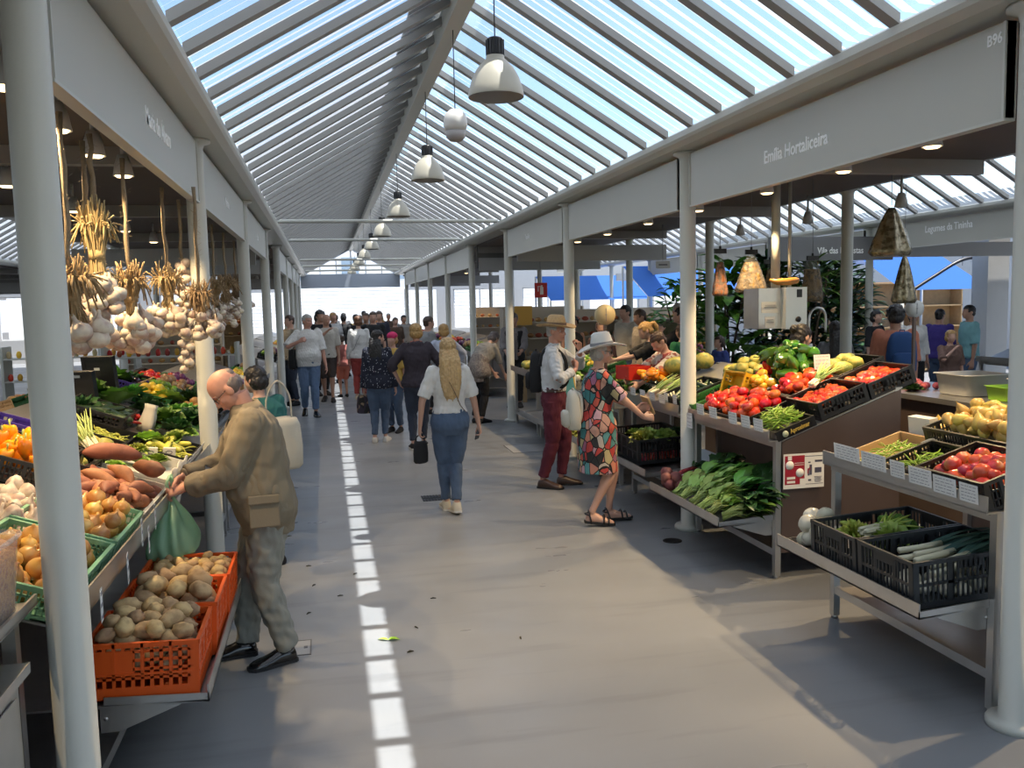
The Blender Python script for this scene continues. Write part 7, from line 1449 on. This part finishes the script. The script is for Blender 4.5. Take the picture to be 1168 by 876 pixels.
simple('man in grey jumper and black waistcoat behind the counter, looking down', (3.35, 15.2, 0), 165, 1.74, 'm', 'tan', None, cloth('grey_knit', (.20, .18, .18)), black_c, ('short', 'darkgrey'), sleeve=.9, head=(.3, 0), hl=(-.08, .22, .60), hr=(.08, .22, .60), extra=lambda B, r: (lambda c: (B.torso(c, .48, .80, .022), remesh(c, 'waistcoat', .014, black_c, 3, r, cut=lambda p: abs(p.x) < .07 and p.y > 0, solid=-.006)))(MB()))
# ---- straw hat man
def brim_hat(B, root, m, band=None, w=.108, crown=.062, tilt=0, mband=None, name='hat', droop=.012):
    h = B.h; c = MB(); M = B.hM.to_4x4(); M.translation = B.hp((0, -.006, .030)); M = M @ Matrix.Rotation(tilt, 4, 'X'); n = 32
    prof = [(.0, .052, 0), (.030, .0535, 0), (.042, .046, 0), (.049, .022, 0), (.053, .002, 0), (.060, -.002, 0), (w*.8, -.003, .5), (w, .003, 1), (w, .000, 1), (w*.8, -.007, .5), (.052, -.006, 0)]
    vs = []
    for r, z, k in prof:
        for j in range(n):
            a = 2*PI*j/n; fr = 1.12 if abs(math.sin(a)) else 1; dz = -droop*k*abs(math.sin(a))**2 + .010*k*abs(math.cos(a))
            vs.append((r*h*math.cos(a), r*h*math.sin(a)*1.16, (z*crown/.053 if z > .003 else z + dz)*h))
    k = len(prof); fs = [(i*n+j, i*n+(j+1)%n, (i+1)*n+(j+1)%n, (i+1)*n+j) for i in range(k-1) for j in range(n)]
    c.add(vs, fs, M, True); o = c.build(name, m, root)
    if mband:
        c = MB(); c.lathe([(.0545*h, .002*h), (.0535*h, .018*h), (.0510*h, .018*h), (.052*h, .002*h)], n, M=M @ Matrix.Diagonal((1, 1.16, 1, 1))); c.build('hat_band', mband, o)
    return o
def man_extra(B, root):
    brim_hat(B, root, straw, mband=mat('brown_band', (.12, .07, .04), .7), w=.104, tilt=.06)
    c = MB(); B.torso(c, .575, .592, .016); c.build('belt', brown_leather, root)
    h = B.h; c = MB()
    for s_ in (1,):
        pts = []
        for z, y in ((.56, -.04), (.62, .075), (.70, .082), (.77, .068), (.815, .03), (.83, -.01), (.80, -.055), (.72, -.075)):
            P, M = B.sp(z); pts.append(P + M @ Vector((s_*.062*h, y*h, 0)))
        c.tube(cr(pts, 5), .020, 8, sx=1.0, up=(0, 1, 0))
    c.build('backpack_strap', black_c, root)
B = Body(1.74, 'm', lean=.03, head=(.08, -.38), fl=(-.055, .05, 0, 0, .3), fr=(.05, -.05, 0, .0, -.25), hl=(-.035, .155, .80), hr=(.055, .135, .70), el=(-1, .1, -.9), er=(1, -.45, -.7), fat=1.0)
pm_ = Vector((2.26, 8.42, 0)); Bm = B
person('elderly man in straw hat, white shirt and burgundy trousers, hand at his mouth', pm_, D(-112), B, 'ruddy', .0068, face=True, top=dict(mat=cloth('white_linen', (.60, .61, .62), var=.05), hem=.57, sleeve=.93, off=.015, name='shirt', collar=True, slack=.004, wr=.008), bottom=dict(mat=burgundy, off=.010, flare=.010, wr=.006, waist=.60), shoes=dict(mat=brown_leather, sole=sole_k), hair=('short', HAIRM['grey']), hands=[dict(d=(.25, -.05, 1), n=(.6, -.8, 0), curl=.9), dict(d=(-.75, .1, .5), n=(0, -1, .1), curl=1.35)], extra=man_extra)
# ---- hat woman in the leaf print dress
def lady_extra(B, root):
    o = brim_hat(B, root, cloth('off_white_felt', (.62, .61, .58)), w=.112, crown=.070, tilt=.30, mband=cloth('grey_band', (.20, .20, .21)), droop=.026)
    glasses(B, root, blk_leather, True)
    h = B.h; c = MB()     # v-neck trim
    for s_ in (-1, 1):
        pts = []
        for z, x in ((.825, .048), (.80, .042), (.77, .026), (.735, .004)):
            P, M = B.sp(z); w, d = B.profile(z); pts.append(P + M @ Vector((s_*x*h, (d + .012 - (.012 if z > .81 else 0))*h, 0)))
        c.tube(cr(pts, 4), .007, 6)
    c.build('neck_trim', black_c, root)
    for k in (0, 1):      # sandals: sole with straps
        F = B.foot_M(k); so = MB(); pl = [(-.053, .018), (-.04, .024), (0, .024), (.06, .031), (.095, .028), (.112, .010)]
        so.prism([F @ (Vector((x, y, -.006))*h) for y, x in pl] + [F @ (Vector((-x, y, -.006))*h) for y, x in reversed(pl)], F.to_3x3() @ Vector((0, 0, .013*h))); sd = so.build('sandal', sole_k, root)
        st = MB()
        for y, zt, wd in ((.072, .036, .033), (.045, .044, .031), (-.020, .060, .027)):
            st.tube([F @ (Vector((math.cos(a)*wd, y - (.02*math.sin(a) if y < 0 else 0), max(0, math.sin(a))*zt))*h) for a in [PI*j/10 for j in range(11)]], .0045*h, 6, sx=1.5)
        st.tube([F @ (Vector((math.cos(a)*.0255, -.030 - .026*math.sin(a), .042))*h) for a in [PI*j/10 for j in range(11)]], .004*h, 6); st.build('strap', blk_leather, sd)
    c = MB()
    for z in (0,):
        pass
B = Body(1.60, 'f', lean=.05, head=(.12, -.05), fl=(-.045, .09, 0.012, 0.0, .1), fr=(.045, -.03, .012, .12, -.05), hl=(-.09, .24, .60), hr=(.07, .265, .545), el=(-.7, -.8, -.5), er=(.8, -.9, -.4), fat=1.16)
pl_ = Vector((2.22, 6.88, 0)); Bl = B
person('woman in leaf-print dress, pale sun hat and black sandals by the right stall', pl_, D(-96), B, 'light', .0065, face=True, dress=dict(mat=leaf_print, hem=.285, sleeve=.40), hair=('bob', HAIRM['grey']), hands=[dict(d=(0, 1, .1), n=(1, 0, -.2), curl=.8), dict(d=(-.1, 1, -.05), n=(-.8, 0, -.5), curl=1.2)], extra=lady_extra)
RL = Matrix.Translation(pl_) @ Matrix.Rotation(D(-96), 4, 'Z')
wl = thing('wallet', 'open tan wallet held by the woman in the leaf-print dress', 'wallet', RL @ (B.hl + Vector((.0, .10, .03))), (D(30), D(15), D(-80)))
c = MB(); c.box((0, 0, .004), (.10, .012, .18), Matrix.Rotation(.25, 3, 'Z')); c.build('cover', mat('tan_leather', (.42, .31, .17), .5), wl); c = MB(); c.box((.012, .012, .004), (.09, .008, .17), Matrix.Rotation(-.2, 3, 'Z')); c.build('flap', mat('tan_leather', (.42, .31, .17)), wl)
def backpack(label, loc, rz, m, sz=(.26, .13, .36), name='backpack', pocket=True, m2=None, tilt=0):
    t = thing(name, label, 'backpack', loc, (tilt, 0, rz)); w, d, h = sz; c = MB()
    rings = []
    for z, k in ((0, .82), (h*.06, .96), (h*.4, 1.0), (h*.75, .92), (h*.93, .72), (h, .40)):
        rings.append([(math.copysign(abs(math.cos(a))**.55, math.cos(a))*w/2*k, math.copysign(abs(math.sin(a))**.55, math.sin(a))*d/2*k, z) for a in [2*PI*j/28 for j in range(28)]])
    c.loft(rings); o = c.build('bag_body', m, t); wrinkle(o, .004, 14, 6)
    if pocket:
        c = MB(); rings = []
        for y, k in ((-d/2 + .01, 1), (-d/2 - .025, .96), (-d/2 - .04, .80)):
            rings.append([(math.copysign(abs(math.cos(a))**.5, math.cos(a))*w*.38*k, y, h*.28 + math.copysign(abs(math.sin(a))**.5, math.sin(a))*h*.22*k) for a in [2*PI*j/24 for j in range(24)]])
        c.loft(rings); c.build('front_pocket', m2 or m, t)
    c = MB()
    for s_ in (-1, 1): c.tube(cr([(s_*w*.25, d*.30, h*.12), (s_*w*.34, d*.5, h*.4), (s_*w*.3, d*.52, h*.8), (s_*w*.2, d*.3, h*.95)], 5), .012, 6, sx=1.4)
    c.tube([(-.03, .0, h*.97), (-.025, 0, h*1.04), (.025, 0, h*1.04), (.03, 0, h*.97)], .007, 6); c.build('strap', m2 or m, t); return t
backpack('small cream backpack worn by the woman in the leaf-print dress', RL @ Vector((0.02, -.205, .83)), D(-96), mat('cream_leather', (.60, .56, .46), .5), (.24, .11, .33))
backpack('black backpack of the man in the straw hat, seen behind him', pm_ + Vector((-.14, .16, .98)), D(-112), black_c, (.28, .13, .42))
# two-tone cloth bag hanging on the hat man's far side
handbag('beach_bag', 'blue and yellow cloth bag beside the man in the straw hat', 'bag', pm_ + Vector((.22, .32, 1.16)), D(40), (.26, .12, .36), voro('blue_yellow_cloth', [(.60, .42, .04), (.10, .36, .42)], 4), .25)
# ---- vendors and customers on the right
simple('vendor in red-flowered cream shirt leaning over the display, dark short hair', (3.66, 8.6, 0), 98, 1.62, 'f', 'light', None, floral, black_c, ('short', 'brown'), lean=.30, hl=(-.14, .34, .64), hr=(-.02, .36, .66), head=(.45, .1), vox=.010, fat=1.3, sleeve=.45)
simple('vendor woman with dark hair pulled up, in grey and blue top, behind the tomatoes', (3.95, 6.62, 0), -75, 1.68, 'f', 'light', None, cloth('slate_cotton', (.03, .04, .05)), black_c, ('bun', 'black'), head=(.25, 0), vox=.010, fat=1.1, sleeve=.5)
r_, Bk = simple('man in salmon t-shirt with a blue backpack, seen from behind', (6.42, 8.7, 0), -22, 1.78, 'm', 'tan', None, cloth('salmon_cotton', (.55, .20, .12)), denim, ('curly', 'black'), vox=.012, fat=1.15)
backpack('bright blue backpack on the man in the salmon t-shirt', (6.36, 8.50, 1.02), D(-22), blue_pack, (.32, .16, .46))
simple('woman with long black hair in grey top next to the salmon t-shirt man', (5.86, 9.02, 0), -15, 1.62, 'f', 'tan', None, cloth('grey_marl', (.16, .16, .17)), denim_dk, ('long', 'black', .22))
simple('woman in white blouse behind the stall with the white dial scale', (9.1, 11.9, 0), 165, 1.68, 'f', 'tan', None, white_c, black_c, ('ponytail', 'black'), sleeve=.8)
simple('person in violet t-shirt turned away beyond the white dial scale', (9.9, 12.3, 0), -60, 1.66, 'm', 'tan', None, cloth('violet_cotton', (.06, .04, .25)), denim, ('short', 'black'))
simple('man in light teal t-shirt beside the person in violet', (10.05, 11.8, 0), 75, 1.72, 'm', 'tan', None, teal_lt, denim, ('short', 'black'))
simple('woman with dark hair in black beside the woman in white blouse', (8.85, 12.5, 0), 200, 1.66, 'f', 'light', None, black_c, black_c, ('bob', 'black'))
simple('fair-haired woman resting her head on her hand behind white onions', (8.55, 10.4, 0), 170, 1.40, 'f', 'light', None, cloth('brown_print', (.16, .09, .07)), black_c, ('bob', 'darkblond'), hr=(.03, .12, .80), er=(.9, .2, -.9))
simple('bearded man in black t-shirt, hand at his face, left of the steel scale', (5.05, 11.6, 0), 60, 1.80, 'm', 'light', None, black_c, denim_dk, ('short', 'black'), hl=(-.05, .16, .80), el=(-.9, 0, -.8))
simple('person in blue top bending behind the flower buckets', (5.5, 11.3, 0), 100, 1.38, 'f', 'light', None, cloth('royal_blue_cotton', (.05, .08, .30)), denim, ('bob', 'brown'))
simple('dark-haired woman in black vest top behind the leafy greens', (4.1, 13.95, 0), 175, 1.66, 'f', 'tan', None, black_c, black_c, ('curly', 'black'), sleeve=0)
simple('vendor in dark top standing behind the round straw fan', (4.05, 12.3, 0), 170, 1.62, 'f', 'tan', None, cloth('maroon_cotton', (.06, .03, .03)), black_c, ('bob', 'brown'))
simple('vendor with light brown ponytail in black top, handing over goods', (4.10, 10.2, 0), 80, 1.66, 'f', 'light', None, black_c, black_c, ('ponytail', 'darkblond'), lean=.2, hl=(-.08, .34, .70), hr=(.06, .34, .68), head=(.3, 0))
simple('brown-haired bearded man looking down, behind the ponytail vendor', (4.75, 12.4, 0), 95, 1.78, 'm', 'tan', None, cloth('sand_cotton', (.40, .33, .25)), denim, ('short', 'brown'), head=(.3, 0))
simple('man in cream shirt half hidden behind the bearded man', (4.85, 13.4, 0), 110, 1.84, 'm', 'light', None, cloth('cream_cotton', (.50, .45, .36)), denim, ('short', 'black'))
simple('white-haired man in green behind the customers at the right stall', (5.25, 12.2, 0), 170, 1.86, 'm', 'ruddy', None, olive_c, denim, ('short', 'grey'))
simple('woman in green top turned away by the thick post', (4.75, 10.9, 0), 20, 1.58, 'f', 'light', None, green_c, denim, ('bob', 'brown'))
# ---- left side
B = Body(1.50, 'f', lean=.05, head=(.2, .4), fat=1.2)
person('woman in teal top with black hair and cream bag, behind the bald man', (-.48, 6.45, 0), D(35), B, 'light', .010, top=dict(mat=teal_c, hem=.47, sleeve=.55, off=.020, slack=.02), bottom=dict(mat=black_c), shoes=dict(mat=black_c), hair=('bob', HAIRM['black']))
t_ = handbag('slouch_bag', 'cream canvas slouch bag with black trim on the woman in teal', 'bag', (-.34, 6.12, 1.14), D(20), (.30, .17, .36), cream, .26)
simple('woman in pink top with a dark backpack across the left aisle', (-4.02, 9.5, 0), 15, 1.60, 'f', 'tan', None, pink_c, denim_dk, ('curly', 'auburn'))
backpack('dark grey backpack on the woman in pink', (-3.96, 9.30, .98), D(15), cloth('charcoal_nylon', (.03, .03, .035)), (.28, .14, .40))
simple('person in purple top at the far left edge, bending over crates', (-2.05, 4.45, 0), -60, 1.52, 'f', 'light', None, purple_c, black_c, ('bob', 'black'), lean=.35, sleeve=.9, hl=(-.08, .30, .55), hr=(.08, .30, .55))
simple('person in white top beyond the woman in pink', (-4.95, 11.0, 0), 10, 1.60, 'f', 'light', None, white_c, denim, ('bob', 'black'))
# ---- the distant crowd down the aisle
rg = random.Random(21)
crowd = [('black jacket', black_c), ('black shirt', black_c), ('dark navy top', navy_c), ('red top', cloth('bright_red_cotton', (.5, .03, .04))), ('pale grey top', cloth('pale_grey_cotton', (.5, .5, .5))), ('sky blue top', cloth('sky_cotton', (.22, .38, .55))), ('olive top', olive_c), ('white top', white_c), ('brown coat', cloth('brown_wool', (.09, .055, .035))), ('orange top', cloth('orange_cotton', (.55, .2, .04))), ('yellow top', cloth('yellow_cotton', (.6, .45, .06))), ('grey coat', grey_c)]
spots = [(.95, 20.5), (.75, 21.6), (1.3, 21.2), (.2, 21.8), (1.25, 23.5), (.5, 23.9), (1.8, 22.6), (-.2, 22.9), (.9, 25.6), (1.6, 25.2), (.25, 26.2), (2.2, 24.6), (1.1, 27.8), (.6, 28.6), (1.7, 28.4), (-.1, 27.2), (2.1, 29.2), (1.35, 30.6), (.4, 31.2)]
hh = [('short', 'brown'), ('short', 'black'), ('bob', 'brown'), ('bob', 'darkblond'), ('short', 'grey'), ('ponytail', 'black')]
for i, (x, y) in enumerate(spots):
    nm, m = crowd[(0, 1, 2, 4, 3, 0, 8, 6, 10, 1, 5, 11, 2, 7, 9, 0, 8, 4, 1)[i]]; sx = rg.choice('mf'); hq = hh[i % 6]
    place = ('just beyond the black polo man', 'in the dense far group', 'mid aisle in the distance', 'near the far left posts', 'in the far middle of the aisle', 'walking far off', 'by the far right stalls', 'by the far left stalls', 'close to the far end', 'near the far right posts', 'far left of the crowd', 'far right of the crowd', 'almost at the end gable', 'under the end gable', 'right side under the gable', 'left side under the gable', 'furthest right in the crowd', 'near the bright doorway', 'furthest left by the doorway')[i]
    simple('distant person in %s with %s %s hair, %s' % (nm, hq[0] if hq[0] != 'bob' else 'bobbed', hq[1].replace('darkblond', 'fair'), place), (x, y, 0), rg.choice((0, 180, 10, 170, -20, 200)), rg.uniform(1.6, 1.84), sx, rg.choice(('light', 'tan')), None, m, rg.choice((denim, denim_dk, black_c, denim_mid)), hq, vox=.022, walk=rg.choice((0, .5, -.5)), sleeve=rg.choice((.42, .95)))
# ================================================================ light and camera
w = bpy.data.worlds.new('World'); SC.world = w; w.use_nodes = True
nt = w.node_tree; bg = nt.nodes['Background']
sky = nt.nodes.new('ShaderNodeTexSky'); sky.sky_type = 'NISHITA'; sky.sun_disc = False
sky.sun_elevation = math.radians(62); sky.sun_rotation = math.radians(100); sky.altitude = 100; sky.air_density = 1.0; sky.dust_density = 0.6; sky.ozone_density = 2.0
nt.links.new(sky.outputs[0], bg.inputs['Color']); bg.inputs['Strength'].default_value = SKY_STR
sd = bpy.data.lights.new('sun', 'SUN'); sd.energy = SUN_STR; sd.angle = math.radians(0.53); sd.color = (1.0, 0.96, 0.9)
so = bpy.data.objects.new('sun', sd); COL.objects.link(so)
tosun = Vector((0.235, -0.10, 0.97)).normalized(); so.rotation_euler = tosun.to_track_quat('Z', 'Y').to_euler()
cam = bpy.data.cameras.new('camera'); co = bpy.data.objects.new('camera', cam); COL.objects.link(co)
cam.sensor_width = 36; cam.lens = F_PX / 1168 * 36; cam.clip_end = 300; cam.clip_start = 0.05
co.matrix_world = Matrix((( RGT.x, UPV.x, -FWD.x, 0), (RGT.y, UPV.y, -FWD.y, 0), (RGT.z, UPV.z, -FWD.z, EYE.z), (0, 0, 0, 1)))
SC.camera = co
SC.view_settings.view_transform = 'Standard'; SC.view_settings.look = 'None'; SC.view_settings.gamma = 1; SC.view_settings.exposure = EXPOSURE
SC.view_settings.use_curve_mapping = False
cy = SC.cycles; cy.use_denoising = True
cy.max_bounces = 8; cy.diffuse_bounces = 4; cy.glossy_bounces = 3; cy.transmission_bounces = 4; cy.transparent_max_bounces = 24
cy.caustics_reflective = False; cy.caustics_refractive = False; cy.sample_clamp_indirect = 6.0
